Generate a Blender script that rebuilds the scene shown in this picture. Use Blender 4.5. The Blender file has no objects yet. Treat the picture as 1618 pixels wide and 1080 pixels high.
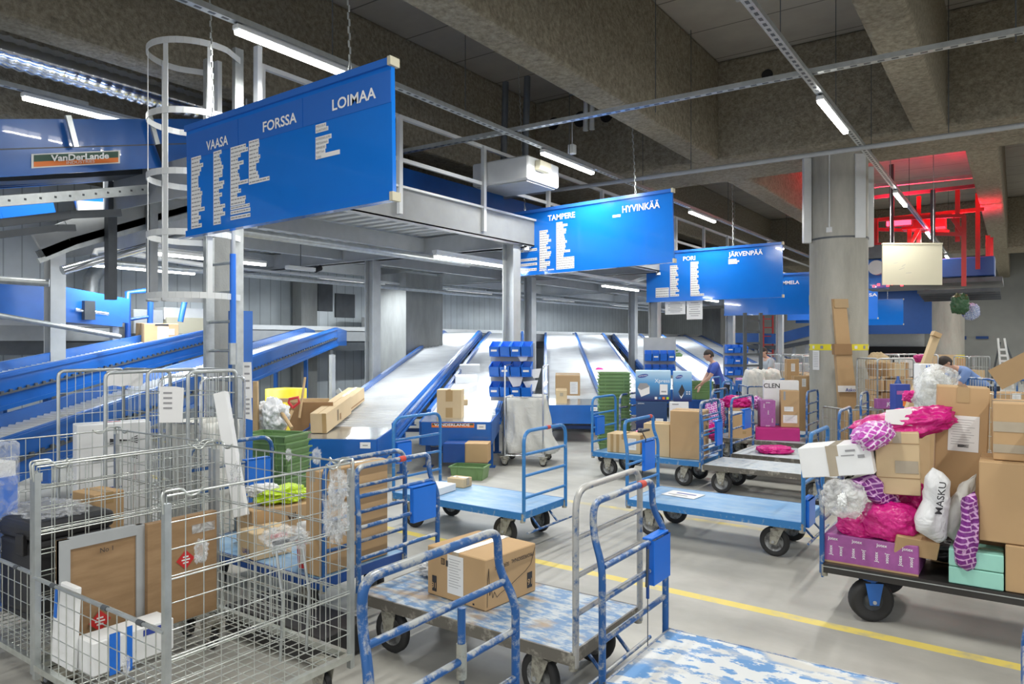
import bpy, bmesh, math, random
from mathutils import Vector, Matrix, Euler, noise

# ------------------------------------------------------------------ camera, world, exposure
S = bpy.context.scene
COL = S.collection
TH = math.radians(34.95)
CAMH = 1.8
FPX = 1139.0
cd = bpy.data.cameras.new('camera')
cd.sensor_width = 36.0
cd.lens = 36.0 * FPX / 1618.0
cd.clip_end = 200
cam = bpy.data.objects.new('camera', cd)
cam.location = (0, 0, CAMH)
cam.rotation_euler = (math.radians(90), 0, TH)
COL.objects.link(cam)
S.camera = cam
S.view_settings.view_transform = 'Standard'
S.view_settings.look = 'None'
S.view_settings.gamma = 1.0
S.view_settings.use_curve_mapping = False
S.view_settings.exposure = 1.0
W = bpy.data.worlds.new('world')
S.world = W
W.use_nodes = True
W.node_tree.nodes['Background'].inputs[0].default_value = (0.95, 0.97, 1.0, 1)
W.node_tree.nodes['Background'].inputs[1].default_value = 0.75
TUBE_W = 42.0       # watts of every hall tube's lamp
TUBE_COL = (1.0, 0.99, 0.94)
UNDER_W = 52.0      # tubes under the mezzanine
UNDER_COL = (0.90, 0.96, 1.0)
S.cycles.max_bounces = 6
S.cycles.diffuse_bounces = 4
S.cycles.glossy_bounces = 3
S.cycles.transmission_bounces = 4
S.cycles.transparent_max_bounces = 10
S.cycles.sample_clamp_indirect = 6.0
S.cycles.use_denoising = True
R = random.Random(7)

# ------------------------------------------------------------------ measuring helpers
FX, FY = -math.sin(TH), math.cos(TH)
RX, RY = math.cos(TH), math.sin(TH)

def at(px, py, z=None, X=None, Y=None, d=None):
    """the point of the hall seen at a pixel of the photograph, on a plane z / X / Y or at depth d"""
    a = (px - 809) / FPX
    b = (540 - py) / FPX
    rx, ry, rz = FX + a * RX, FY + a * RY, b
    if z is not None: t = (z - CAMH) / rz
    elif X is not None: t = X / rx
    elif Y is not None: t = Y / ry
    else: t = d
    return Vector((rx * t, ry * t, CAMH + rz * t))

# ------------------------------------------------------------------ materials
def nn(nt, typ, **kw):
    n = nt.nodes.new(typ)
    for k, v in kw.items():
        setattr(n, k, v)
    return n

def base_mat(name):
    m = bpy.data.materials.new(name)
    m.use_nodes = True
    nt = m.node_tree
    b = nt.nodes['Principled BSDF']
    return m, nt, b

def c4(c):
    return (c[0], c[1], c[2], 1.0)

def solid(name, col, rough=0.5, metal=0.0, var=0.06, scale=6.0, bump=0.0, bscale=40.0, spec=0.5, alpha=1.0, coat=0.0):
    m, nt, b = base_mat(name)
    tc = nn(nt, 'ShaderNodeTexCoord')
    nz = nn(nt, 'ShaderNodeTexNoise')
    nz.inputs['Scale'].default_value = scale
    nz.inputs['Detail'].default_value = 5
    nt.links.new(tc.outputs['Object'], nz.inputs['Vector'])
    mr = nn(nt, 'ShaderNodeMapRange')
    mr.inputs[3].default_value = 1 - var * 2
    mr.inputs[4].default_value = 1 + var * 2
    nt.links.new(nz.outputs[0], mr.inputs[0])
    mx = nn(nt, 'ShaderNodeVectorMath', operation='SCALE')
    mx.inputs[0].default_value = col[:3]
    nt.links.new(mr.outputs[0], mx.inputs['Scale'])
    nt.links.new(mx.outputs[0], b.inputs['Base Color'])
    b.inputs['Roughness'].default_value = rough
    b.inputs['Metallic'].default_value = metal
    b.inputs['Specular IOR Level'].default_value = spec
    b.inputs['Coat Weight'].default_value = coat
    if alpha < 1: b.inputs['Alpha'].default_value = alpha
    if bump > 0:
        n2 = nn(nt, 'ShaderNodeTexNoise')
        n2.inputs['Scale'].default_value = bscale
        n2.inputs['Detail'].default_value = 6
        nt.links.new(tc.outputs['Object'], n2.inputs['Vector'])
        bp = nn(nt, 'ShaderNodeBump')
        bp.inputs['Strength'].default_value = bump
        bp.inputs['Distance'].default_value = 0.02
        nt.links.new(n2.outputs[0], bp.inputs['Height'])
        nt.links.new(bp.outputs[0], b.inputs['Normal'])
    return m

def worn(name, paint, under, amount=0.5, scale=9.0, rough=0.45, metal=0.0, third=None, stretch=(1, 1, 1), sharp=0.06):
    """paint with worn patches; amount = share of the surface worn through"""
    m, nt, b = base_mat(name)
    tc = nn(nt, 'ShaderNodeTexCoord')
    mp = nn(nt, 'ShaderNodeMapping')
    mp.inputs['Scale'].default_value = stretch
    nt.links.new(tc.outputs['Object'], mp.inputs[0])
    nz = nn(nt, 'ShaderNodeTexNoise')
    nz.inputs['Scale'].default_value = scale
    nz.inputs['Detail'].default_value = 9
    nz.inputs['Roughness'].default_value = 0.65
    nt.links.new(mp.outputs[0], nz.inputs['Vector'])
    rp = nn(nt, 'ShaderNodeValToRGB')
    t = 0.5 + (0.5 - amount) * 0.42
    rp.color_ramp.elements[0].position = max(0.0, t - sharp)
    rp.color_ramp.elements[0].color = c4(paint)
    rp.color_ramp.elements[1].position = min(1.0, t + sharp)
    rp.color_ramp.elements[1].color = c4(under)
    nt.links.new(nz.outputs[0], rp.inputs[0])
    out = rp.outputs[0]
    if third is not None:
        n3 = nn(nt, 'ShaderNodeTexNoise')
        n3.inputs['Scale'].default_value = scale * 0.45
        n3.inputs['Detail'].default_value = 8
        nt.links.new(mp.outputs[0], n3.inputs['Vector'])
        r3 = nn(nt, 'ShaderNodeValToRGB')
        r3.color_ramp.elements[0].position = 0.52
        r3.color_ramp.elements[0].color = (0, 0, 0, 1)
        r3.color_ramp.elements[1].position = 0.66
        r3.color_ramp.elements[1].color = (1, 1, 1, 1)
        nt.links.new(n3.outputs[0], r3.inputs[0])
        mx = nn(nt, 'ShaderNodeMix', data_type='RGBA')
        nt.links.new(r3.outputs[0], mx.inputs[0])
        nt.links.new(out, mx.inputs[6])
        mx.inputs[7].default_value = c4(third)
        out = mx.outputs[2]
    nt.links.new(out, b.inputs['Base Color'])
    b.inputs['Roughness'].default_value = rough
    b.inputs['Metallic'].default_value = metal
    return m

def tube_paint(name, paint, under, level):
    """painted tube whose upper side is rubbed through to bare steel"""
    m, nt, b = base_mat(name)
    L = nt.links.new
    tc = nn(nt, 'ShaderNodeTexCoord')
    nz = nn(nt, 'ShaderNodeTexNoise'); nz.inputs['Scale'].default_value = 11; nz.inputs['Detail'].default_value = 10; nz.inputs['Roughness'].default_value = 0.72
    L(tc.outputs['Object'], nz.inputs['Vector'])
    sx = nn(nt, 'ShaderNodeSeparateXYZ'); L(tc.outputs['Normal'], sx.inputs[0])
    ad = nn(nt, 'ShaderNodeMath', operation='MULTIPLY_ADD'); L(sx.outputs[2], ad.inputs[0]); ad.inputs[1].default_value = 0.10; L(nz.outputs[0], ad.inputs[2])
    rp = nn(nt, 'ShaderNodeValToRGB'); L(ad.outputs[0], rp.inputs[0])
    rp.color_ramp.elements[0].position = level + 0.01; rp.color_ramp.elements[0].color = c4(paint)
    rp.color_ramp.elements[1].position = level + 0.12; rp.color_ramp.elements[1].color = c4(under)
    L(rp.outputs[0], b.inputs['Base Color'])
    b.inputs['Roughness'].default_value = 0.36; b.inputs['Metallic'].default_value = 0.25
    return m

def emit(name, col, strength):
    m, nt, b = base_mat(name)
    b.inputs['Base Color'].default_value = c4(col)
    b.inputs['Emission Color'].default_value = c4(col)
    b.inputs['Emission Strength'].default_value = strength
    return m

def film(name, col=(0.9, 0.93, 0.95), alpha=0.3, rough=0.12):
    m, nt, b = base_mat(name)
    b.inputs['Base Color'].default_value = c4(col)
    b.inputs['Roughness'].default_value = rough
    tc = nn(nt, 'ShaderNodeTexCoord')
    nz = nn(nt, 'ShaderNodeTexNoise')
    nz.inputs['Scale'].default_value = 14
    nz.inputs['Detail'].default_value = 5
    nz.inputs['Distortion'].default_value = 1.2
    nt.links.new(tc.outputs['Object'], nz.inputs['Vector'])
    mr = nn(nt, 'ShaderNodeMapRange')
    mr.inputs[1].default_value = 0.35
    mr.inputs[2].default_value = 0.7
    mr.inputs[3].default_value = alpha * 0.4
    mr.inputs[4].default_value = min(1, alpha * 1.9)
    nt.links.new(nz.outputs[0], mr.inputs[0])
    nt.links.new(mr.outputs[0], b.inputs['Alpha'])
    bp = nn(nt, 'ShaderNodeBump')
    bp.inputs['Strength'].default_value = 0.9
    bp.inputs['Distance'].default_value = 0.03
    nt.links.new(nz.outputs[0], bp.inputs['Height'])
    nt.links.new(bp.outputs[0], b.inputs['Normal'])
    return m

def sprayed(name, col, bump=1.0):
    """rough sprayed insulation on concrete"""
    m, nt, b = base_mat(name)
    tc = nn(nt, 'ShaderNodeTexCoord')
    nz = nn(nt, 'ShaderNodeTexNoise')
    nz.inputs['Scale'].default_value = 16
    nz.inputs['Detail'].default_value = 8
    nz.inputs['Roughness'].default_value = 0.7
    nt.links.new(tc.outputs['Object'], nz.inputs['Vector'])
    rp = nn(nt, 'ShaderNodeValToRGB')
    rp.color_ramp.elements[0].position = 0.3
    rp.color_ramp.elements[0].color = c4([x * 0.55 for x in col])
    rp.color_ramp.elements[1].position = 0.7
    rp.color_ramp.elements[1].color = c4([min(1, x * 1.35) for x in col])
    nt.links.new(nz.outputs[0], rp.inputs[0])
    nt.links.new(rp.outputs[0], b.inputs['Base Color'])
    b.inputs['Roughness'].default_value = 0.95
    b.inputs['Specular IOR Level'].default_value = 0.1
    bp = nn(nt, 'ShaderNodeBump')
    bp.inputs['Strength'].default_value = bump
    bp.inputs['Distance'].default_value = 0.05
    nt.links.new(nz.outputs[0], bp.inputs['Height'])
    nt.links.new(bp.outputs[0], b.inputs['Normal'])
    return m

def concrete(name, col, streak=0.25):
    m, nt, b = base_mat(name)
    tc = nn(nt, 'ShaderNodeTexCoord')
    mp = nn(nt, 'ShaderNodeMapping')
    mp.inputs['Scale'].default_value = (1, 1, 0.25)
    nt.links.new(tc.outputs['Object'], mp.inputs[0])
    n1 = nn(nt, 'ShaderNodeTexNoise')
    n1.inputs['Scale'].default_value = 3.0
    n1.inputs['Detail'].default_value = 10
    n1.inputs['Roughness'].default_value = 0.65
    nt.links.new(mp.outputs[0], n1.inputs['Vector'])
    rp = nn(nt, 'ShaderNodeValToRGB')
    rp.color_ramp.elements[0].position = 0.3
    rp.color_ramp.elements[0].color = c4([x * (1 - streak) for x in col])
    rp.color_ramp.elements[1].position = 0.68
    rp.color_ramp.elements[1].color = c4([x * (1 + streak * 0.5) for x in col])
    nt.links.new(n1.outputs[0], rp.inputs[0])
    nt.links.new(rp.outputs[0], b.inputs['Base Color'])
    b.inputs['Roughness'].default_value = 0.85
    bp = nn(nt, 'ShaderNodeBump')
    bp.inputs['Strength'].default_value = 0.25
    bp.inputs['Distance'].default_value = 0.01
    n2 = nn(nt, 'ShaderNodeTexNoise')
    n2.inputs['Scale'].default_value = 60
    nt.links.new(tc.outputs['Object'], n2.inputs['Vector'])
    nt.links.new(n2.outputs[0], bp.inputs['Height'])
    nt.links.new(bp.outputs[0], b.inputs['Normal'])
    return m

def floor_mat():
    m, nt, b = base_mat('floor_concrete')
    L = nt.links.new
    tc = nn(nt, 'ShaderNodeTexCoord')
    n1 = nn(nt, 'ShaderNodeTexNoise')
    n1.inputs['Scale'].default_value = 0.9
    n1.inputs['Detail'].default_value = 10
    n1.inputs['Roughness'].default_value = 0.6
    L(tc.outputs['Object'], n1.inputs['Vector'])
    rp = nn(nt, 'ShaderNodeValToRGB')
    rp.color_ramp.elements[0].position = 0.3
    rp.color_ramp.elements[0].color = (0.34, 0.33, 0.30, 1)
    rp.color_ramp.elements[1].position = 0.7
    rp.color_ramp.elements[1].color = (0.55, 0.54, 0.49, 1)
    L(n1.outputs[0], rp.inputs[0])
    # long tyre scuffs
    mp = nn(nt, 'ShaderNodeMapping')
    mp.inputs['Rotation'].default_value = (0, 0, math.radians(57))
    mp.inputs['Scale'].default_value = (0.5, 1.7, 1)
    L(tc.outputs['Object'], mp.inputs[0])
    n2 = nn(nt, 'ShaderNodeTexNoise')
    n2.inputs['Scale'].default_value = 1.1
    n2.inputs['Detail'].default_value = 9
    n2.inputs['Distortion'].default_value = 0.4
    L(mp.outputs[0], n2.inputs['Vector'])
    r2 = nn(nt, 'ShaderNodeValToRGB')
    r2.color_ramp.elements[0].position = 0.36
    r2.color_ramp.elements[0].color = (0.80, 0.80, 0.80, 1)
    r2.color_ramp.elements[1].position = 0.56
    r2.color_ramp.elements[1].color = (1, 1, 1, 1)
    L(n2.outputs[0], r2.inputs[0])
    mul = nn(nt, 'ShaderNodeMix', data_type='RGBA', blend_type='MULTIPLY')
    mul.inputs[0].default_value = 1.0
    L(rp.outputs[0], mul.inputs[6])
    L(r2.outputs[0], mul.inputs[7])
    col = mul.outputs[2]
    # painted yellow lines running along x
    sx = nn(nt, 'ShaderNodeSeparateXYZ')
    L(tc.outputs['Object'], sx.inputs[0])
    n3 = nn(nt, 'ShaderNodeTexNoise')
    n3.inputs['Scale'].default_value = 7
    n3.inputs['Detail'].default_value = 8
    L(tc.outputs['Object'], n3.inputs['Vector'])
    for (y0, slope, half, wear, xmin) in ((4.885, -0.028, 0.05, 0.36, -9), (7.06, 0.0, 0.05, 0.56, -9)):
        a = nn(nt, 'ShaderNodeMath', operation='MULTIPLY_ADD')   # y - slope*x
        L(sx.outputs[0], a.inputs[0]); a.inputs[1].default_value = -slope
        L(sx.outputs[1], a.inputs[2])
        s = nn(nt, 'ShaderNodeMath', operation='SUBTRACT'); L(a.outputs[0], s.inputs[0]); s.inputs[1].default_value = y0
        ab = nn(nt, 'ShaderNodeMath', operation='ABSOLUTE'); L(s.outputs[0], ab.inputs[0])
        lt = nn(nt, 'ShaderNodeMath', operation='LESS_THAN'); L(ab.outputs[0], lt.inputs[0]); lt.inputs[1].default_value = half
        w = nn(nt, 'ShaderNodeMapRange'); L(n3.outputs[0], w.inputs[0])
        w.inputs[1].default_value = wear - 0.06; w.inputs[2].default_value = wear + 0.14
        w.inputs[3].default_value = 0.25; w.inputs[4].default_value = 0.9
        mm = nn(nt, 'ShaderNodeMath', operation='MULTIPLY'); L(lt.outputs[0], mm.inputs[0]); L(w.outputs[0], mm.inputs[1])
        mx = nn(nt, 'ShaderNodeMix', data_type='RGBA')
        L(mm.outputs[0], mx.inputs[0]); L(col, mx.inputs[6]); mx.inputs[7].default_value = (0.78, 0.62, 0.12, 1)
        col = mx.outputs[2]
    L(col, b.inputs['Base Color'])
    b.inputs['Roughness'].default_value = 0.5
    return m

def stripes_mat(name, c1, c2, axis=0, period=0.2, duty=0.5, rough=0.5, metal=0.0, soft=False, bump=0.0):
    """two colours in bands along an axis of the object (panel seams, corrugation, rollers)"""
    m, nt, b = base_mat(name)
    L = nt.links.new
    tc = nn(nt, 'ShaderNodeTexCoord')
    sx = nn(nt, 'ShaderNodeSeparateXYZ'); L(tc.outputs['Object'], sx.inputs[0])
    d = nn(nt, 'ShaderNodeMath', operation='DIVIDE'); L(sx.outputs[axis], d.inputs[0]); d.inputs[1].default_value = period
    fr = nn(nt, 'ShaderNodeMath', operation='FRACT'); L(d.outputs[0], fr.inputs[0])
    lt = nn(nt, 'ShaderNodeMath', operation='LESS_THAN'); L(fr.outputs[0], lt.inputs[0]); lt.inputs[1].default_value = duty
    nz = nn(nt, 'ShaderNodeTexNoise'); nz.inputs['Scale'].default_value = 2.5; nz.inputs['Detail'].default_value = 7
    L(tc.outputs['Object'], nz.inputs['Vector'])
    mx = nn(nt, 'ShaderNodeMix', data_type='RGBA'); L(lt.outputs[0], mx.inputs[0])
    mx.inputs[6].default_value = c4(c1); mx.inputs[7].default_value = c4(c2)
    mr = nn(nt, 'ShaderNodeMapRange'); L(nz.outputs[0], mr.inputs[0]); mr.inputs[3].default_value = 0.8; mr.inputs[4].default_value = 1.15
    sc = nn(nt, 'ShaderNodeVectorMath', operation='SCALE'); L(mx.outputs[2], sc.inputs[0]); L(mr.outputs[0], sc.inputs['Scale'])
    L(sc.outputs[0], b.inputs['Base Color'])
    b.inputs['Roughness'].default_value = rough
    b.inputs['Metallic'].default_value = metal
    return m

PI2 = 2 * math.pi
def motif_mat(name, c1, c2, scale=30.0, rough=0.3, stretch=(1, 1, 1)):
    """bold interlocking light bands on coloured film"""
    m, nt, b = base_mat(name)
    L = nt.links.new
    tc = nn(nt, 'ShaderNodeTexCoord')
    mp = nn(nt, 'ShaderNodeMapping'); mp.inputs['Scale'].default_value = stretch
    L(tc.outputs['Object'], mp.inputs[0])
    mp.inputs['Rotation'].default_value = (PI2 / 4, 0.5, 0.3)
    v = nn(nt, 'ShaderNodeTexBrick'); v.offset = 0.5; v.squash = 0.55; v.squash_frequency = 2
    v.inputs['Scale'].default_value = scale
    v.inputs['Mortar Size'].default_value = 0.032
    v.inputs['Mortar Smooth'].default_value = 0.0
    v.inputs['Color1'].default_value = c4(c1); v.inputs['Color2'].default_value = c4([x * 1.1 for x in c1]); v.inputs['Mortar'].default_value = c4(c2)
    L(mp.outputs[0], v.inputs['Vector'])
    mx = nn(nt, 'ShaderNodeMix', data_type='RGBA'); mx.inputs[0].default_value = 0.0
    L(v.outputs[0], mx.inputs[6])
    L(mx.outputs[2], b.inputs['Base Color'])
    b.inputs['Roughness'].default_value = rough
    nz = nn(nt, 'ShaderNodeTexNoise'); nz.inputs['Scale'].default_value = 18; nz.inputs['Detail'].default_value = 4
    L(tc.outputs['Object'], nz.inputs['Vector'])
    bp = nn(nt, 'ShaderNodeBump'); bp.inputs['Strength'].default_value = 0.7; bp.inputs['Distance'].default_value = 0.03
    L(nz.outputs[0], bp.inputs['Height']); L(bp.outputs[0], b.inputs['Normal'])
    return m

def crumple(name, col, rough=0.3, scale=12, strength=0.8):
    m, nt, b = base_mat(name)
    L = nt.links.new
    tc = nn(nt, 'ShaderNodeTexCoord')
    nz = nn(nt, 'ShaderNodeTexNoise'); nz.inputs['Scale'].default_value = scale; nz.inputs['Detail'].default_value = 5; nz.inputs['Distortion'].default_value = 0.8
    L(tc.outputs['Object'], nz.inputs['Vector'])
    b.inputs['Base Color'].default_value = c4(col)
    b.inputs['Roughness'].default_value = rough
    bp = nn(nt, 'ShaderNodeBump'); bp.inputs['Strength'].default_value = strength; bp.inputs['Distance'].default_value = 0.04
    L(nz.outputs[0], bp.inputs['Height']); L(bp.outputs[0], b.inputs['Normal'])
    return m

BLUE = (0.012, 0.115, 0.43)
M = {}
M['floor'] = floor_mat()
M['spray'] = sprayed('sprayed_concrete', (0.35, 0.315, 0.24))
M['panel_ceiling'] = stripes_mat('ceiling_panels', (0.36, 0.34, 0.30), (0.12, 0.115, 0.10), axis=1, period=1.2, duty=0.02, rough=0.8)
M['concrete'] = concrete('column_concrete', (0.42, 0.41, 0.36))
M['darkconc'] = concrete('wall_concrete', (0.30, 0.31, 0.30))
M['wallpanel'] = stripes_mat('ribbed_steel_wall', (0.56, 0.61, 0.63), (0.36, 0.40, 0.42), axis=1, period=0.30, duty=0.08, rough=0.35, metal=0.35)
M['wallgrey'] = solid('grey_plaster', (0.34, 0.35, 0.33), 0.8, var=0.1, scale=1.2)
M['wallwhite'] = solid('light_plaster', (0.62, 0.64, 0.63), 0.8, var=0.05)
M['wallblue'] = solid('blue_wall_paint', (0.01, 0.06, 0.24), 0.6)
M['black'] = solid('black_opening', (0.012, 0.012, 0.014), 0.8)
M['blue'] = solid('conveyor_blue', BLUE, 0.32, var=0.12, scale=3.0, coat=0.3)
M['darkblue'] = solid('shaded_blue_steel', (0.008, 0.06, 0.26), 0.35, var=0.1)  # shade put into the colour of legs and rear plates; plain dark blue elsewhere
M['signblue'] = solid('sign_blue', (0.008, 0.17, 0.66), 0.15, var=0.02, coat=0.5)
M['signband'] = solid('sign_band_blue', (0.03, 0.15, 0.56), 0.2, var=0.02, coat=0.3)
M['holder'] = solid('bright_blue_plastic', (0.01, 0.16, 0.68), 0.3, var=0.02)
M['galv'] = solid('galvanised_steel', (0.50, 0.53, 0.53), 0.38, 0.75, var=0.15, scale=12)
M['wire'] = solid('zinc_wire', (0.62, 0.65, 0.62), 0.3, 0.8, var=0.15, scale=20)
M['steelgrey'] = solid('grey_painted_steel', (0.40, 0.42, 0.43), 0.5, 0.1, var=0.08)
M['steelwhite'] = solid('pale_steel', (0.66, 0.68, 0.68), 0.45, 0.1, var=0.05)
M['fascia'] = solid('grey_edge_beam', (0.27, 0.28, 0.28), 0.55, 0.1, var=0.08)
M['steeldark'] = solid('dark_steel', (0.09, 0.10, 0.11), 0.5, 0.3, var=0.15)
M['chrome'] = solid('polished_steel', (0.72, 0.74, 0.76), 0.16, 0.95, var=0.1, scale=4)
M['roller'] = solid('steel_roller', (0.78, 0.80, 0.81), 0.32, 0.35, var=0.14, scale=2.0)
M['plate'] = worn('steel_plate', (0.60, 0.63, 0.64), (0.34, 0.36, 0.38), 0.35, 2.0, 0.22, 0.8)
M['rubber'] = solid('black_rubber', (0.025, 0.025, 0.026), 0.75, var=0.2)
M['bracket'] = worn('caster_steel', (0.40, 0.39, 0.33), (0.22, 0.21, 0.18), 0.4, 22, 0.5, 0.3)
M['hub'] = worn('wheel_hub', (0.30, 0.31, 0.31), (0.12, 0.12, 0.12), 0.45, 20, 0.45, 0.5)
M['cartblue'] = tube_paint('worn_blue_tube', (0.022, 0.11, 0.33), (0.42, 0.44, 0.44), 0.50)
M['cartblue2'] = worn('light_blue_tube', (0.035, 0.20, 0.50), (0.30, 0.40, 0.50), 0.18, 16, 0.4, 0.1)
M['cartchrome'] = tube_paint('tube_worn_to_steel', (0.05, 0.13, 0.30), (0.46, 0.46, 0.44), 0.36)
M['deckworn'] = worn('scraped_blue_deck', (0.11, 0.23, 0.42), (0.44, 0.48, 0.50), 0.48, 9, 0.45, third=(0.33, 0.25, 0.17), stretch=(1, 2.2, 1))
M['deckblue'] = worn('light_blue_deck', (0.16, 0.36, 0.62), (0.34, 0.50, 0.66), 0.4, 3, 0.42, stretch=(1, 3, 1), sharp=0.15)
M['deckwhite'] = worn('flaking_white_deck', (0.66, 0.68, 0.68), (0.10, 0.27, 0.55), 0.46, 6.5, 0.5, third=(0.55, 0.54, 0.50), stretch=(1, 1.8, 1), sharp=0.02)
M['deckgrey'] = worn('bare_plywood_deck', (0.48, 0.52, 0.54), (0.20, 0.30, 0.42), 0.3, 9, 0.55, stretch=(1, 2.5, 1))
M['deckblack'] = solid('black_deck', (0.03, 0.028, 0.027), 0.3, var=0.2)
M['deckedge'] = worn('steel_angle_edge', (0.16, 0.15, 0.13), (0.40, 0.38, 0.33), 0.3, 10, 0.45, 0.4)
M['red'] = solid('red_tape', (0.55, 0.06, 0.04), 0.5)
M['card'] = solid('cardboard', (0.50, 0.335, 0.18), 0.8, var=0.05, scale=3, spec=0.2)
M['cardlight'] = solid('pale_cardboard', (0.60, 0.46, 0.28), 0.8, var=0.05, scale=3, spec=0.2)
M['carddark'] = solid('brown_cardboard', (0.33, 0.20, 0.10), 0.8, var=0.08, scale=3, spec=0.2)
M['tape'] = solid('packing_tape', (0.42, 0.28, 0.13), 0.2, var=0.05)
M['tapegrey'] = solid('clear_tape', (0.42, 0.36, 0.27), 0.18, var=0.1)
M['paper'] = solid('white_paper', (0.80, 0.80, 0.79), 0.6, var=0.02)
M['whitebox'] = solid('white_carton', (0.78, 0.79, 0.79), 0.5, var=0.03)
M['ink'] = solid('dark_ink', (0.03, 0.03, 0.035), 0.6)
M['inkgrey'] = solid('grey_print', (0.30, 0.30, 0.31), 0.6)
M['inkblue'] = solid('blue_ink', (0.03, 0.06, 0.32), 0.5)
M['white'] = solid('white_lettering', (0.86, 0.88, 0.88), 0.4, var=0.0)
M['green'] = solid('green_crate_plastic', (0.16, 0.28, 0.11), 0.45, var=0.1)
M['greendark'] = solid('dark_green_plastic', (0.03, 0.10, 0.04), 0.35, var=0.15)
M['pink'] = crumple('magenta_film', (0.62, 0.012, 0.22), 0.22)
M['pinkbox'] = solid('magenta_card', (0.50, 0.02, 0.20), 0.5)
M['violet'] = motif_mat('violet_patterned_film', (0.17, 0.015, 0.20), (0.62, 0.36, 0.62), 8)
M['violetpink'] = motif_mat('light_violet_film', (0.46, 0.06, 0.40), (0.82, 0.66, 0.82), 8)
M['violetbox'] = solid('violet_carton', (0.36, 0.10, 0.33), 0.45, var=0.1, scale=30)
M['whitebag'] = crumple('white_bag_film', (0.72, 0.73, 0.74), 0.35, 7)
M['sack'] = crumple('white_woven_sack', (0.66, 0.66, 0.62), 0.7, 5, 0.7)
M['film'] = film('clear_film', alpha=0.22)
M['filmgrey'] = film('bubble_film', (0.80, 0.82, 0.82), 0.45)
M['mint'] = solid('mint_carton', (0.32, 0.66, 0.56), 0.5, var=0.03)
M['redpail'] = solid('red_plastic', (0.55, 0.03, 0.03), 0.35)
M['lime'] = crumple('lime_film', (0.50, 0.72, 0.02), 0.3)
M['wood'] = solid('pale_timber', (0.52, 0.36, 0.19), 0.7, var=0.15, scale=8)
M['board'] = worn('wood_board', (0.36, 0.23, 0.12), (0.25, 0.15, 0.07), 0.4, 3.0, 0.6, stretch=(1, 1, 6), sharp=0.2)
M['yellow'] = solid('yellow_plastic', (0.72, 0.56, 0.02), 0.5)
M['tapeyellow'] = solid('yellow_tape', (0.78, 0.68, 0.02), 0.5)
M['orange'] = solid('orange_print', (0.80, 0.20, 0.03), 0.5)
M['logogreen'] = solid('dark_green_print', (0.03, 0.09, 0.06), 0.5)
M['boardbeige'] = solid('beige_board', (0.52, 0.49, 0.37), 0.6, var=0.05, scale=2)
M['redsteel'] = solid('red_and_red_lit_steel', (0.50, 0.03, 0.03), 0.5)  # red glow put into the gantry's colour; the far ladder's own red
M['tubelight'] = emit('lit_tube', (1.0, 0.99, 0.95), 9.0)
M['skin'] = solid('skin', (0.55, 0.33, 0.24), 0.55, var=0.02)
M['hair'] = solid('dark_hair', (0.03, 0.022, 0.018), 0.7)
M['shirt'] = solid('blue_shirt', (0.05, 0.10, 0.42), 0.8, var=0.08)
M['shirtgrey'] = solid('grey_shirt', (0.42, 0.46, 0.50), 0.8)
M['trousers'] = solid('dark_trousers', (0.035, 0.04, 0.055), 0.8)
M['caseblack'] = solid('black_hard_plastic', (0.022, 0.022, 0.024), 0.38, var=0.1)
M['boxblue'] = None

def fade_mat(name, c_low, c_high, z0, z1):
    """printed carton whose ink runs from one colour to another up its height"""
    m, nt, b = base_mat(name)
    L = nt.links.new
    tc = nn(nt, 'ShaderNodeTexCoord')
    sx = nn(nt, 'ShaderNodeSeparateXYZ'); L(tc.outputs['Object'], sx.inputs[0])
    mr = nn(nt, 'ShaderNodeMapRange'); L(sx.outputs[2], mr.inputs[0]); mr.inputs[1].default_value = z0; mr.inputs[2].default_value = z1
    rp = nn(nt, 'ShaderNodeValToRGB'); L(mr.outputs[0], rp.inputs[0])
    rp.color_ramp.elements[0].color = c4(c_low); rp.color_ramp.elements[1].color = c4(c_high)
    e = rp.color_ramp.elements.new(0.55); e.color = c4([c_low[i] * 0.25 + c_high[i] * 0.75 * (0.2, 0.55, 0.9)[i] for i in range(3)])
    L(rp.outputs[0], b.inputs['Base Color']); b.inputs['Roughness'].default_value = 0.3
    return m
M['boxblue'] = fade_mat('printed_blue_carton', (0.01, 0.02, 0.12), (0.55, 0.74, 0.86), 0.02, 0.46)
M['boxdark'] = fade_mat('printed_black_carton', (0.01, 0.02, 0.05), (0.02, 0.06, 0.16), 0.0, 0.4)

# ------------------------------------------------------------------ mesh builder
def frame_from(d, up=Vector((0, 0, 1))):
    d = d.normalized()
    if abs(d.dot(up)) > 0.98: up = Vector((1, 0, 0))
    x = up.cross(d).normalized()
    y = d.cross(x).normalized()
    return x, y

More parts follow.
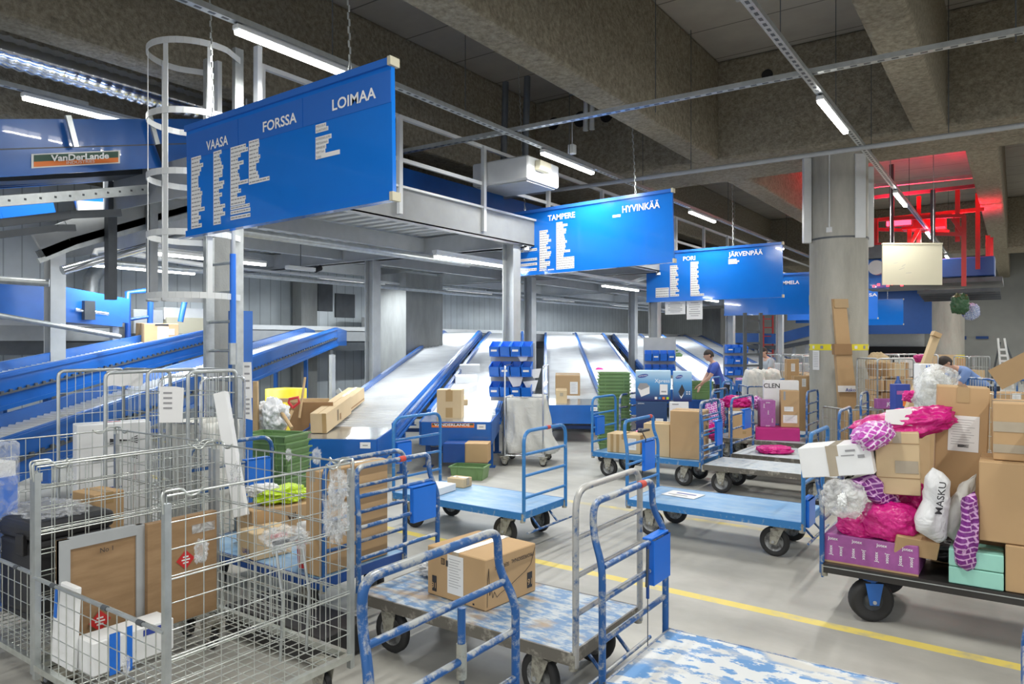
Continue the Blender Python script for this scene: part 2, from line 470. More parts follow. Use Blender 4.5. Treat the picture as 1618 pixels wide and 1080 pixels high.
class MB:
    def __init__(s):
        s.v = []; s.f = []; s.m = []; s.sm = []; s.mats = []
    def mi(s, mat):
        if isinstance(mat, str): mat = M[mat]
        if mat not in s.mats: s.mats.append(mat)
        return s.mats.index(mat)
    def add(s, vs, fs, mat, smooth=False, T=None):
        o = len(s.v); k = s.mi(mat)
        for p in vs:
            p = Vector(p)
            s.v.append(T @ p if T is not None else p)
        for f in fs:
            s.f.append([i + o for i in f]); s.m.append(k); s.sm.append(smooth)
        return s
    def box(s, c, size, mat, rz=0.0, T=None, open_top=False):
        hx, hy, hz = size[0] / 2, size[1] / 2, size[2] / 2
        vs = [(x * hx, y * hy, z * hz) for z in (-1, 1) for y in (-1, 1) for x in (-1, 1)]
        fs = [(0, 2, 3, 1), (0, 1, 5, 4), (1, 3, 7, 5), (3, 2, 6, 7), (2, 0, 4, 6)]
        if not open_top: fs.append((4, 5, 7, 6))
        A = Matrix.Translation(Vector(c)) @ Matrix.Rotation(rz, 4, 'Z')
        if T is not None: A = T @ A
        return s.add(vs, fs, mat, False, A)
    def bar(s, p0, p1, w, h, mat, up=Vector((0, 0, 1))):
        p0 = Vector(p0); p1 = Vector(p1); d = p1 - p0
        x, y = frame_from(d, up)
        vs = []
        for p in (p0, p1):
            for a, b in ((-1, -1), (1, -1), (1, 1), (-1, 1)):
                vs.append(p + x * a * w / 2 + y * b * h / 2)
        return s.add(vs, [(3, 2, 1, 0), (4, 5, 6, 7), (0, 1, 5, 4), (1, 2, 6, 5), (2, 3, 7, 6), (3, 0, 4, 7)], mat)
    def tube(s, pts, r, mat, seg=8, closed=False, caps=True):
        pts = [Vector(p) for p in pts]
        n = len(pts)
        rs = r if isinstance(r, (list, tuple)) else [r] * n
        tang = []
        for i in range(n):
            a = pts[i - 1] if (i > 0 or closed) else pts[i]
            b = pts[(i + 1) % n] if (i < n - 1 or closed) else pts[i]
            t = (b - a)
            tang.append(t.normalized() if t.length > 1e-9 else Vector((0, 0, 1)))
        x, y = frame_from(tang[0])
        vs = []
        for i in range(n):
            t = tang[i]
            x = (x - t * x.dot(t))
            if x.length < 1e-6: x, _ = frame_from(t)
            x.normalize(); y = t.cross(x)
            for k in range(seg):
                a = 2 * math.pi * k / seg
                vs.append(pts[i] + (x * math.cos(a) + y * math.sin(a)) * rs[i])
        fs = []
        m = n if closed else n - 1
        for i in range(m):
            j = (i + 1) % n
            for k in range(seg):
                l = (k + 1) % seg
                fs.append((i * seg + k, i * seg + l, j * seg + l, j * seg + k))
        s.add(vs, fs, mat, True)
        if caps and not closed:
            s.add(vs[:seg], [tuple(reversed(range(seg)))], mat)
            s.add(vs[-seg:], [tuple(range(seg))], mat)
        return s
    def cyl(s, p0, p1, r, mat, seg=16, r1=None):
        return s.tube([p0, p1], [r, r if r1 is None else r1], mat, seg)
    def lathe(s, prof, mat, T=None, seg=24):
        """profile (r, z) turned about z"""
        vs = []; n = len(prof)
        for (r, z) in prof:
            for k in range(seg):
                a = 2 * math.pi * k / seg
                vs.append((r * math.cos(a), r * math.sin(a), z))
        fs = []
        for i in range(n - 1):
            for k in range(seg):
                l = (k + 1) % seg
                fs.append((i * seg + k, i * seg + l, (i + 1) * seg + l, (i + 1) * seg + k))
        return s.add(vs, fs, mat, True, T)
    def quad(s, a, b, c, d, mat):
        return s.add([a, b, c, d], [(0, 1, 2, 3)], mat)
    def prism(s, poly, vec, mat):
        n = len(poly); vec = Vector(vec)
        vs = [Vector(p) for p in poly] + [Vector(p) + vec for p in poly]
        fs = [tuple(reversed(range(n))), tuple(range(n, 2 * n))]
        for i in range(n):
            j = (i + 1) % n
            fs.append((i, j, j + n, i + n))
        return s.add(vs, fs, mat)
    def text(s, string, origin, u, v, size, mat, align='LEFT', off=0.0, width=None):
        """lettering in the plane through origin spanned by u (reading direction) and v (up)"""
        vs, fs = text_shape(string, align, off)
        u = Vector(u).normalized(); v = Vector(v).normalized(); o = Vector(origin)
        kx = size
        if width is not None and vs:
            w = max(p[0] for p in vs) - min(p[0] for p in vs)
            kx = width / max(w, 1e-6)
        return s.add([o + u * p[0] * kx + v * p[1] * size for p in vs], fs, mat)
    def build(s, name, parent=None, bevel=0.0, seg=1, loc=None, solidify=0.0):
        me = bpy.data.meshes.new(name)
        me.from_pydata([tuple(p) for p in s.v], [], s.f)
        for mt in s.mats: me.materials.append(mt)
        me.polygons.foreach_set('material_index', s.m)
        me.polygons.foreach_set('use_smooth', s.sm)
        me.update()
        o = bpy.data.objects.new(name, me)
        COL.objects.link(o)
        if parent is not None: o.parent = parent
        if loc is not None: o.location = loc
        if solidify:
            md = o.modifiers.new('thickness', 'SOLIDIFY'); md.thickness = solidify; md.offset = 0
        if bevel:
            md = o.modifiers.new('edge', 'BEVEL'); md.width = bevel; md.segments = seg; md.limit_method = 'ANGLE'; md.angle_limit = math.radians(40)
        return o

_tx = {}
def text_shape(string, align='LEFT', off=0.0):
    key = (string, align, off)
    if key in _tx: return _tx[key]
    cu = bpy.data.curves.new('lettering', 'FONT')
    cu.body = string; cu.size = 1.0; cu.align_x = align; cu.offset = off; cu.resolution_u = 3
    o = bpy.data.objects.new('lettering', cu)
    COL.objects.link(o)
    dg = bpy.context.evaluated_depsgraph_get()
    me = bpy.data.meshes.new_from_object(o.evaluated_get(dg))
    vs = [tuple(v.co) for v in me.vertices]; fs = [tuple(p.vertices) for p in me.polygons]
    COL.objects.unlink(o); bpy.data.objects.remove(o); bpy.data.curves.remove(cu); bpy.data.meshes.remove(me)
    _tx[key] = (vs, fs)
    return _tx[key]

def tag(o, label=None, cat=None, group=None, kind=None):
    if label: o['label'] = label
    if cat: o['category'] = cat
    if group: o['group'] = group
    if kind: o['kind'] = kind
    return o

def thing(name, label, cat, loc=(0, 0, 0), rz=0.0, group=None):
    o = bpy.data.objects.new(name, None)
    o.empty_display_size = 0.1
    COL.objects.link(o)
    o.location = loc; o.rotation_euler = (0, 0, rz)
    return tag(o, label, cat, group)

def struct(o):
    o['kind'] = 'structure'
    return o

def copy_tree(o, parent=None):
    c = o.copy(); COL.objects.link(c)
    if parent is not None: c.parent = parent
    for ch in list(o.children): copy_tree(ch, c)
    return c

V = Vector
PI = math.pi
def attach(child, parent):
    """make a finished piece a part of a thing without moving it"""
    child.parent = parent
    child.matrix_parent_inverse = parent.matrix_basis.inverted()
    for k in ('label', 'category', 'group', 'kind'):
        if k in child: del child[k]
    return child
# ================================================================== THE HALL
FARY = 42.0
WX = -15.0
b = MB().box((-3, 18, -0.1), (44, 64, 0.2), 'floor'); struct(b.build('floor'))
b = MB().box((-3, 18, 6.7), (44, 64, 0.2), 'panel_ceiling'); struct(b.build('ceiling'))
b = MB().box((WX - 0.15, 18, 3.3), (0.3, 64, 6.6), 'wallpanel'); struct(b.build('wall_left'))
b = MB()
b.box((-9.4, FARY + 0.15, 3.3), (11.2, 0.3, 6.6), 'wallwhite')
b.box((7.0, FARY + 0.15, 3.3), (21.6, 0.3, 6.6), 'wallgrey')
struct(b.build('wall_far'))
# ceiling beams (sprayed concrete), along y, and the two big girders across
n = 0
def beam(x0, x1, y0, y1, z0, z1, nm):
    b = MB().box(((x0 + x1) / 2, (y0 + y1) / 2, (z0 + z1) / 2), (x1 - x0, y1 - y0, z1 - z0), 'spray')
    return struct(b.build('beam', bevel=0.05, seg=2))
for i, xc in enumerate((-14.9, -11.55, -8.1, -4.38, -1.03, 2.32, 5.67)):
    beam(xc - 0.215, xc + 0.215, -6, 12.15, 4.9, 6.6, i)
    xo = 0.58 if i > 3 else 0.0
    beam(xc - 0.23 + xo, xc + 0.23 + xo, 13.85, 29.0, 4.9, 6.6, i)
    beam(xc - 0.23 + xo, xc + 0.23 + xo, 30.7, FARY, 4.9, 6.6, i)
for yc in (-4.9, 13.0, 29.85):
    beam(-15, 8, yc - 0.85, yc + 0.85, 4.9, 6.6, yc)
# black pipe openings in the girder's near face
for (px, py, r) in ((874, 195, 0.12), (917, 188, 0.15), (958, 182, 0.13), (1212, 118, 0.09)):
    p = at(px, py, Y=12.13)
    b = MB().cyl((p.x, 12.13, p.z), (p.x, 12.4, p.z), r, 'black', 20)
    o = b.build('pipe_sleeve'); tag(o, 'black round pipe opening in the face of the concrete girder', 'pipe opening', 'pipe openings in the girder')
b = MB().cyl((-7.86, 3.4, 5.45), (-7.84, 3.4, 5.45), 0.13, 'steelwhite', 20)
tag(b.build('blanking_disc'), 'pale round blanking disc on the side of the ceiling beam', 'disc')

# round pillars of the hall
def pillar(x, y, r, z1=4.9):
    b = MB().lathe([(r, 0), (r, z1)], 'concrete', Matrix.Translation((x, y, 0)), 48)
    return struct(b.build('column'))
PX, PY, PR = -2.43, 13.0, 0.45
pillar(PX, PY, PR)
pillar(-1.98, 30.0, 0.50)
# fittings on the near pillar
def trunk(px, d, y0, y1, w, name, label):
    p = at(px, y0, d=d); q = at(px, y1, d=d)
    b = MB().box((p.x, p.y, (p.z + q.z) / 2), (w, 0.09, abs(p.z - q.z)), 'steelwhite', rz=TH)
    t = b.build(name, bevel=0.008); tag(t, label, 'cable duct'); return t
trunk(1275, 12.05, 250, 384, 0.13, 'cable_duct', 'pale vertical cable duct on left side of round pillar')
trunk(1358, 11.62, 243, 376, 0.17, 'cable_duct', 'widest pale cable duct, on right front of round pillar')
trunk(1373, 12.05, 264, 390, 0.13, 'cable_duct', 'pale cable duct behind the widest one on round pillar')
_q = V((-PX, -PY, 0)).normalized(); _a = math.asin(-0.29); _n = V((_q.x * math.cos(_a) - _q.y * math.sin(_a), _q.x * math.sin(_a) + _q.y * math.cos(_a), 0)); _c = V((PX, PY, 0)) + _n * (PR + 0.012)
b = MB().tube([_c + V((0, 0, 4.9)), _c + V((0, 0, 3.62))], 0.012, 'steelwhite', 6)
tag(b.build('cable'), 'thin pale cable running down the face of round pillar', 'cable')
def band(x, y, r, z, h, mat, name, label, gap=None):
    prof = [(r + 0.004, z - h / 2), (r + 0.004, z + h / 2)]
    b = MB().lathe(prof, mat, Matrix.Translation((x, y, 0)), 48)
    if mat == 'tapeyellow':
        for k in range(16):
            a = k * 2 * PI / 16
            b.box((x + (r + 0.006) * math.cos(a), y + (r + 0.006) * math.sin(a), z), (0.004, 0.05, h * 0.5), 'inkgrey' if k % 2 else 'paper', rz=a)
    o = b.build(name); tag(o, label, 'tape'); return o
band(PX, PY, PR, 1.715, 0.10, 'tapeyellow', 'hazard_tape', 'yellow printed tape wrapped around the nearest round pillar')
band(-1.98, 30.0, 0.50, 1.28, 0.14, 'tapeyellow', 'hazard_tape', 'yellow tape wrapped around the distant round pillar')
band(PX, PY, PR + 0.004, 3.50, 0.03, 'steeldark', 'pipe_clamp', 'dark steel strap around the upper part of round pillar')
def on_pillar(px):
    """point and facing on the near pillar's skin for an image column"""
    u = V((-PX, -PY, 0)).normalized()
    f_ = (px - 1325.5) / 42.5
    a = math.asin(max(-0.98, min(0.98, f_)))
    c_, s_ = math.cos(a), math.sin(a)
    n_ = V((u.x * c_ - u.y * s_, u.x * s_ + u.y * c_, 0))
    return V((PX, PY, 0)) + n_ * (PR + 0.004), math.atan2(n_.y, n_.x) + PI / 2
b = MB().box((0, 0, 0), (0.15, 0.004, 0.32), 'paper')
for k in range(9): b.box((0, -0.003, 0.12 - k * 0.028), (0.10, 0.002, 0.006), 'inkgrey')
o = b.build('notice_sheet'); q, an = on_pillar(1294); o.location = (q.x, q.y, 1.50); o.rotation_euler = (0, 0, an); tag(o, 'white paper notice taped to the nearest round pillar under yellow tape', 'notice')
b = MB().box((0, 0, 0), (0.09, 0.05, 0.09), 'steelwhite'); o = b.build('junction_box', bevel=0.006); q, an = on_pillar(1313); o.location = (q.x, q.y, 3.62); o.rotation_euler = (0, 0, an); tag(o, 'small white junction box on the round pillar', 'junction box')

# ---- cable rails with tube lights
def rail(p0, p1, label, name='cable_rail', w=0.07, h=0.05):
    b = MB(); p0 = V(p0); p1 = V(p1)
    L = (p1 - p0).length
    b.bar(p0, p1, w, 0.006, 'galv')
    x, y = frame_from(p1 - p0)
    for s in (-1, 1):
        b.bar(p0 + x * s * w / 2 + V((0, 0, 0.02)), p1 + x * s * w / 2 + V((0, 0, 0.02)), 0.006, h, 'galv')
    k = int(L / 0.12)
    for i in range(k):
        q = p0 + (p1 - p0) * ((i + 0.5) / k)
        b.box((q.x, q.y, q.z - 0.004), (0.03 if abs(p1.y - p0.y) > abs(p1.x - p0.x) else 0.06, 0.06 if abs(p1.y - p0.y) > abs(p1.x - p0.x) else 0.03, 0.002), 'steeldark')
    o = b.build(name); tag(o, label, 'cable rail'); return o
ZR = 4.44
rail((-5.28, -5, ZR), (-5.28, 39, ZR), 'perforated steel cable rail carrying the tube lights beside the mezzanine')
rail((-1.71, -5, ZR), (-1.71, 39, ZR), 'perforated steel cable rail carrying the tube lights past the round pillar')
rail((-8.55, -5, ZR), (-8.55, 3.9, ZR), 'steel cable rail above the high blue belt conveyor')
rail((1.9, -5, ZR), (1.9, 39, ZR), 'perforated steel cable rail over the right side of the hall')
rail((-7.6, 7.55, ZR + 0.06), (8, 7.9, ZR + 0.06), 'steel cable rail crossing the whole hall above both light rows')
b = MB().tube([(-15, 10.55, 4.42), (-3, 10.68, 4.42), (8, 10.7, 4.42)], 0.035, 'steelgrey', 8)
tag(b.build('ceiling_pipe'), 'grey pipe crossing the hall just before the concrete girder', 'pipe')
b = MB()
for yy in (-2, 1.2, 4.6, 6.6, 9.0, 11.5, 16.0, 21.0, 26.0, 32.0, 37.0):
    for xx in (-5.28, -1.71, -8.55): 
        if xx > -8 or yy < 4: b.cyl((xx, yy, ZR), (xx, yy, 6.6), 0.005, 'steeldark', 5)
for xx in (-3.4, 0.0, 2.2):
    b.cyl((xx, 7.75, ZR), (xx, 7.75, 6.6), 0.006, 'steeldark', 5)
    b.cyl((xx - 0.7, 10.68, 4.42), (xx - 0.7, 10.68, 6.6), 0.006, 'steeldark', 5)
o = b.build('hanger_rods'); tag(o, 'thin dark rods hanging the cable rails from the ceiling', 'rods', kind='stuff')

def add_area(o, L, W_, watts, col):
    l = bpy.data.lights.new('lamp', 'AREA'); l.shape = 'RECTANGLE'; l.size = W_; l.size_y = L; l.energy = watts; l.color = col
    lo = bpy.data.objects.new('lamp', l); COL.objects.link(lo); lo.parent = o; lo.location = (0, 0, -0.075)
    return lo
def make_tube(name, L, under, label, group):
    t = thing(name, label, 'light', group=group)
    b = MB(); b.box((0, 0, 0.0), (0.075, L, 0.05), 'steelwhite'); b.box((0, 0, 0.04), (0.04, L * 0.9, 0.04), 'steelgrey'); b.build('housing', t, bevel=0.01)
    b = MB(); b.prism([(-0.034, -L / 2 + 0.02, -0.025), (0.034, -L / 2 + 0.02, -0.025), (0.026, -L / 2 + 0.02, -0.055), (-0.026, -L / 2 + 0.02, -0.055)], (0, L - 0.04, 0), 'tubelight'); b.build('lit_tube', t)
    add_area(t, L - 0.05, 0.06, UNDER_W if under else TUBE_W, UNDER_COL if under else TUBE_COL)
    return t
hall0 = None
def tube_light(x, y0, y1, z, under=False, label='', group=None, rz=0.0):
    global hall0
    t = make_tube('tube_light', y1 - y0, under, label, group)
    t.location = (x, (y0 + y1) / 2, z); t.rotation_euler = (0, 0, rz)
    return t
G1, G2, G3, G4 = 'tube lights above the signs', 'added far tube lights in the row past the pillar', 'tube lights beneath the mezzanine', 'out-of-view tube lights at right side of hall'
ZL = ZR - 0.04
for y0, lab in ((-1.6, 'lit tube light on the mezzanine-side rail'), (3.56, 'long lit tube light right above the LOIMAA end of blue sign'),
                (8.26, 'lit tube light above the TAMPERE and HYVINKÄÄ sign, by the railing'), (13.68, 'lit tube light above and behind the HYVINKÄÄ sign end'),
                (19.2, 'lit tube light above the JÄRVENPÄÄ sign row, far along the rail')):
    if y0 < 0: lab = 'lit tube light at the near end of the rail above the signs'
    tube_light(-5.28, y0, y0 + 1.45, ZL, label=lab)
for y0, lab in ((-3.2, 'lit tube light at near end of the rail past the pillar'), (2.4, 'lit tube light overhead on the rail past the pillar'), (8.15, 'brightest lit tube light, hanging in front of the round pillar top'),
                (14.0, 'lit tube light just past the round pillar, over red-lit steelwork'), (19.4, 'lit tube light directly above the blank beige board'),
                (25.0, 'small distant lit tube light behind the red-lit steel posts')):
    tube_light(-1.71, y0, y0 + 1.45, ZL, label=lab)
for y0 in (-3.0, 3.2, 8.4, 14.2, 20.0, 26.0, 33.0):  # row out of view; its far tubes are added to brighten the far hall
    tube_light(1.9, y0, y0 + 1.45, ZL, label='lit tube light in the out-of-view row over the right side of hall', group=G4)
for y0 in (31.5, 36.0): tube_light(-1.71, y0, y0 + 1.45, ZL, label='added farthest lit tube light of the row past the round pillar', group=G2)  # extra tubes added to light the dim far hall
for y0 in (25.0, 31.0, 36.5): tube_light(-5.28, y0, y0 + 1.45, ZL, label='added far tube light of the mezzanine-side row, hidden by signs', group=G1)  # more tubes added to lift the brightness of the far end
tube_light(-8.55, 3.25, 4.65, ZL, label='lit tube light above the long blue belt conveyor at upper left')

# ---- coffer services
b = MB()
for dx in (0, 0.13): b.tube([(-6.35 + dx, -4, 6.35), (-6.35 + dx, 11.4, 6.35), (-6.35 + dx, 11.4, 5.6)], 0.05, 'steelwhite', 8)
o = b.build('ceiling_pipes'); tag(o, 'pair of pale pipes running along the ceiling between two beams', 'pipes')
b = MB().tube([(-3.0, -3, 6.4), (-3.0, 9.6, 6.4)], 0.04, 'steelgrey', 8); b.box((-3.0, 9.6, 6.4), (0.12, 0.06, 0.12), 'steelgrey')
tag(b.build('sprinkler_pipe'), 'short grey pipe beneath the pale ceiling panels in central bay', 'pipe')
for (x, y) in ((-6.9, 8.2), (-5.4, 8.2), (-6.9, 11.2), (-5.4, 11.4)):
    b = MB().box((x, y, 6.59), (0.22, 0.34, 0.03), 'steeldark'); tag(b.build('ceiling_vent'), 'small dark square vent in the ceiling panels above the left bay', 'vent', 'ceiling vents')
p = at(868, 96, z=6.45)
b = MB().lathe([(0.0, -0.07), (0.06, -0.06), (0.09, -0.02), (0.09, 0.03), (0.0, 0.03)], 'steelwhite', Matrix.Translation((p.x, p.y, 6.5)), 18)
b.cyl((p.x, p.y, 6.5), (p.x, p.y, 6.62), 0.03, 'steelwhite', 8)
tag(b.build('smoke_detector'), 'white round smoke detector under the ceiling beside the beam', 'detector')
# fan heater box hanging above the railing
t = thing('fan_heater', 'beige hanging heater box where the cable rails cross', 'heater', (-6.15, 8.9, 4.28))
MB().box((0, 0, 0), (1.0, 0.85, 0.34), 'steelwhite').build('casing', t, bevel=0.02)
MB().box((0.0, 0, -0.18), (0.9, 0.75, 0.02), 'steelgrey').build('outlet_grille', t)
MB().box((0.55, -0.1, 0.05), (0.1, 0.3, 0.14), 'boardbeige').build('control_box', t, bevel=0.01)
b = MB(); 
for dx in (-0.3, 0.1): b.tube([(dx, 0.1, 0.17), (dx, 0.12, 0.7), (dx + 0.04, 0.1, 1.5)], 0.05, 'steeldark', 8)
b.build('hose', t)
# white radar sensor
p = at(904, 236, d=11.0)
b = MB().box((0, 0, 0), (0.1, 0.1, 0.14), 'steelwhite'); b.cyl((0, 0, 0), (0, 0, 0.5), 0.012, 'steelgrey', 6)
o = b.build('ceiling_sensor', bevel=0.02); o.location = p; tag(o, 'small white sensor hanging behind the lit tube by the cable rails', 'sensor')

# ---- mezzanine
MX = -6.42; MZ0, MZ1 = 3.35, 3.76
t = thing('mezzanine', 'grey steel mezzanine platform above the chutes with railing along its edge', 'mezzanine', (0, 0, 0))
YM0, YM1 = 4.3, 30.0
YM2 = 6.2
b = MB()
b.box(((MX - 9.0) / 2, (YM0 + YM1) / 2, MZ1 - 0.03), (MX + 9.0, YM1 - YM0, 0.06), 'steelgrey')
b.box(((-9.0 + WX) / 2, (YM2 + YM1) / 2, MZ1 - 0.03), (-9.0 - WX, YM1 - YM2, 0.06), 'steelgrey')
b.build('deck', t)
b = MB()
for i in range(int((YM1 - YM0) / 0.25)):
    yy = YM0 + 0.12 + i * 0.25; xl = WX if yy > YM2 else -9.0
    b.box(((MX + xl) / 2, yy, MZ1 - 0.085), (MX - xl - 0.1, 0.12, 0.05), 'steelwhite')
b.build('corrugated_underside', t)
b = MB()
b.box((MX, (YM0 + YM1) / 2, (MZ0 + MZ1) / 2), (0.02, YM1 - YM0, MZ1 - MZ0), 'fascia')
b.box((MX - 0.06, (YM0 + YM1) / 2, MZ0 + 0.01), (0.14, YM1 - YM0, 0.02), 'steelwhite')
b.box((MX + 0.02, (YM0 + YM1) / 2, MZ1 + 0.01), (0.06, YM1 - YM0, 0.03), 'steelwhite')
b.box(((MX - 9.0) / 2, YM0, (MZ0 + MZ1) / 2), (MX + 9.0, 0.02, MZ1 - MZ0), 'steelgrey')
b.box(((-9.0 + WX) / 2, YM2, (MZ0 + MZ1) / 2), (-9.0 - WX, 0.02, MZ1 - MZ0), 'steelgrey')
b.build('edge_beam', t)
b = MB()
for yy in (9.6, 14.8, 20.0, 25.2, 29.8):
    b.box(((MX + WX) / 2, yy, MZ0 + 0.12), (MX - WX, 0.16, 0.30), 'steelgrey')
    b.box(((MX + WX) / 2, yy, MZ0 - 0.02), (MX - WX, 0.24, 0.02), 'steelgrey')
for xx in (-8.6, -10.7, -12.8):
    b.box((xx, (YM2 + YM1) / 2, MZ0 + 0.15), (0.12, YM1 - YM2, 0.24), 'steelgrey')
b.build('cross_beams', t)
for yy in (9.6, 14.8, 20.0):
    MB().bar((MX, yy, MZ0 - 0.05), (MX - 2.2, yy + 2.6, MZ0 - 0.05), 0.08, 0.06, 'steelwhite').build('diagonal_brace', t)
def hcol(x, y, z1=MZ0, w=0.2, mat='steelgrey'):
    b = MB(); b.box((x, y, z1 / 2), (w, 0.012, z1), mat)
    for s in (-1, 1): b.box((x + s * w / 2, y, z1 / 2), (0.014, w, z1), mat)
    b.box((x, y, 0.01), (w + 0.12, w + 0.12, 0.02), mat)
    return b
for (x, y) in ((-6.6, 9.43), (-6.6, 15.0), (-6.6, 20.2), (-6.6, 25.4), (-11.3, 4.72)):
    o = hcol(x, y, 3.35 if x > -8 else 3.3).build('steel_post', t); o['label'] = 'H-section post'
for (x, y) in ((-9.9, 9.6), (-9.6, 14.5), (-9.6, 20.2)):
    hcol(x, y).build('steel_post', t)
# railing
ZT, ZM_ = 4.66, 4.12
for i, (y0, y1) in enumerate(((4.62, 30.0),)):
    b = MB(); b.box((MX, (y0 + y1) / 2, ZT), (0.05, y1 - y0, 0.05), 'steelwhite'); b.build('top_rail', t)
    b = MB(); b.box((MX, (y0 + y1) / 2, ZM_), (0.04, y1 - y0, 0.05), 'steelwhite'); b.build('mid_rail', t)
for yy in (4.62, 5.55, 6.66, 8.42, 10.2, 12.1, 13.9, 15.7, 17.5, 19.3, 21.1, 23.0):
    b = MB(); b.box((MX + 0.03, yy, (ZT + 3.42) / 2), (0.06, 0.06, ZT - 3.42), 'steelwhite'); b.build('railing_post', t)
# concrete columns under the mezzanine
def sq(x, y, w, d, z1):
    b = MB().box((x, y, z1 / 2), (w, d, z1), 'darkconc'); return struct(b.build('column'))
p = at(650, 500, X=-12.0)
sq(-12.0, 12.9, 0.9, 1.3, 3.4); sq(-12.0, 34.7, 0.9, 1.6, 3.4)
p = at(488, 480, X=-14.6); sq(-14.75, p.y, 0.35, 0.5, 3.4)
p = at(1018 + 12, 480, X=-14.6)
# dark window-like openings high on the wall and the pipes below the deck
for (px0, px1, py0, py1) in ((502, 525, 442, 492), (530, 560, 463, 502)):
    a = at(px0, py0, X=WX + 0.02); c = at(px1, py1, X=WX + 0.02)
    b = MB().box((WX + 0.02, (a.y + c.y) / 2, (a.z + c.z) / 2), (0.04, abs(c.y - a.y), abs(a.z - c.z)), 'steeldark'); tag(b.build('wall_hatch'), 'dark hatch high in the ribbed wall behind the chutes', 'hatch', 'dark hatches in the wall')
b = MB()
b.tube([(-7.6, 4.6, 3.12), (-7.6, 9.6, 3.12)], 0.055, 'galv', 10); b.tube([(-7.6, 9.6, 3.12), (-7.6, 20, 3.12)], 0.03, 'galv', 8)
tag(b.build('pipe'), 'galvanised pipe slung beneath the front of the mezzanine', 'pipe')
b = MB().tube([(-10.8, 5.0, 2.95), (-10.8, 28, 2.95)], 0.045, 'galv', 10)
tag(b.build('pipe'), 'pale pipe running above the chute tops beneath the mezzanine', 'pipe')
# tray that carries the under-lights
for (x, y0, y1, lab) in ((-7.15, 8.2, 28, 'cable tray beneath the mezzanine edge'), (-11.8, 8.0, 29, 'cable tray above the back of the chutes')):
    b = MB().box((x, (y0 + y1) / 2, 3.16), (0.10, y1 - y0, 0.04), 'steelwhite'); tag(b.build('cable_tray'), lab, 'cable tray')
for (x, y0, lab) in ((-7.15, 8.2, 'lit tube under the mezzanine edge, left of the TAMPERE sign'), (-11.8, 9.9, 'lit tube over the chute tops, left of the concrete column'), (-11.8, 14.0, 'lit tube over the chute tops, right of the concrete column'),
                     (-7.75, 14.7, 'lit tube beneath the mezzanine under the HYVINKÄÄ sign'), (-7.75, 20.6, 'lit tube beneath the mezzanine behind the PORI sign')):
    tube_light(x, y0, y0 + 1.9, 3.12, True, lab)
for y0 in (18.5, 23.0, 27.0): tube_light(-11.8, y0, y0 + 1.9, 3.12, True, 'far lit tube over the chute tops beneath the mezzanine', G3)
tube_light(-9.7, 5.2, 7.1, 3.05, True, 'lit tube beneath the mezzanine behind the caged ladder')
tube_light(-12.2, 1.4, 3.4, 2.45, True, 'low lit tube at far left above the blue conveyor side')
tube_light(-12.0, 5.4, 7.3, 3.05, True, 'lit tube deep beneath the mezzanine behind the brown carton')
# small projector-like unit hung below
p = at(475, 424, d=12)
b = MB().box((0, 0, 0), (0.10, 0.55, 0.06), 'steelwhite'); b.cyl((0, 0.3, 0.0), (0, 0.42, 0.05), 0.05, 'black', 10); b.cyl((0, 0, 0), (0, 0, 0.4), 0.008, 'steeldark', 5)
o = b.build('camera_unit'); o.location = p; tag(o, 'white camera housing with a black lens hung beneath the mezzanine', 'camera')

# ---- far wall fittings
def wallbox(px0, py0, px1, py1, mat, name, label, cat, Y=FARY, th=0.05, **kw):
    a = at(px0, py0, Y=Y); c = at(px1, py1, Y=Y)
    b = MB().box(((a.x + c.x) / 2, Y - th / 2, (a.z + c.z) / 2), (abs(c.x - a.x), th, abs(a.z - c.z)), mat)
    return tag(b.build(name), label, cat)
wallbox(1368, 462, 1480, 527, 'wallblue', 'wall_banner', 'wide dark blue band high on the far wall', 'banner', Y=40.0, th=0.3)
b = MB(); q = at(1434, 498, Y=39.8); b.text('SALINE', (q.x, 39.8, q.z), (1, 0, 0), (0, 0, 1), 0.33, 'white', 'CENTER')
o = b.build('lettering'); attach(o, [x for x in bpy.data.objects if x.name.startswith('wall_banner')][0])
wallbox(1368, 547, 1500, 612, 'black', 'dock_opening', 'black dock opening low in the far wall', 'opening', Y=41.9, th=0.1)
for (a_, b_) in ((1484, 1527), (1542, 1562)): wallbox(a_, 531, b_, 536 if a_ < 1500 else 535, 'wallblue', 'wall_sign', 'narrow blue name strip on the grey far wall', 'sign', Y=41.9)
for i, o in enumerate([o for o in bpy.data.objects if o.name.startswith('wall_sign')]):
    o['label'] = ('longer' if i == 0 else 'shorter') + ' narrow blue name strip on the grey far wall'
b = MB()
for k in range(3):
    q = at(1490 + k * 14, 534, Y=41.8); b.box((q.x, 41.84, q.z), (0.3, 0.02, 0.05), 'white')
attach(b.build('strip_lettering'), bpy.data.objects['wall_sign'])
# ================================================================== CHUTES, CONVEYORS, LADDER, SIGNS
DX, DY, SL = -0.534, 0.845, 0.1166

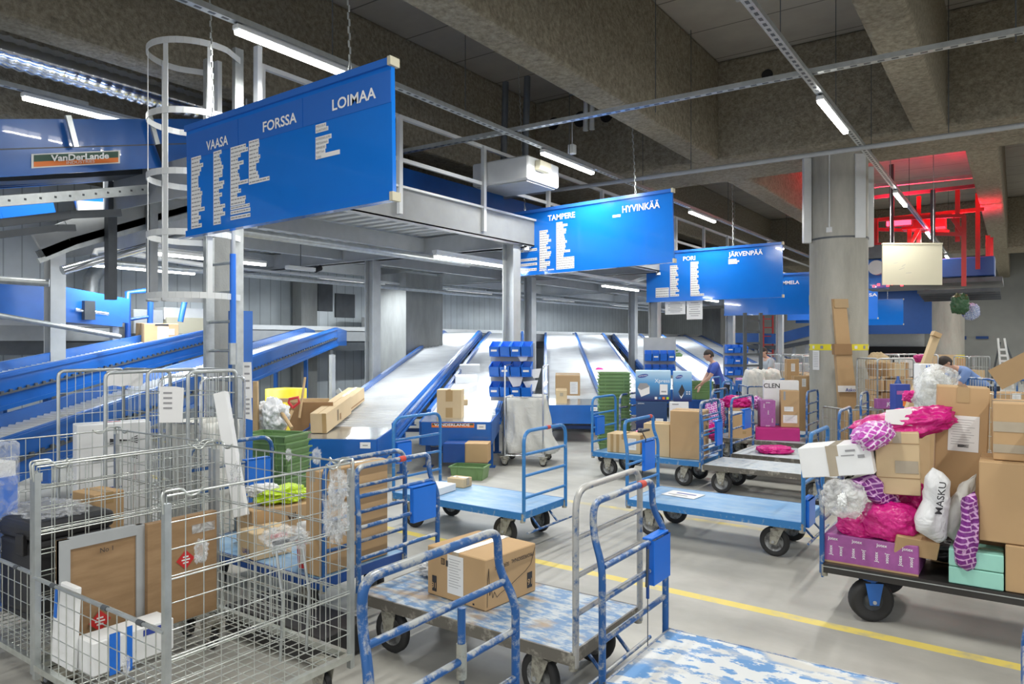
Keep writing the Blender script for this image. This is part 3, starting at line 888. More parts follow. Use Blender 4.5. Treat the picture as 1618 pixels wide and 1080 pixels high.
def chute(ya, yb, label, wall=0.06, face=0.22, table=True, s1=12.3, s0=0.0, dark=False, logo=False, note=True):
    """roller chute: local x across, y up the slope; the roller bed climbs away from the aisle"""
    w = (yb - ya) * 0.534
    t = thing('roller_chute', label, 'chute', (-6.85, ya, 0), math.atan2(-DX, DY))
    z = lambda s: 0.7 + SL * s
    zr = -wall                                  # roller top against rail top
    bl = 'blue'
    for (x, nm) in ((0.0, 'left'), (w, 'right')):
        b = MB()
        ss = (s0 + (0.72 if table else 0), s1)
        xs = -0.03 if nm == 'left' else 0.03
        for (x0, dx, za, zb, mt) in ((x + xs, 0.05, 0.0, -face, bl), (x + xs * 2.3, 0.02, -0.01, -0.05, bl), (x + xs * 2.2, 0.03, -face * 0.55, -face * 0.60, 'steeldark' if face > 0.3 else bl), (x + xs * 2.6, 0.02, -face * 0.9, -face * 1.02, bl)):
            b.prism([(x0 - dx / 2, ss[0], z(ss[0]) + zb), (x0 + dx / 2, ss[0], z(ss[0]) + zb), (x0 + dx / 2, ss[0], z(ss[0]) + za), (x0 - dx / 2, ss[0], z(ss[0]) + za)], (0, ss[1] - ss[0], SL * (ss[1] - ss[0])), mt)
        if face > 0.3:
            k = int((ss[1] - ss[0]) / 0.14)
            for i in range(k):
                s = ss[0] + i * 0.14
                b.box((x + xs * 2.4, s, z(s) - face * 0.52), (0.015, 0.05, 0.03), 'steeldark')
        b.build('side_rail', t)
    b = MB(); s = s0 + (0.78 if table else 0.0)
    while s < s1:
        b.tube([(0.0, s, z(s) + zr - 0.025), (w, s, z(s) + zr - 0.025)], 0.023, 'roller', 6, caps=False)
        s += 0.105
    b.build('roller_bed', t)
    b = MB()
    b.prism([(0, s0 + 0.75, z(s0 + 0.75) - wall - 0.11), (w, s0 + 0.75, z(s0 + 0.75) - wall - 0.11), (w, s0 + 0.75, z(s0 + 0.75) - wall - 0.07), (0, s0 + 0.75, z(s0 + 0.75) - wall - 0.07)], (0, s1 - s0 - 0.75, SL * (s1 - s0 - 0.75)), 'steeldark')
    b.build('gap_shade_sheet', t)  # dark sheet added so the gaps between rollers look shaded
    # curved crest at the top
    b = MB()
    for x in (-0.03, w + 0.03):
        b.prism([(x - 0.03, s1, z(s1) - face), (x - 0.03, s1, z(s1)), (x - 0.03, s1 + 0.8, z(s1) - 0.06), (x - 0.03, s1 + 0.8, z(s1) - face)], (0.06, 0, 0), bl)
    b.box((w / 2, s1 + 0.4, z(s1) - wall - 0.06), (w, 0.8, 0.03), 'steelgrey')
    b.build('chute_crest', t)
    if table:
        b = MB(); zt = 0.68
        b.prism([(-0.04, 0, zt - 0.012), (w * 0.98, 0, zt - 0.012), (w + 0.04, 0.75, zt + 0.05 - 0.012), (-0.04, 0.75, zt + 0.05 - 0.012)], (0, 0, 0.012), 'plate')
        b.build('end_plate', t)
        b = MB()
        b.box((w / 2 - 0.02, -0.01, zt - 0.17), (w + 0.02, 0.02, 0.33), 'blue')
        b.prism([(w * 0.98, 0, zt - 0.33), (w + 0.05, 0.75, zt - 0.20), (w + 0.05, 0.75, zt + 0.07), (w * 0.98, 0, zt)], (0.02, 0, 0), 'blue')
        b.prism([(-0.06, 0, zt - 0.33), (-0.06, 0.75, zt - 0.20), (-0.06, 0.75, zt + 0.07), (-0.06, 0, zt)], (0.02, 0, 0), 'blue')
        b.build('end_panel', t)
        if note:
            b = MB(); b.box((w - 0.14, -0.025, zt - 0.07), (0.12, 0.006, 0.07), 'paper'); b.box((w - 0.14, -0.029, zt - 0.07), (0.06, 0.002, 0.012), 'inkgrey')
            b.build('number_label', t)
        if logo:
            b = MB(); b.box((0.42, -0.026, zt - 0.05), (0.6, 0.008, 0.06), 'orange'); b.box((0.42, -0.031, zt - 0.035), (0.58, 0.002, 0.022), 'logogreen')
            b.text('VANDERLANDE', (0.16, -0.034, zt - 0.06), (1, 0, 0), (0, 0, 1), 0.05, 'white', off=0.02, width=0.5); b.build('maker_plate', t)['label'] = 'orange maker plate'
        sx = (0.25, 1.6)
    else: sx = ()
    for i, s in enumerate(list(sx) + [4.2, 7.2, 10.4]):
        if s > s1: continue
        for x in (0.03, w - 0.03):
            b = MB(); zz = z(s) - (0.2 if s > 0.5 else 0.1)
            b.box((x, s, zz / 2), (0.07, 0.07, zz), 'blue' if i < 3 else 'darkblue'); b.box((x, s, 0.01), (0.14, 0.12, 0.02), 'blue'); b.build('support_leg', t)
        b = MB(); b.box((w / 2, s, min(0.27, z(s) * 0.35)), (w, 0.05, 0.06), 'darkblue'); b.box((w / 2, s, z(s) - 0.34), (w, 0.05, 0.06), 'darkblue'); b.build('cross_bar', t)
    return t

chutes = [
    (-2.26, -1.04, 'blue roller chute at far left carrying the brown JOLE-printed carton', dict(wall=0.11, face=0.42, table=False)),
    (0.49, 1.77, 'blue roller chute at left passing behind the caged ladder', dict(wall=0.11, face=0.42, table=False, s0=0.6)),
    (5.42, 7.22, 'wide roller chute holding the two long pale cartons', dict()),
    (7.62, 9.42, 'roller chute with a taped parcel and white packets, orange plate on its end', dict(logo=True)),
    (10.92, 12.72, 'roller chute with a small and a larger carton at its foot', dict()),
    (12.86, 14.75, 'empty roller chute behind the tall green crate stack', dict(note=False)),
    (16.1, 18.0, 'roller chute behind the blue bin rack and blue printed cartons', dict()),
    (18.1, 20.1, 'roller chute bearing pink parcels behind the blue printed cartons', dict()),
    (21.0, 22.9, 'roller chute directly in front of the worker in blue', dict()),
    (23.1, 25.0, 'roller chute reaching down behind the blue bin tower on the post', dict()),
    (26.3, 28.2, 'second farthest roller chute, past the square concrete column', dict(note=False)),
    (28.4, 30.3, 'farthest roller chute, beside the dark upright ladder', dict(note=False)),
]
for ya, yb, lab, kw in chutes: chute(ya, yb, lab.replace('JOLE-printed', 'printed'), **kw)

# sorter running along the tops of the chutes
t = thing('sorter_line', 'long pale sorter casing running along the tops of all chutes', 'sorter', (-14.1, 0, 0))
b = MB(); b.box((0, 18, 2.13), (0.7, 42, 0.10), 'steelwhite'); b.box((0, 18, 1.95), (0.6, 42, 0.26), 'steelgrey'); b.build('casing', t)
b = MB(); b.box((0.0, 18, 1.70), (0.5, 42, 0.24), 'steeldark'); b.build('drive_channel', t)
for yy in range(0, 38, 3):
    b = MB(); b.box((0.25, yy, 0.8), (0.09, 0.09, 1.6), 'steelgrey'); b.build('support_leg', t)
b = MB(); b.box((-0.2, 14.9, 2.33), (0.3, 2.6, 0.28), 'steelwhite'); b.build('cover', t)
# dark racking and braces beneath the chutes' upper half
for (px0, py0, px1, py1, d, mat) in ((525, 560, 525, 660, 11.5, 'steelgrey'), (533, 615, 560, 650, 11.4, 'steelgrey')):
    p = at(px0, py0, d=d); q = at(px1, py1, d=d)
    b = MB().bar(p, (q.x, q.y, 0.0 if px0 == px1 else q.z), 0.07, 0.07, mat); tag(b.build('rack_post' if px0 == px1 else 'rack_brace'), 'grey steel %s in the dark space beneath the chutes' % ('post' if px0 == px1 else 'brace'), 'steelwork')

# ---- high blue belt conveyor, upper left, climbing onto the mezzanine
t = thing('belt_conveyor', 'high blue belt conveyor climbing past the caged ladder, maker plate on its side', 'conveyor', (-7.6, 0, 0))
prof_top = [(-3.0, 2.38), (5.1, 4.44), (16.0, 4.44)]
def side(y, off):
    if y < 5.1: return 2.38 + (y + 3.0) * (4.44 - 2.38) / 8.1 + off
    return 4.44 + off
def ribbon(x, a, b_, y0, y1, mat, name, par, th=0.03):
    b = MB()
    ys = [y0] + ([5.1] if y0 < 5.1 < y1 else []) + [y1]
    poly = [(x, y, side(y, a)) for y in ys] + [(x, y, side(y, b_)) for y in reversed(ys)]
    b.prism(poly, (-th, 0, 0), mat)
    return b.build(name, par)
ribbon(0.0, 0.0, -0.27, -3, 12.5, 'blue', 'upper_side_plate', t)
ribbon(0.015, -0.285, -0.53, -3, 12.5, 'blue', 'lower_side_plate', t)
ribbon(0.0, -0.27, -0.285, -3, 12.5, 'steeldark', 'seam_strip', t)
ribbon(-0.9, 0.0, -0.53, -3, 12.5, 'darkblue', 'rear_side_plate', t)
b = MB()
for (ya, yb) in ((-3, 5.1), (5.1, 12.5)):
    b.prism([(0, ya, side(ya, -0.30)), (-0.9, ya, side(ya, -0.30)), (-0.9, ya, side(ya, -0.34)), (0, ya, side(ya, -0.34))], (0, yb - ya, side(yb, 0) - side(ya, 0)), 'steeldark')
b.build('belt', t)
# maker plate
a0 = at(50, 243, X=-7.57); a1 = at(190, 237, X=-7.57); c0 = at(54, 258, X=-7.57)
ud = (a1 - a0).normalized(); L = (a1 - a0).length; hgt = 0.135
up = V((0, 0, 1)); loc0 = V((0.03, a0.y, a0.z - hgt))
b = MB()
def plate(u0, u1, v0, v1, x, mat):
    p = [loc0 + ud * u0 + up * v0, loc0 + ud * u1 + up * v0, loc0 + ud * u1 + up * v1, loc0 + ud * u0 + up * v1]
    for q in p: q.x = x
    b.prism(p, (0.003, 0, 0), mat)
plate(0, L, 0, hgt, 0.022, 'paper'); plate(0.02, L - 0.02, 0.06, hgt - 0.012, 0.026, 'logogreen'); plate(0.02, L - 0.02, 0.012, 0.06, 0.026, 'orange')
b.text('VanDerLande', loc0 + ud * (L * 0.2) + up * 0.055 + V((0.012, 0, 0)), ud, up, 0.085, 'white', off=0.03, width=L * 0.66)
b.text('INDUSTRIES', loc0 + ud * (L * 0.36) + up * 0.02 + V((0.012, 0, 0)), ud, up, 0.04, 'paper', width=L * 0.32)
b.v = [V((max(v.x, 0.03) if v.x > 0.027 else v.x, v.y, v.z)) for v in b.v]
o = b.build('maker_plate', t); o['label'] = 'green and orange maker plate'
for (px0, py0, px1, py1) in ((108, 182, 121, 232), (236, 180, 250, 230)):
    p = at(px0, py0, X=-7.5); q = at(px1, py1, X=-7.5)
    b = MB(); b.bar((0.09, p.y, p.z), (0.09, q.y, q.z), 0.03, 0.05, 'galv'); b.build('side_bracket', t)
b = MB(); p = at(253, 236, X=-7.5); b.cyl((0.1, p.y - 0.02, p.z + 0.05), (0.1, p.y + 0.06, p.z - 0.15), 0.035, 'black', 10); b.build('gas_strut', t)
for yy in (0.4, 2.4, 5.6, 8.4, 10.8):
    b = MB(); b.cyl((-0.45, yy, side(yy, -0.32)), (-0.45, yy, 6.6), 0.012, 'steelgrey', 6); b.build('hanger_rod', t)
# levels of channels and belts beneath it
def strut(name, label, cat, pts, w, h, mat, X, holes=False):
    b = MB(); P = [at(px, py, X=X) for px, py in pts]
    for i in range(len(P) - 1): b.bar(P[i], P[i + 1], w, h, mat)
    if holes:
        for i in range(len(P) - 1):
            k = int((P[i + 1] - P[i]).length / 0.12)
            for j in range(k):
                q = P[i] + (P[i + 1] - P[i]) * ((j + 0.5) / k); b.box((q.x + w / 2 + 0.002, q.y, q.z), (0.006, 0.02, 0.02), 'steeldark')
    return tag(b.build(name), label, cat)
strut('steel_channel', 'perforated pale steel channel just beneath the high blue conveyor', 'channel', [(-60, 322), (0, 318), (120, 309), (232, 299)], 0.05, 0.10, 'galv', -7.9, True)
strut('steel_channel', 'dark steel channel, second below the high blue conveyor', 'channel', [(-60, 356), (0, 352), (110, 339), (190, 336)], 0.06, 0.08, 'steeldark', -8.2)
strut('steel_channel', 'dark channel, third and lowest below the high blue conveyor', 'channel', [(-60, 375), (0, 371), (90, 360), (118, 360)], 0.06, 0.07, 'steeldark', -8.3)
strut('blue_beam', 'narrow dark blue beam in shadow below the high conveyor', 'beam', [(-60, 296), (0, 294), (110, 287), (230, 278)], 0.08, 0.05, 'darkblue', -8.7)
strut('conveyor_underside', 'dark belt underside beneath the high blue conveyor', 'conveyor part', [(-60, 284), (0, 282), (110, 277), (232, 270)], 0.6, 0.12, 'steeldark', -8.4)
for (pts, mat, X, h, lab) in (([(-60, 336), (0, 332), (84, 324)], 'holder', -9.6, 0.24, 'bright blue conveyor side glimpsed between the dark channels'),
                              ([(118, 318), (205, 310)], 'holder', -9.4, 0.16, 'short bright blue conveyor side near the caged ladder'),
                              ([(122, 326), (195, 330)], 'steelwhite', -9.3, 0.14, 'pale plate beneath the short bright blue conveyor side')):
    strut('blue_conveyor', lab, 'conveyor part', pts, 0.04, h, mat, X)
t = thing('inclined_conveyor', 'grey steel inclined conveyor climbing to the right behind the ladder cage', 'conveyor')
for (y_off, h, mat, nm) in ((0, 0.28, 'steelgrey', 'side_plate'), (14, 0.08, 'steeldark', 'belt_edge'), (24, 0.06, 'galv', 'lower_channel')):
    b = MB(); P = [at(px, py + y_off, X=-8.9) for px, py in ((60, 388), (110, 368), (230, 334), (330, 306))]
    for i in range(3): b.bar(P[i], P[i + 1], 0.05, h, mat)
    b.build(nm, t)
for px in (175, 240):
    p = at(px, 330, X=-8.8); b = MB(); b.box((p.x, p.y, 3.0), (0.10, 0.10, 1.4), 'steelgrey' if px != 175 else 'steeldark'); b.build('hanger_post', t)
strut('pipe', 'thick pale pipe sloping up to the right behind the ladder cage', 'pipe', [(98, 430), (210, 398), (320, 366)], 0.0, 0.0, 'galv', -9.2)
bpy.data.objects.remove([o for o in bpy.data.objects if o.name.startswith('pipe') and o.get('label', '').startswith('thick pale')][0])
b = MB().tube([at(98, 427, X=-9.2), at(210, 396, X=-9.2), at(320, 364, X=-9.2)], 0.055, 'chrome', 10); tag(b.build('pipe'), 'thick pale pipe sloping up to the right behind the ladder cage', 'pipe')
b = MB().tube([at(-30, 440, X=-9.4), at(78, 447, X=-9.1)], 0.045, 'galv', 10); tag(b.build('pipe'), 'short horizontal grey pipe at far left ending at the steel post', 'pipe')
b = MB().tube([at(-30, 493, X=-10.4), at(190, 532, X=-10.4)], 0.035, 'galv', 8); tag(b.build('pipe'), 'thin pale pipe below the low lit tube at far left', 'pipe')
b = MB().tube([at(150, 402, X=-10.4), at(152, 396, X=-10.4), at(165, 394, X=-10.4), at(330, 420, X=-10.4)], 0.04, 'steelwhite', 8); tag(b.build('pipe'), 'bent white pipe beneath the mezzanine behind the ladder cage', 'pipe')
# lower blue conveyor, far left
t = thing('belt_conveyor', 'glossy blue belt conveyor at far left sloping down behind the grey post', 'conveyor')
b = MB(); X = -12.2
P = [at(x, y, X=X) for x, y in ((-60, 428), (0, 437), (98, 452), (183, 468), (205, 472), (203, 510), (98, 498), (0, 474), (-60, 466))]
b.prism(P, (-0.7, 0, 0), 'blue'); b.build('side_casing', t)
b = MB(); P = [at(x, y, X=X + 0.03) for x, y in ((-60, 468), (0, 468), (98, 484), (195, 498), (193, 516), (98, 508), (0, 500), (-60, 496))]
b.prism(P, (-0.7, 0, 0), 'blue'); b.build('lower_casing', t)
b = MB(); p = at(140, 490, X=X + 0.1)
b.box((p.x, p.y, p.z), (0.1, 0.16, 0.3), 'steeldark'); b.cyl((p.x, p.y - 0.2, p.z), (p.x, p.y + 0.3, p.z - 0.05), 0.03, 'chrome', 8); b.build('drive_unit', t)
for px in (100, 190):
    p = at(px, 510, X=X); b = MB(); b.box((p.x - 0.2, p.y, p.z / 2), (0.1, 0.1, p.z), 'steelgrey'); b.build('support_leg', t)
# blue tube frame and grey cases beyond chute one
b = MB(); X = -12.4
b.tube([at(202, 545, X=X), at(202, 462, X=X), at(236, 458, X=X), at(238, 470, X=X), at(237, 512, X=X)], 0.05, 'darkblue', 8)
b.tube([at(202, 505, X=X), at(238, 500, X=X)], 0.03, 'darkblue', 6)
b.tube([at(293, 470, X=X), at(285, 508, X=X)], 0.05, 'blue', 8)
tag(b.build('guard_frame'), 'blue tubular guard frame behind the printed carton on the left chute', 'guard frame')
for (a_, c_, y0, y1, mat, lab) in ((208, 255, 488, 500, 'steelgrey', 'grey metal case end behind the blue guard frame'), (256, 330, 485, 500, 'steelwhite', 'pale long metal case beyond the printed carton'),
                                  (258, 330, 501, 512, 'boardbeige', 'beige low case beyond the printed carton')):
    p = at(a_, y0, X=-13.2); q = at(c_, y1, X=-13.2)
    zb_ = 2.22 if mat == 'steelwhite' else 1.95; xo_ = -13.25 if mat == 'boardbeige' else -13.3
    b = MB().box((xo_, (p.y + q.y) / 2, (p.z + zb_) / 2), (0.35, q.y - p.y, p.z - zb_), mat); tag(b.build('metal_case', bevel=0.01), lab, 'case')
# wall duct elbow
b = MB(); P = [at(x, y, X=-14.6) for x, y in ((143, 525), (143, 470), (145, 440), (156, 424), (170, 424))]
b.tube(P, 0.16, 'galv', 8); tag(b.build('wall_duct'), 'galvanised duct bending up the ribbed wall at left', 'duct')
# spiral duct under the roof
b = MB(); Xd = -9.3
p0 = V((Xd, 1.2, 4.93)); n_ = 200; pts = []; rs = []
for i in range(n_):
    y = 1.0 + i * 0.042
    pts.append((Xd, y, 5.06)); rs.append(0.17 + (0.016 if i % 3 == 0 else 0.0))
b.tube(pts, rs, 'chrome', 20); o = b.build('spiral_duct'); tag(o, 'large shiny corrugated ventilation duct under the ceiling at upper left', 'duct')

# ---- ladder with safety cage
t = thing('caged_ladder', 'tall galvanised ladder with a round safety cage up to the mezzanine', 'ladder', (-6.34, 4.15, 0))
for x in (-0.24, 0.24):
    MB().box((x, 0, 2.3), (0.05, 0.09, 4.6), 'galv').build('stile', t)
z = 0.3
while z < 3.7:
    MB().cyl((-0.24, 0, z), (0.24, 0, z), 0.016, 'galv', 8).build('rung', t); z += 0.283
def arc(R0, cy, zz, a0=-12, a1=192, n=22):
    return [(R0 * math.cos(math.radians(a0 + (a1 - a0) * i / n)), cy - R0 * math.sin(math.radians(a0 + (a1 - a0) * i / n)), zz) for i in range(n + 1)]
for zz in (4.48, 3.86, 3.32, 2.78, 2.22):
    b = MB(); pts = [(0.27, 0.0, zz)] + arc(0.40, -0.30, zz) + [(-0.27, 0.0, zz)]
    for i in range(len(pts) - 1):
        b.bar(pts[i], pts[i + 1], 0.008, 0.055, 'steelwhite') if False else None
        p, q = V(pts[i]), V(pts[i + 1])
        nrm = V((p.x + q.x, p.y + q.y + 0.60, 0)).normalized()
        b.prism([p + V((0, 0, -0.028)), q + V((0, 0, -0.028)), q + V((0, 0, 0.028)), p + V((0, 0, 0.028))], nrm * 0.008, 'steelwhite')
    b.build('cage_hoop', t)
for a in (12, 68, 118, 168):
    x, y = 0.39 * math.cos(math.radians(a)), -0.30 - 0.39 * math.sin(math.radians(a))
    b = MB(); b.box((x, y, 3.35), (0.045, 0.008, 2.30), 'steelwhite', rz=math.radians(-a + 90)); b.build('cage_strap', t)
for x in (-0.32, 0.34):
    b = MB(); b.box((x, 0.15, 4.05), (0.07, 0.05, 1.2), 'steelwhite'); b.build('grab_post', t)
# concrete-grey post right behind it and blue folding bar
p = at(345, 500, d=7.4)
b = MB().box((p.x, p.y, 1.67), (0.16, 0.2, 3.34), 'darkconc'); tag(b.build('steel_post'), 'dark grey post standing right behind the caged ladder', 'post')
p = at(368, 500, d=6.72); z0 = at(368, 545, d=6.72).z; z1 = at(368, 360, d=6.72).z
b = MB(); b.cyl((p.x, p.y, z0), (p.x, p.y, 2.62), 0.028, 'holder', 10); b.cyl((p.x, p.y, z0 - 0.18), (p.x, p.y, z0 + 0.02), 0.036, 'galv', 10); b.cyl((p.x, p.y, 2.62), (p.x, p.y, z1), 0.022, 'steelgrey', 8)
tag(b.build('lock_bar'), 'blue tubular bar fixed upright against the caged ladder', 'bar')

# ---- hanging signs
def chain(b, p0, p1, mat='galv', r=0.008):
    p0 = V(p0); p1 = V(p1); L = (p1 - p0).length; k = max(2, int(L / 0.05))
    for i in range(k):
        a = p0 + (p1 - p0) * (i / k); c = p0 + (p1 - p0) * ((i + 0.95) / k)
        o = V((0.006 if i % 2 else -0.006, 0.0, 0)) if True else V()
        b.bar(a + o, c + o, 0.006 if i % 2 else 0.014, 0.014 if i % 2 else 0.006, mat)
def hang_sign(Y, xl, xr, z0, z1, label, tilt, words, columns, band_, name='hanging_sign', mat='signblue', chains=(0.12, 0.86), ztop=None, papers=()):
    t = thing(name, label, 'sign', (xl, Y, z0))
    Lx = xr - xl; H = z1 - z0
    t.rotation_euler = (0, -tilt, 0)
    inv = (Matrix.Translation((xl, Y, z0)) @ Matrix.Rotation(-tilt, 4, 'Y')).inverted()
    MB().box((Lx / 2, 0, H / 2), (Lx, 0.035, H), mat).build('board', t)
    b = MB(); b.box((Lx / 2, 0, H + 0.01), (Lx, 0.08, 0.05), 'signband'); b.box((Lx + 0.005, 0, H + 0.01), (0.03, 0.09, 0.06), 'boardbeige'); b.build('top_rail', t)
    b = MB(); b.box((Lx / 2, 0, 0.0), (Lx, 0.07, 0.05), mat); b.box((Lx + 0.005, 0, 0), (0.03, 0.08, 0.06), 'boardbeige'); b.build('bottom_rail', t)
    if band_:
        b = MB(); xs = [0.0, 0.305, 0.63, 1.0]
        for i in range(3): b.box(((xs[i] + xs[i + 1]) / 2 * Lx, -0.0195, H - 0.155), ((xs[i + 1] - xs[i]) * Lx - 0.008, 0.004, 0.22), 'signband')
        b.build('heading_band', t)
    for (w, px, py, size, wd) in words:
        q = inv @ at(px, py, Y=Y - 0.025)
        b = MB(); b.text(w, (q.x, -0.026, q.z), (1, 0, 0), (0, 0, 1), size, 'white', 'CENTER', 0.02, width=wd); o = b.build('town_name', t); o['label'] = 'white word ' + w
    for (px, ya, yb, widths, words_) in columns:
        k = len(widths)
        for i, wpx in enumerate(widths):
            y0 = ya + (yb - ya) * i / k; y1 = ya + (yb - ya) * (i + 1) / k
            A = inv @ at(px, y0, Y=Y - 0.02); Bq = inv @ at(px, y1, Y=Y - 0.02); C = inv @ at(px + wpx, y1, Y=Y - 0.02)
            h = abs(A.z - Bq.z); wm = C.x - Bq.x; zc = (A.z + Bq.z) / 2
            b = MB(); b.box((A.x + wm / 2, -0.021, zc), (wm, 0.003, h * 1.01), 'paper')
            tw = words_[i] if words_ and i < len(words_) else None
            if tw:
                b.text(tw, (A.x + 0.006, -0.0245, zc - h * 0.30), (1, 0, 0), (0, 0, 1), h * 0.82, 'inkgrey', width=(wm - 0.012) if tw != 'Tyhjä' else None)
            else:
                x = A.x + 0.01; end = A.x + min(wm, 0.36) - 0.012
                while x < end:
                    l = R.uniform(0.018, 0.05); b.box((min(x + l / 2, end), -0.0235, zc), (min(l, end - x + 0.005), 0.001, h * 0.30), 'inkgrey'); x += l + 0.008
            b.build('name_strip', t)
    for u in chains:
        b = MB(); x = u * Lx; zt = (ztop if ztop else 6.5) - z0
        b.tube([(x, 0, H + 0.03), (x - 0.015, 0, H + 0.07), (x, 0, H + 0.13), (x + 0.015, 0, H + 0.07), (x, 0, H + 0.03)], 0.005, 'galv', 5)
        chain(b, (x, 0, H + 0.12), (x - math.sin(tilt) * zt, 0, zt)); b.build('chain', t)
    for (px0, py0, px1, py1) in papers:
        a = inv @ at(px0, py0, Y=Y); c = inv @ at(px1, py1, Y=Y)
        b = MB(); b.box(((a.x + c.x) / 2, 0.0, (a.z + c.z) / 2), (c.x - a.x, 0.004, a.z - c.z), 'paper')
        for k in range(7): b.box(((a.x + c.x) / 2, -0.003, a.z - (a.z - c.z) * (0.15 + 0.11 * k)), ((c.x - a.x) * (0.7 if k % 3 else 0.5), 0.001, 0.012), 'inkgrey')
        b.build('paper_notice', t)
    return t
k5 = 5.4
sA = [82, 70, 100, 82, 70, 58, 58, 60, 75, 92, 85, 85, 82, 112, 62, 78, 60, 88]
sB = [68, 50, 60, 68, 82, 75, 75, 45, 90, 80, 45, 72, 50, 55, 98, 78, 98, 60, 62]
sC = [130, 148, 85, 62, 110, 75, 60, 72, 78, 150, 66, 88, 55, 128, 122]
sD = [85, 88, 80, 80, 95, 85, 60, 60, 75, 85, 175]
hang_sign(3.56, -5.94, -3.462, 2.743, 3.651, 'nearest and largest blue hanging sign, headed VAASA, FORSSA and LOIMAA', math.radians(1.0),
    [('VAASA', 343, 233, 0.111, 0.31), ('FORSSA', 441, 201, 0.111, 0.41), ('LOIMAA', 558, 165, 0.111, 0.445)],
    [(302.5, 249.6, 361.7, [x / k5 for x in sA], None), (337.5, 240, 355.7, [x / k5 for x in sB], None), (364.5, 233.5, 326, [x / k5 for x in sC], None),
     (364.5, 327, 332, [30], None), (364.5, 333.5, 339.5, [31], None), (364.5, 342, 348, [31], None), (393.5, 223.3, 291.9, [x / k5 for x in sD], None),
     (499, 197.8, 210.8, [16.2, 19.7], ['MELLILÄ', 'ALASTARO']), (499, 217.5, 252.3, [24.6, 20, 16.2, 15, 38], ['KOSKENKULMA', 'METSÄMAA', 'NIINIJOKI', 'VIRTTAA', 'Tyhjä'])],
    True, chains=(0.15, 0.83))
k9 = 9.0
tA = [118, 100, 135, 128, 165, 120, 95, 150, 105, 165, 155, 140, 75, 150, 145, 100]
tB = [88, 158, 100, 140, 135, 108, 115, 125, 150, 125, 130, 120, 195, 105, 100, 255, 255, 255, 255, 255]
hang_sign(9.82, -6.93, -4.02, 2.90, 3.90, 'second blue hanging sign, headed TAMPERE and HYVINKÄÄ', math.radians(1.3),
    [('TAMPERE', 887, 346, 0.125, 0.50), ('HYVINKÄÄ', 1012, 332, 0.14, 0.60)],
    [(852.5, 364.5, 425, [x / k9 for x in tA], None), (852.5, 426, 430, [11], None), (866, 425.3, 429, [9.5], None), (879, 351.5, 426, [x / k9 for x in tB], None),
     (823, 394.5, 398.5, [25.5], None), (823, 409.5, 413.5, [25.5], None), (823, 417, 421, [25.5], None), (822.5, 425.5, 429.5, [25.5], None), (798.6, 422, 426, [24], None), (968, 340, 343.8, [12.5], None)],
    False, chains=(0.12, 0.80))
uA = [40, 45, 35, 40, 45, 30, 48, 40, 45, 35, 42, 50, 30, 50]; uB = [45, 40, 42, 35, 45, 38, 45, 35, 42, 40, 48, 50, 45, 50, 75]
hang_sign(14.85, -6.72, -3.80, 2.70, 3.74, 'third blue hanging sign, headed PORI and JÄRVENPÄÄ', math.radians(0.3),
    [('PORI', 1089, 411, 0.125, 0.27), ('JÄRVENPÄÄ', 1178, 403.5, 0.13, 0.70)],
    [(1058.7, 419.4, 468.3, [x / 3.517 for x in uA], None), (1091, 413.7, 467.8, [x / 3.517 for x in uB], None), (1036, 455, 470, [21, 21, 21, 21], None), (1151, 409.5, 417.3, [13, 17, 14], None)],
    False, chains=(0.1, 0.66), papers=((1051, 476, 1083, 496), (1085, 474, 1110, 504)))
hang_sign(19.75, -6.62, -3.80, 2.55, 3.58, 'fourth blue hanging sign, headed NUMMELA, half hidden by the round pillar', 0.0,
    [('NUMMELA', 1243, 449, 0.13, 0.62)], [(1280, 449, 453, [9], None)], False, chains=(0.1,))
hang_sign(27.6, -6.9, -3.9, 2.62, 3.65, 'fifth blue hanging sign, just right of the round pillar', 0.0,
    [('RIISA', 1373, 468, 0.15, 0.5)], [], False, chains=(0.9,), mat='holder')
hang_sign(34.5, -6.9, -3.9, 2.55, 3.60, 'sixth and farthest hanging sign, plain pale blue', 0.0, [], [], False, chains=(0.8,), mat='signblue')
# crest on the fourth sign
p = at(1281, 478, Y=19.70)
b = MB(); b.prism([(-0.14, 0, 0.2), (0.14, 0, 0.2), (0.14, 0, -0.05), (0, 0, -0.2), (-0.14, 0, -0.05)], (0, 0.004, 0), 'yellow')
o = b.build('crest_sticker'); o.location = p + V((0.1, 0.0, 0)); attach(o, [x for x in bpy.data.objects if x.get('label', '').startswith('fourth blue')][0])
# blank beige board
t = thing('blank_board', 'blank beige hanging board in front of the red-lit steelwork', 'board', at(1441, 450, d=13.4), TH)
b = MB(); b.box((0, 0, 0.38), (1.11, 0.03, 0.76), 'boardbeige'); b.build('board', t)
b = MB(); b.box((0.0, 0, 0.765), (1.12, 0.05, 0.03), 'boardbeige'); b.build('top_edge', t)
b = MB()
for (x, z, w, r) in ((-0.25, 0.28, 0.12, 0.6), (-0.2, 0.34, 0.1, 0.8), (-0.12, 0.22, 0.1, 0.1), (-0.35, 0.4, 0.08, 0.3)):
    b.bar((x, -0.017, z), (x + w * math.cos(r), -0.017, z + w * math.sin(r) * 0.6), 0.004, 0.006, 'inkgrey')
b.build('scuff_mark', t)
MB().cyl((-0.4, 0, 0.77), (-0.4, 0, 3.75), 0.006, 'steelgrey', 6).build('hanger_rod', t)
MB().cyl((0.4, 0, 0.77), (0.4, 0, 3.75), 0.006, 'steelgrey', 6).build('hanger_rod', t)

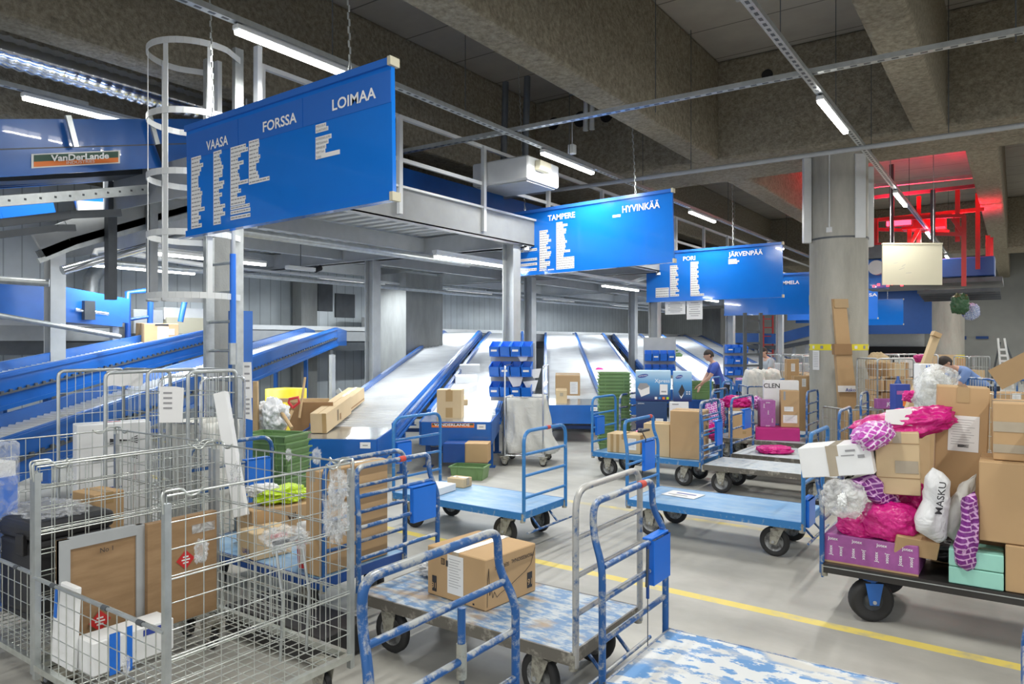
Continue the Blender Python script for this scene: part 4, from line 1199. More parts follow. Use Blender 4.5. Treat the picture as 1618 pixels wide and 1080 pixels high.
# ---- red-lit gantry and conveyor beyond the girder
t = thing('overhead_conveyor', 'dark blue overhead conveyor on a red-lit steel gantry beyond the girder', 'conveyor')
a = at(1372, 432, Y=20.0); c = at(1572, 432, Y=20.0)
b = MB(); b.box(((a.x + c.x) / 2, 20.3, 3.55), (c.x - a.x, 0.9, 0.45), 'darkblue'); b.build('trough', t, bevel=0.02)
b = MB(); b.box(((a.x + c.x) / 2, 20.6, 3.22), (c.x - a.x + 0.3, 2.2, 0.10), 'steeldark'); b.build('platform', t)
b = MB()
for k in range(5): b.box(((a.x + c.x) / 2 + 0.6, 19.8 + k * 0.4, 3.0 - 0.03 * k), (c.x - a.x - 1.0, 0.06, 0.08), 'steeldark')
b.build('cable_bundle', t)
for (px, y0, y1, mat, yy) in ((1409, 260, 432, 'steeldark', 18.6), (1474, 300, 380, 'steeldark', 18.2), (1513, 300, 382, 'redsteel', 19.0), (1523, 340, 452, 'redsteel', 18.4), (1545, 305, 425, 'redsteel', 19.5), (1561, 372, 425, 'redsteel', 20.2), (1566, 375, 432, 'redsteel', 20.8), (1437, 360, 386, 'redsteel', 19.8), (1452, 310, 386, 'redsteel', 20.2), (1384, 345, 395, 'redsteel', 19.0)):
    p = at(px, y0, Y=yy); q = at(px, y1, Y=yy)
    b = MB(); b.box((p.x, yy, (p.z + q.z) / 2), (0.09, 0.09, p.z - q.z), mat); b.build('gantry_post', t)
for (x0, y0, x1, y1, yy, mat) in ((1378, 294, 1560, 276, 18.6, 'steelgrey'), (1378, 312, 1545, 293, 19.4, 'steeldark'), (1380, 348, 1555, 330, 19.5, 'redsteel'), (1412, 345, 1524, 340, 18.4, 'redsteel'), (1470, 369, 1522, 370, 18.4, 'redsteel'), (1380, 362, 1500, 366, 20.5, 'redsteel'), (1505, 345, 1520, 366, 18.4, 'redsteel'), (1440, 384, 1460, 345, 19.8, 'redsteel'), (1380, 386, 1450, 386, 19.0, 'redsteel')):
    p = at(x0, y0, Y=yy); q = at(x1, y1, Y=yy); b = MB(); b.bar(p, q, 0.07, 0.08, mat); b.build('gantry_beam', t)
for (x0, y0, x1, y1) in ((1490, 0, 1, 1),):
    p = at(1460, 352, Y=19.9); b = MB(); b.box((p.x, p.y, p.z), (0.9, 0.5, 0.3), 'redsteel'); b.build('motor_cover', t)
p = at(1385, 425, Y=18.0)
b = MB(); b.box((p.x, p.y, p.z), (0.45, 0.5, 0.9), 'blue'); b.cyl((p.x + 0.05, p.y - 0.25, p.z), (p.x + 0.05, p.y - 0.42, p.z), 0.16, 'steelgrey', 18); b.box((p.x, p.y - 0.1, p.z + 0.35), (0.5, 0.6, 0.3), 'steeldark'); b.build('drive_motor', t, bevel=0.01)
t = thing('red_lamp', 'red glowing lamp box on the gantry beyond the girder', 'lamp', at(1420, 352, Y=19.0))
MB().box((0, 0, 0), (0.5, 0.12, 0.10), emit('red_glow', (1.0, 0.02, 0.04), 6.0)).build('glowing_panel', t)
MB().box((0, 0.09, 0), (0.56, 0.06, 0.16), 'steeldark').build('housing', t)
def red_light(x, y, z, w, sz):
    l = bpy.data.lights.new('red_lamp_glow', 'AREA'); l.energy = w; l.color = (1.0, 0.015, 0.04); l.shape = 'SQUARE'; l.size = sz; l.spread = math.radians(150)
    lo = bpy.data.objects.new('red_lamp_glow', l); COL.objects.link(lo); lo.location = (x, y, z); lo.rotation_euler = (PI, 0, 0)
p = at(1420, 348, Y=19.0); red_light(p.x, p.y, p.z + 0.08, 110, 0.4)
p = at(1500, 385, Y=19.6); red_light(p.x, p.y, p.z, 80, 0.4)
b = MB()
for k in range(7): b.box((0.09 * k, 0, 0.03 * (k % 3)), (0.05, 0.03, 0.04), M.get('redglow') or M.setdefault('redglow', emit('red_indicator', (1, 0.02, 0.03), 5.0)))
o = b.build('indicator_lights'); o.location = at(1381, 452, Y=17.5); tag(o, 'row of small red indicator lights above the fifth blue sign', 'lights', kind='stuff')
# ================================================================== CARTS
def fillet(pts, r, n=5):
    out = [V(pts[0])]
    for i in range(1, len(pts) - 1):
        p, a, c = V(pts[i]), V(pts[i - 1]), V(pts[i + 1])
        d0 = (a - p); d1 = (c - p)
        rr = min(r, d0.length * 0.45, d1.length * 0.45)
        s = p + d0.normalized() * rr; e = p + d1.normalized() * rr
        for k in range(n + 1):
            t = k / n
            out.append(s * (1 - t) ** 2 + p * 2 * t * (1 - t) + e * t * t)
    out.append(V(pts[-1]))
    return out

def end_frame(par, x, ya, yb, zb, top, bars, mat, lean=0.0, r=0.0165, cr=0.11, barmat=None):
    b = MB()
    zk = top * 0.76
    inset = 0.03 if lean else 0.0
    pts = [(x, ya, zb - 0.07), (x, ya, zk), (x + lean, ya + inset, zk + 0.12), (x + lean, ya + inset, top), (x + lean, yb - inset, top), (x + lean, yb - inset, zk + 0.12), (x, yb, zk), (x, yb, zb - 0.07)]
    if not lean: pts = [(x, ya, zb - 0.07), (x, ya, top), (x, yb, top), (x, yb, zb - 0.07)]
    b.tube(fillet(pts, cr), r, mat, 10)
    f = b.build('end_frame', par)
    for z in bars:
        xo = lean * max(0, min(1, (z - zk) / 0.12)) if lean else 0
        MB().tube([(x + xo, ya + 0.012, z), (x + xo, yb - 0.012, z)], r * 0.82, barmat or mat, 8).build('cross_bar', f)
    return f

def caster(par, x, y, ztop, r=0.125, w=0.045, fork=0.0, mat='bracket', rz=0.0, tyre='rubber'):
    hb = 0.45 if w > 0.07 else 0.64; hm = 'steeldark' if w > 0.07 else 'hub'
    b = MB(); T = Matrix.Translation((x, y, 0)) @ Matrix.Rotation(rz, 4, 'Z')
    b.box((0, 0, ztop - 0.006), (0.12, 0.10, 0.012), mat, T=T)
    b.lathe([(0.0, ztop - 0.045), (0.045, ztop - 0.045), (0.05, ztop - 0.012), (0.0, ztop - 0.012)], mat, T, 14)
    for s in (-1, 1):
        yy = s * (w / 2 + 0.014)
        b.prism([T @ V((-0.055, yy, ztop - 0.03)), T @ V((0.055, yy, ztop - 0.03)), T @ V((0.028 + fork, yy, r - 0.02)), T @ V((-0.028 + fork, yy, r - 0.02))], T.to_3x3() @ V((0, 0.005 * s, 0)), mat)
    b.tube([T @ V((fork, -w / 2 - 0.026, r)), T @ V((fork, w / 2 + 0.026, r))], 0.012, 'steelgrey', 8)
    c = b.build('caster', par)
    b = MB(); Tw = T @ Matrix.Translation((fork, 0, r)) @ Matrix.Rotation(PI / 2, 4, 'X')
    hw = w / 2
    b.lathe([(r * hb, -hw * 0.7), (r * 0.80, -hw), (r * 0.93, -hw * 0.95), (r, -hw * 0.5), (r, hw * 0.5), (r * 0.93, hw * 0.95), (r * 0.80, hw), (r * hb, hw * 0.7)], tyre, Tw, 28)
    b.lathe([(0.0, -hw * 0.55), (r * 0.22, -hw * 0.75), (r * 0.30, -hw * 0.35), (r * (hb - 0.1), -hw * 0.35), (r * (hb + 0.01), -hw * 0.75)], hm, Tw, 28)
    b.lathe([(0.0, hw * 0.55), (r * 0.22, hw * 0.75), (r * 0.30, hw * 0.35), (r * (hb - 0.1), hw * 0.35), (r * (hb + 0.01), hw * 0.75)], hm, Tw, 28)
    b.build('wheel', c)
    return c

def cart(label, x0, x1, y0, y1, zd, deck, tube, left=None, right=None, edge='cartblue', wr=0.125, ww=0.045, wheelbase=0.2, brake=False, holder=None, redtape=(), bracketmat='bracket', group=None, name='platform_cart'):
    cx, cy = (x0 + x1) / 2, (y0 + y1) / 2
    t = thing(name, label, 'cart', (cx, cy, 0), 0, group)
    L, Wd = x1 - x0, y1 - y0
    b = MB(); b.box((0, 0, zd - 0.012), (L - 0.01, Wd - 0.01, 0.024), deck); b.build('deck', t, bevel=0.003)
    b = MB()
    for s in (-1, 1):
        b.box((0, s * (Wd / 2 - 0.003), zd - 0.03), (L, 0.012, 0.062), edge); b.box((s * (L / 2 - 0.003), 0, zd - 0.03), (0.012, Wd, 0.062), edge)
        b.box((s * (L / 2 - wheelbase), 0, zd - 0.045), (0.13, Wd - 0.03, 0.035), edge)
    b.build('deck_frame', t)
    for i, (sd, x) in enumerate(((left, -L / 2), (right, L / 2))):
        if not sd: continue
        f = end_frame(t, x + (0.012 if i == 0 else -0.012) * -1, -Wd / 2 + 0.02, Wd / 2 - 0.02, zd, sd.get('top', 1.05), sd.get('bars', (0.87, 0.69, 0.51)), sd.get('mat', tube), sd.get('lean', 0.0) * (-1 if i == 0 else 1))
        b = MB()
        for y in (-Wd / 2 + 0.02, Wd / 2 - 0.02): b.cyl((x, y, zd - 0.085), (x, y, zd - 0.01), 0.023, 'bracket', 10)
        b.build('frame_socket', f)
        if sd.get('red'):
            yy = sd['red'] * Wd; MB().tube([(x + (-1 if i == 0 else 1) * (0.012 + sd.get('lean', 0)), yy, sd.get('top', 1.05)), (x + (-1 if i == 0 else 1) * (0.012 + sd.get('lean', 0)), yy + 0.05, sd.get('top', 1.05))], 0.019, 'red', 10).build('red_tape', f)
        if sd.get('holder'):
            hy, hz, hw, hh = sd['holder']
            s_ = -1 if i == 0 else 1
            xo = x + s_ * sd.get('hoff', 0.0)
            b = MB()
            b.box((xo, hy, hz - hh / 2), (0.035, hw, hh), 'holder', open_top=True); b.box((xo, hy, hz - hh / 2), (0.028, hw - 0.01, hh - 0.01), 'darkblue', open_top=True)
            b.box((xo - 0.02, hy, hz + 0.005), (0.05, hw + 0.01, 0.012), 'holder')
            b.build('document_holder', f, bevel=0.003)['label'] = 'bright blue plastic document holder'
    for sx in (-1, 1):
        for sy in (-1, 1):
            fk = -0.035 * (1 if sx > 0 else 1)
            caster(t, sx * (L / 2 - wheelbase), sy * (Wd / 2 - 0.09), zd - 0.06, wr, ww, fk if sx > 0 else 0.0, bracketmat, rz=(R.uniform(-0.35, 0.35) if sx > 0 else 0) + (0.5 if ww > 0.07 else 0))
    if brake:
        b = MB()
        b.tube([(L / 2 + 0.05, -Wd / 2 + 0.02, 0.16), (L / 2 + 0.05, Wd / 2 + 0.03, 0.16)], 0.011, 'cartblue', 8)
        for s in (-0.2, 0.2): b.tube([(L / 2 - 0.06, s * Wd, zd - 0.06), (L / 2 + 0.05, s * Wd, 0.16)], 0.01, 'cartblue', 6)
        b.build('brake_bar', t)
    return t

B3 = (0.87, 0.69, 0.51)
B3b = (0.83, 0.645, 0.455)
cA = cart('scraped blue platform cart carrying the brown 18-marked carton', -3.17, -1.72, 2.95, 3.70, 0.33, 'deckworn', 'cartblue',
     left=dict(top=1.05, bars=(0.876, 0.70, 0.515), lean=0.05, red=0.05, holder=(0.20, 0.86, 0.22, 0.22)), right=dict(top=1.10, bars=B3, mat='cartchrome'), edge='deckedge', brake=True)
cD = cart('worn cart with flaking blue and white deck at the photo’s bottom edge'.replace('’', "'"), -1.46, 0.02, 2.77, 3.50, 0.33, 'deckwhite', 'cartblue',
     left=dict(top=1.09, bars=(0.82, 0.68, 0.50), lean=0.06, red=0.22, holder=(0.24, 0.83, 0.20, 0.22)), right=dict(top=0.87, bars=(0.60,), lean=0.05), brake=True)
cE = cart('nearest cart, of which only the thick scraped blue end frame shows', -1.53, -0.08, 1.46, 2.25, 0.33, 'deckblue', 'cartblue', left=dict(top=1.09, bars=(0.90, 0.72, 0.54), lean=0.06), right=dict(top=0.5, bars=()))
b = MB(); b.tube([(-0.735, 0.05, 0.90), (-0.735, 0.05, 0.78)], 0.014, 'cartblue', 8); b.tube([(-0.735, 0.05, 0.78), (-0.735, 0.05, 0.66)], 0.018, 'bracket', 8); b.tube([(-0.735, 0.05, 0.66), (-0.73, 0.05, 0.5)], 0.009, 'steeldark', 6)
b.tube([(-0.73, 0.05, 0.55), (-0.80, -0.02, 0.53)], 0.01, 'steeldark', 6); b.tube([(-0.735, 0.05, 0.5), (-0.735, 0.05, 0.1)], 0.003, 'steeldark', 5)
b.build('coupling_hook', cE)
b = MB(); b.tube([(-0.74, 0.10, 0.82), (-0.74, 0.10, 0.56)], 0.008, 'darkblue', 6); b.tube([(-0.735, 0.09, 0.80), (-0.74, 0.085, 0.62)], 0.007, 'steeldark', 5); b.tube([(-0.74, 0.1, 0.56), (-0.74, 0.1, 0.28)], 0.0025, 'steeldark', 5); b.cyl((-0.74, 0.1, 0.29), (-0.74, 0.1, 0.26), 0.007, 'darkblue', 6)
b.build('coupling_hook', cD)
c3 = cart('clean light blue platform cart with flat deck in the middle of the floor', -5.0, -3.48, 5.12, 5.86, 0.33, 'deckblue', 'cartblue2',
     left=dict(top=1.05, bars=B3b, holder=(-0.22, 0.80, 0.20, 0.20)), right=dict(top=1.03, bars=B3b, red=0.02), edge='cartblue2', brake=True)
cF = cart('blue cart behind the wire container, loaded with cartons and a red and white pail', -4.98, -3.52, 2.97, 3.73, 0.33, 'deckblue', 'cartblue',
     left=dict(top=1.03, bars=(0.85, 0.68), holder=(0.22, 0.86, 0.22, 0.22), lean=0.0), right=dict(top=1.05, bars=(0.86, 0.69, 0.50), lean=0.0), edge='darkblue')
cG = cart('long light blue cart with a white paper lying on its empty deck', -2.98, -1.43, 6.15, 6.90, 0.33, 'deckblue', 'cartblue2',
     left=dict(top=1.05, bars=B3b, lean=0.04, red=0.30, holder=(0.10, 0.82, 0.24, 0.28)), right=dict(top=1.05, bars=B3b, lean=0.05, holder=(-0.2, 0.50, 0.22, 0.22), hoff=0.03), edge='cartblue2', brake=True)
b = MB(); b.box((-0.79, 0.02, 0.93), (0.04, 0.20, 0.02), 'ink'); b.tube([(-0.79, -0.05, 0.95), (-0.77, 0.02, 0.85), (-0.79, -0.02, 0.5)], 0.006, 'ink', 5); b.build('hanging_cord', cG)
cH = cart('light blue cart carrying a taped brown carton beside taller pale cartons', -4.66, -3.18, 8.55, 9.28, 0.33, 'deckblue', 'cartblue2',
     left=dict(top=1.05, bars=B3b, holder=(-0.15, 0.78, 0.22, 0.24)), right=dict(top=1.05, bars=B3b), edge='cartblue2')
cI = cart('cart with bare grey-white plywood deck, empty, behind the long light blue cart', -3.08, -1.58, 8.40, 9.13, 0.33, 'deckgrey', 'cartblue',
     left=dict(top=1.07, bars=(0.90, 0.72, 0.54, 0.42), lean=0.03, holder=(0.2, 0.8, 0.2, 0.3)), right=dict(top=1.05, bars=B3b), edge='deckedge')
cJ = cart('cart with grey plywood deck bearing a flat magenta parcel', -3.07, -1.60, 9.45, 10.45, 0.33, 'deckgrey', 'cartblue',
     left=dict(top=1.05, bars=B3b, holder=(0.15, 0.86, 0.3, 0.26)), edge='deckedge')
cK = cart('cart stacked with violet and brown cartons before the round pillar', -3.85, -2.48, 10.92, 11.68, 0.33, 'deckgrey', 'cartblue',
     left=dict(top=1.05, bars=B3b), right=dict(top=1.08, bars=(0.9, 0.76, 0.6, 0.46)), edge='deckedge')
cL = cart('heavy black-decked cart piled high with parcels at right', -1.04, 0.62, 5.07, 5.86, 0.345, 'deckblack', 'cartblue',
     left=dict(top=0.98, bars=(0.50, 0.62), lean=0.035), edge='deckblack', wr=0.135, ww=0.09, bracketmat='blue', wheelbase=0.27)
b = MB(); b.box((0, -0.397, 0.325), (1.66, 0.006, 0.006), 'galv'); b.box((-0.837, -0.36, 0.30), (0.012, 0.07, 0.10), 'cartblue'); b.build('edge_lip', cL)
cO = cart('blue cart behind the violet cartons, near the round pillar', -4.05, -2.75, 12.0, 12.5, 0.33, 'deckgrey', 'cartblue2', left=dict(top=1.12, bars=B3b), edge='cartblue2')
cQ = cart('cart under the blue printed printer cartons', -4.78, -3.45, 9.62, 10.32, 0.33, 'deckgrey', 'cartblue', left=dict(top=1.02, bars=B3b), edge='cartblue')
cN = cart('blue cart standing behind the heaped black cart at far right', 0.45, 1.9, 8.4, 9.15, 0.33, 'deckgrey', 'cartblue', left=dict(top=1.08, bars=(0.98, 0.80, 0.62)), right=dict(top=1.08, bars=B3b), edge='cartblue')
cP = cart('far blue cart standing by the worker in blue', -4.75, -3.5, 13.4, 14.0, 0.33, 'deckgrey', 'cartblue2', left=dict(top=1.12, bars=B3b), right=dict(top=1.12, bars=B3b), edge='cartblue2')

# ================================================================== CARTONS AND BAGS
def carton(label, x, y, z, size, rz=0.0, mat='card', tape='x', tmat='tape', sheets=(), prints=(), name='carton', tilt=None, cat='box', side_tape=True, group=None, flaps=False):
    """sheets: (face, u, v, w, h, mat) with face F(-y) R(+x) L(-x) T(top) B(+y), u, v from the face centre"""
    sx, sy, sz = size
    t = thing(name, label, cat, (x, y, z), rz, group)
    if tilt: t.rotation_euler = (tilt[0], tilt[1], rz)
    b = MB(); b.box((0, 0, sz / 2), size, mat)
    b.build('box_body', t, bevel=0.005)
    if not flaps:
        b = MB()
        if tape == 'x':
            b.box((0, 0, sz + 0.0008), (sx, 0.004, 0.0016), 'carddark' if mat != 'whitebox' else 'inkgrey')
            if tmat: b.box((0, 0, sz + 0.001), (sx + 0.003, 0.05, 0.002), tmat)
            if side_tape and tmat:
                for s in (-1, 1): b.box((s * (sx / 2 + 0.001), 0, sz - 0.035), (0.002, 0.05, 0.07), tmat)
        elif tape == 'y':
            b.box((0, 0, sz + 0.0008), (0.004, sy, 0.0016), 'carddark')
            if tmat: b.box((0, 0, sz + 0.001), (0.05, sy + 0.003, 0.002), tmat)
            if side_tape and tmat:
                for s in (-1, 1): b.box((0, s * (sy / 2 + 0.001), sz - 0.035), (0.05, 0.002, 0.07), tmat)
        if b.v: b.build('tape_seam', t)
    else:
        b = MB()
        for s in (-1, 1):
            b.prism([(-sx / 2, s * sy / 2, sz), (sx / 2, s * sy / 2, sz), (sx / 2, s * sy * 0.02, sz + 0.03), (-sx / 2, s * sy * 0.02, sz + 0.03)], (0, 0, 0.004), mat)
        b.build('flap', t)
    def face(f):
        if f == 'F': return V((0, -sy / 2 - 0.0015, sz / 2)), V((1, 0, 0)), V((0, 0, 1)), V((0, -1, 0))
        if f == 'R': return V((sx / 2 + 0.0015, 0, sz / 2)), V((0, 1, 0)), V((0, 0, 1)), V((1, 0, 0))
        if f == 'L': return V((-sx / 2 - 0.0015, 0, sz / 2)), V((0, -1, 0)), V((0, 0, 1)), V((-1, 0, 0))
        return V((0, 0, sz + 0.0025)), V((1, 0, 0)), V((0, 1, 0)), V((0, 0, 1))
    for (f, u, v, w, h, m) in sheets:
        o, U, Vv, N = face(f); c = o + U * u + Vv * v
        b = MB(); b.prism([c - U * w / 2 - Vv * h / 2, c + U * w / 2 - Vv * h / 2, c + U * w / 2 + Vv * h / 2, c - U * w / 2 + Vv * h / 2], N * 0.0015, m)
        if m == 'paper' and h > 0.05:
            k = max(3, int(h / 0.02))
            for i in range(k):
                vv = h * (0.38 - 0.76 * i / k); ww = w * (0.6 if i % 3 else 0.75)
                q = c + Vv * vv + N * 0.002 - U * (w * 0.82 - ww) / 2 * (0.5 if i % 2 else 1)
                b.prism([q - U * ww / 2, q + U * ww / 2, q + U * ww / 2 + Vv * 0.0025, q - U * ww / 2 + Vv * 0.0025], N * 0.0005, 'inkgrey')
            b.build('address_sheet', t)['label'] = 'white printed sheet'
        else:
            b.build('printed_patch' if m not in ('tape', 'tapegrey') else 'tape_strip', t)
    for (f, txt, u, v, size_, m, flip) in prints:
        o, U, Vv, N = face(f); c = o + U * u + Vv * v + N * 0.004
        if flip == 'up': U2, V2 = -U, -Vv
        elif flip == 'v': U2, V2 = Vv, -U
        elif flip == 'vd': U2, V2 = -Vv, U
        else: U2, V2 = U, Vv
        b = MB(); b.text(txt, c - V2 * size_ * 0.35, U2, V2, size_, m, 'CENTER', 0.01); b.build('lettering', t)
    return t

def blob(name, label, cat, loc, size, mat, seed=0, rz=0.0, tilt=(0, 0), amp=0.12, sub=5, power=2.6, extra=None, group=None, freq=2.2):
    """crumpled bag or bundle: a squarish closed skin with folds"""
    bm = bmesh.new(); bmesh.ops.create_icosphere(bm, subdivisions=sub, radius=1.0)
    off = V((seed * 3.1, seed * 1.7, seed * 2.3))
    for v in bm.verts:
        p = v.co.copy()
        k = (abs(p.x) ** power + abs(p.y) ** power + abs(p.z) ** power) ** (-1.0 / power)
        q = p * k
        n1 = noise.fractal(q * freq + off, 1.0, 2.0, 4); n2 = abs(noise.noise(q * freq * 2.4 + off))
        n3 = abs(noise.noise(q * freq * 5.5 + off))
        q = q * (1 + amp * n1 - amp * 0.8 * n2 - amp * 0.30 * n3)
        v.co = V((q.x * size[0] / 2, q.y * size[1] / 2, q.z * size[2] / 2))
    me = bpy.data.meshes.new(name); bm.to_mesh(me); bm.free()
    for p in me.polygons: p.use_smooth = True
    me.materials.append(M[mat] if isinstance(mat, str) else mat)
    o = bpy.data.objects.new(name, me); COL.objects.link(o)
    o.location = loc; o.rotation_euler = (tilt[0], tilt[1], rz)
    if label: tag(o, label, cat, group)
    return o

# --- on the scraped blue cart
c = carton('brown carton marked 18 with a white address sheet, on the scraped blue cart', -2.575, 3.375, 0.332, (0.46, 0.44, 0.28), -0.09, 'card', 'y', 'tapegrey',
    sheets=(('F', 0.0, 0.01, 0.125, 0.22, 'paper'), ('F', -0.17, -0.07, 0.035, 0.09, 'ink'), ('R', 0.16, -0.06, 0.045, 0.09, 'ink'), ('F', -0.10, 0.07, 0.028, 0.035, 'ink'), ('F', -0.10, 0.07, 0.022, 0.028, 'card'), ('F', -0.065, 0.065, 0.02, 0.035, 'ink'), ('F', 0.14, -0.12, 0.012, 0.01, 'ink')),
    prints=(('F', '18', -0.17, -0.08, 0.045, 'card', 'up'), ('R', '16', 0.16, -0.07, 0.05, 'card', 'up'), ('R', 'PROFESSIONAL', 0.09, 0.085, 0.030, 'ink', 'up'), ('R', 'SERVICES', -0.09, 0.08, 0.030, 'ink', 'up')))
b = MB(); o_ = V((0.2325, -0.22, 0.14))
gr = [(0.01, -0.12), (0.012, 0.02), (0.022, 0.09), (0.03, -0.06), (0.045, -0.03), (0.055, -0.08), (0.07, -0.05), (0.09, -0.085), (0.12, -0.07), (0.2, -0.05), (0.28, -0.02), (0.34, 0.0), (0.39, 0.03), (0.43, 0.12)]
for i in range(len(gr) - 1): b.bar(o_ + V((0, gr[i][0], gr[i][1])), o_ + V((0, gr[i + 1][0], gr[i + 1][1])), 0.001, 0.0025, 'ink')
b.build('printed_line', c)
blob('crumpled_paper', 'crumpled white plastic wrapping beside the brown 18-marked carton', 'wrapping', (-2.98, 3.48, 0.375), (0.26, 0.22, 0.085), 'whitebag', 3, 0.4, amp=0.35, freq=3)

# --- on the blue cart behind the wire container
tallc = carton('tall thin brown carton with round black symbols on the blue cart', -3.63, 3.30, 0.332, (0.13, 0.60, 0.66), 0.0, 'card', 'y', 'tapegrey',
    sheets=(('R', -0.17, -0.02, 0.085, 0.085, 'ink'), ('R', -0.10, 0.12, 0.05, 0.012, 'carddark')), name='tall_carton')
b = MB()
for (yy, zz, rr) in ((3.08, 0.62, 0.045), (3.14, 0.78, 0.04)):
    b.cyl((-3.563, yy, zz), (-3.560, yy, zz), rr, 'ink', 20); b.cyl((-3.561, yy, zz), (-3.558, yy, zz), rr * 0.75, 'card', 20); b.cyl((-3.559, yy, zz), (-3.556, yy, zz), rr * 0.5, 'ink', 20)
attach(b.build('round_symbols'), tallc)
carton('long brown carton with a web address printed, under the lime bag', -4.50, 3.43, 0.332, (0.30, 0.56, 0.27), -0.25, 'card', 'y', 'tape', prints=(('R', 'vik  .com', 0.12, 0.06, 0.075, 'ink', ''),))
carton('small pale carton with red-edged label in front of the long brown carton', -4.27, 3.12, 0.332, (0.22, 0.28, 0.18), -0.12, 'cardlight', 'x', 'tapegrey',
    sheets=(('R', 0.04, -0.02, 0.11, 0.10, 'paper'), ('R', 0.04, 0.05, 0.13, 0.03, 'redpail')), prints=(('F', 'UAB', 0.0, -0.04, 0.05, 'inkblue', ''),))
blob('lime_bag', 'lime green and white plastic bag on the long brown carton', 'bag', (-4.52, 3.45, 0.66), (0.26, 0.40, 0.13), 'lime', 5, -0.2, amp=0.25)
blob('paper_wrap', 'white wrapping folded over the lime green bag', 'wrapping', (-4.60, 3.34, 0.70), (0.20, 0.24, 0.09), 'whitebag', 6, -0.2, amp=0.3)
t = thing('paint_pail', 'white pail with red lid band standing on the blue cart', 'pail', (-3.80, 3.10, 0.332))
MB().lathe([(0.0, 0.0), (0.058, 0.0), (0.066, 0.15), (0.068, 0.22), (0.0, 0.22)], 'paper', None, 24).build('body', t)
MB().lathe([(0.0595, 0.005), (0.0675, 0.13), (0.070, 0.19), (0.0695, 0.19)], 'redpail', None, 24).build('red_wrapper', t)
MB().lathe([(0.073, 0.205), (0.073, 0.235), (0.067, 0.25), (0.067, 0.285), (0.0, 0.285)], 'paper', None, 24).build('lid', t)
b = MB(); b.box((0.0685 * 0.70, -0.0685 * 0.74, 0.10), (0.075, 0.004, 0.12), 'paper', rz=math.radians(45)); b.build('label_sheet', t)
# --- on the clean light blue cart
carton('white flat parcel on the left end of the clean light blue cart', -4.70, 5.38, 0.332, (0.34, 0.28, 0.07), 0.1, 'whitebox', None, None, name='flat_parcel')
carton('small open pale carton on the back corner of the clean light blue cart', -4.65, 5.72, 0.332, (0.20, 0.16, 0.09), 0.1, 'cardlight', 'x', 'tapegrey')
b = MB(); b.box((0, 0, 0.003), (0.34, 0.24, 0.004), 'paper'); b.box((0.02, 0.03, 0.0055), (0.20, 0.03, 0.001), 'inkblue'); b.box((-0.03, -0.05, 0.0055), (0.2, 0.02, 0.001), 'inkgrey')
o = b.build('paper_sheets'); o.location = (-2.62, 6.62, 0.332); o.rotation_euler = (0, 0, -0.1); tag(o, 'white paper sheet with blue print on the long light blue cart', 'paper')
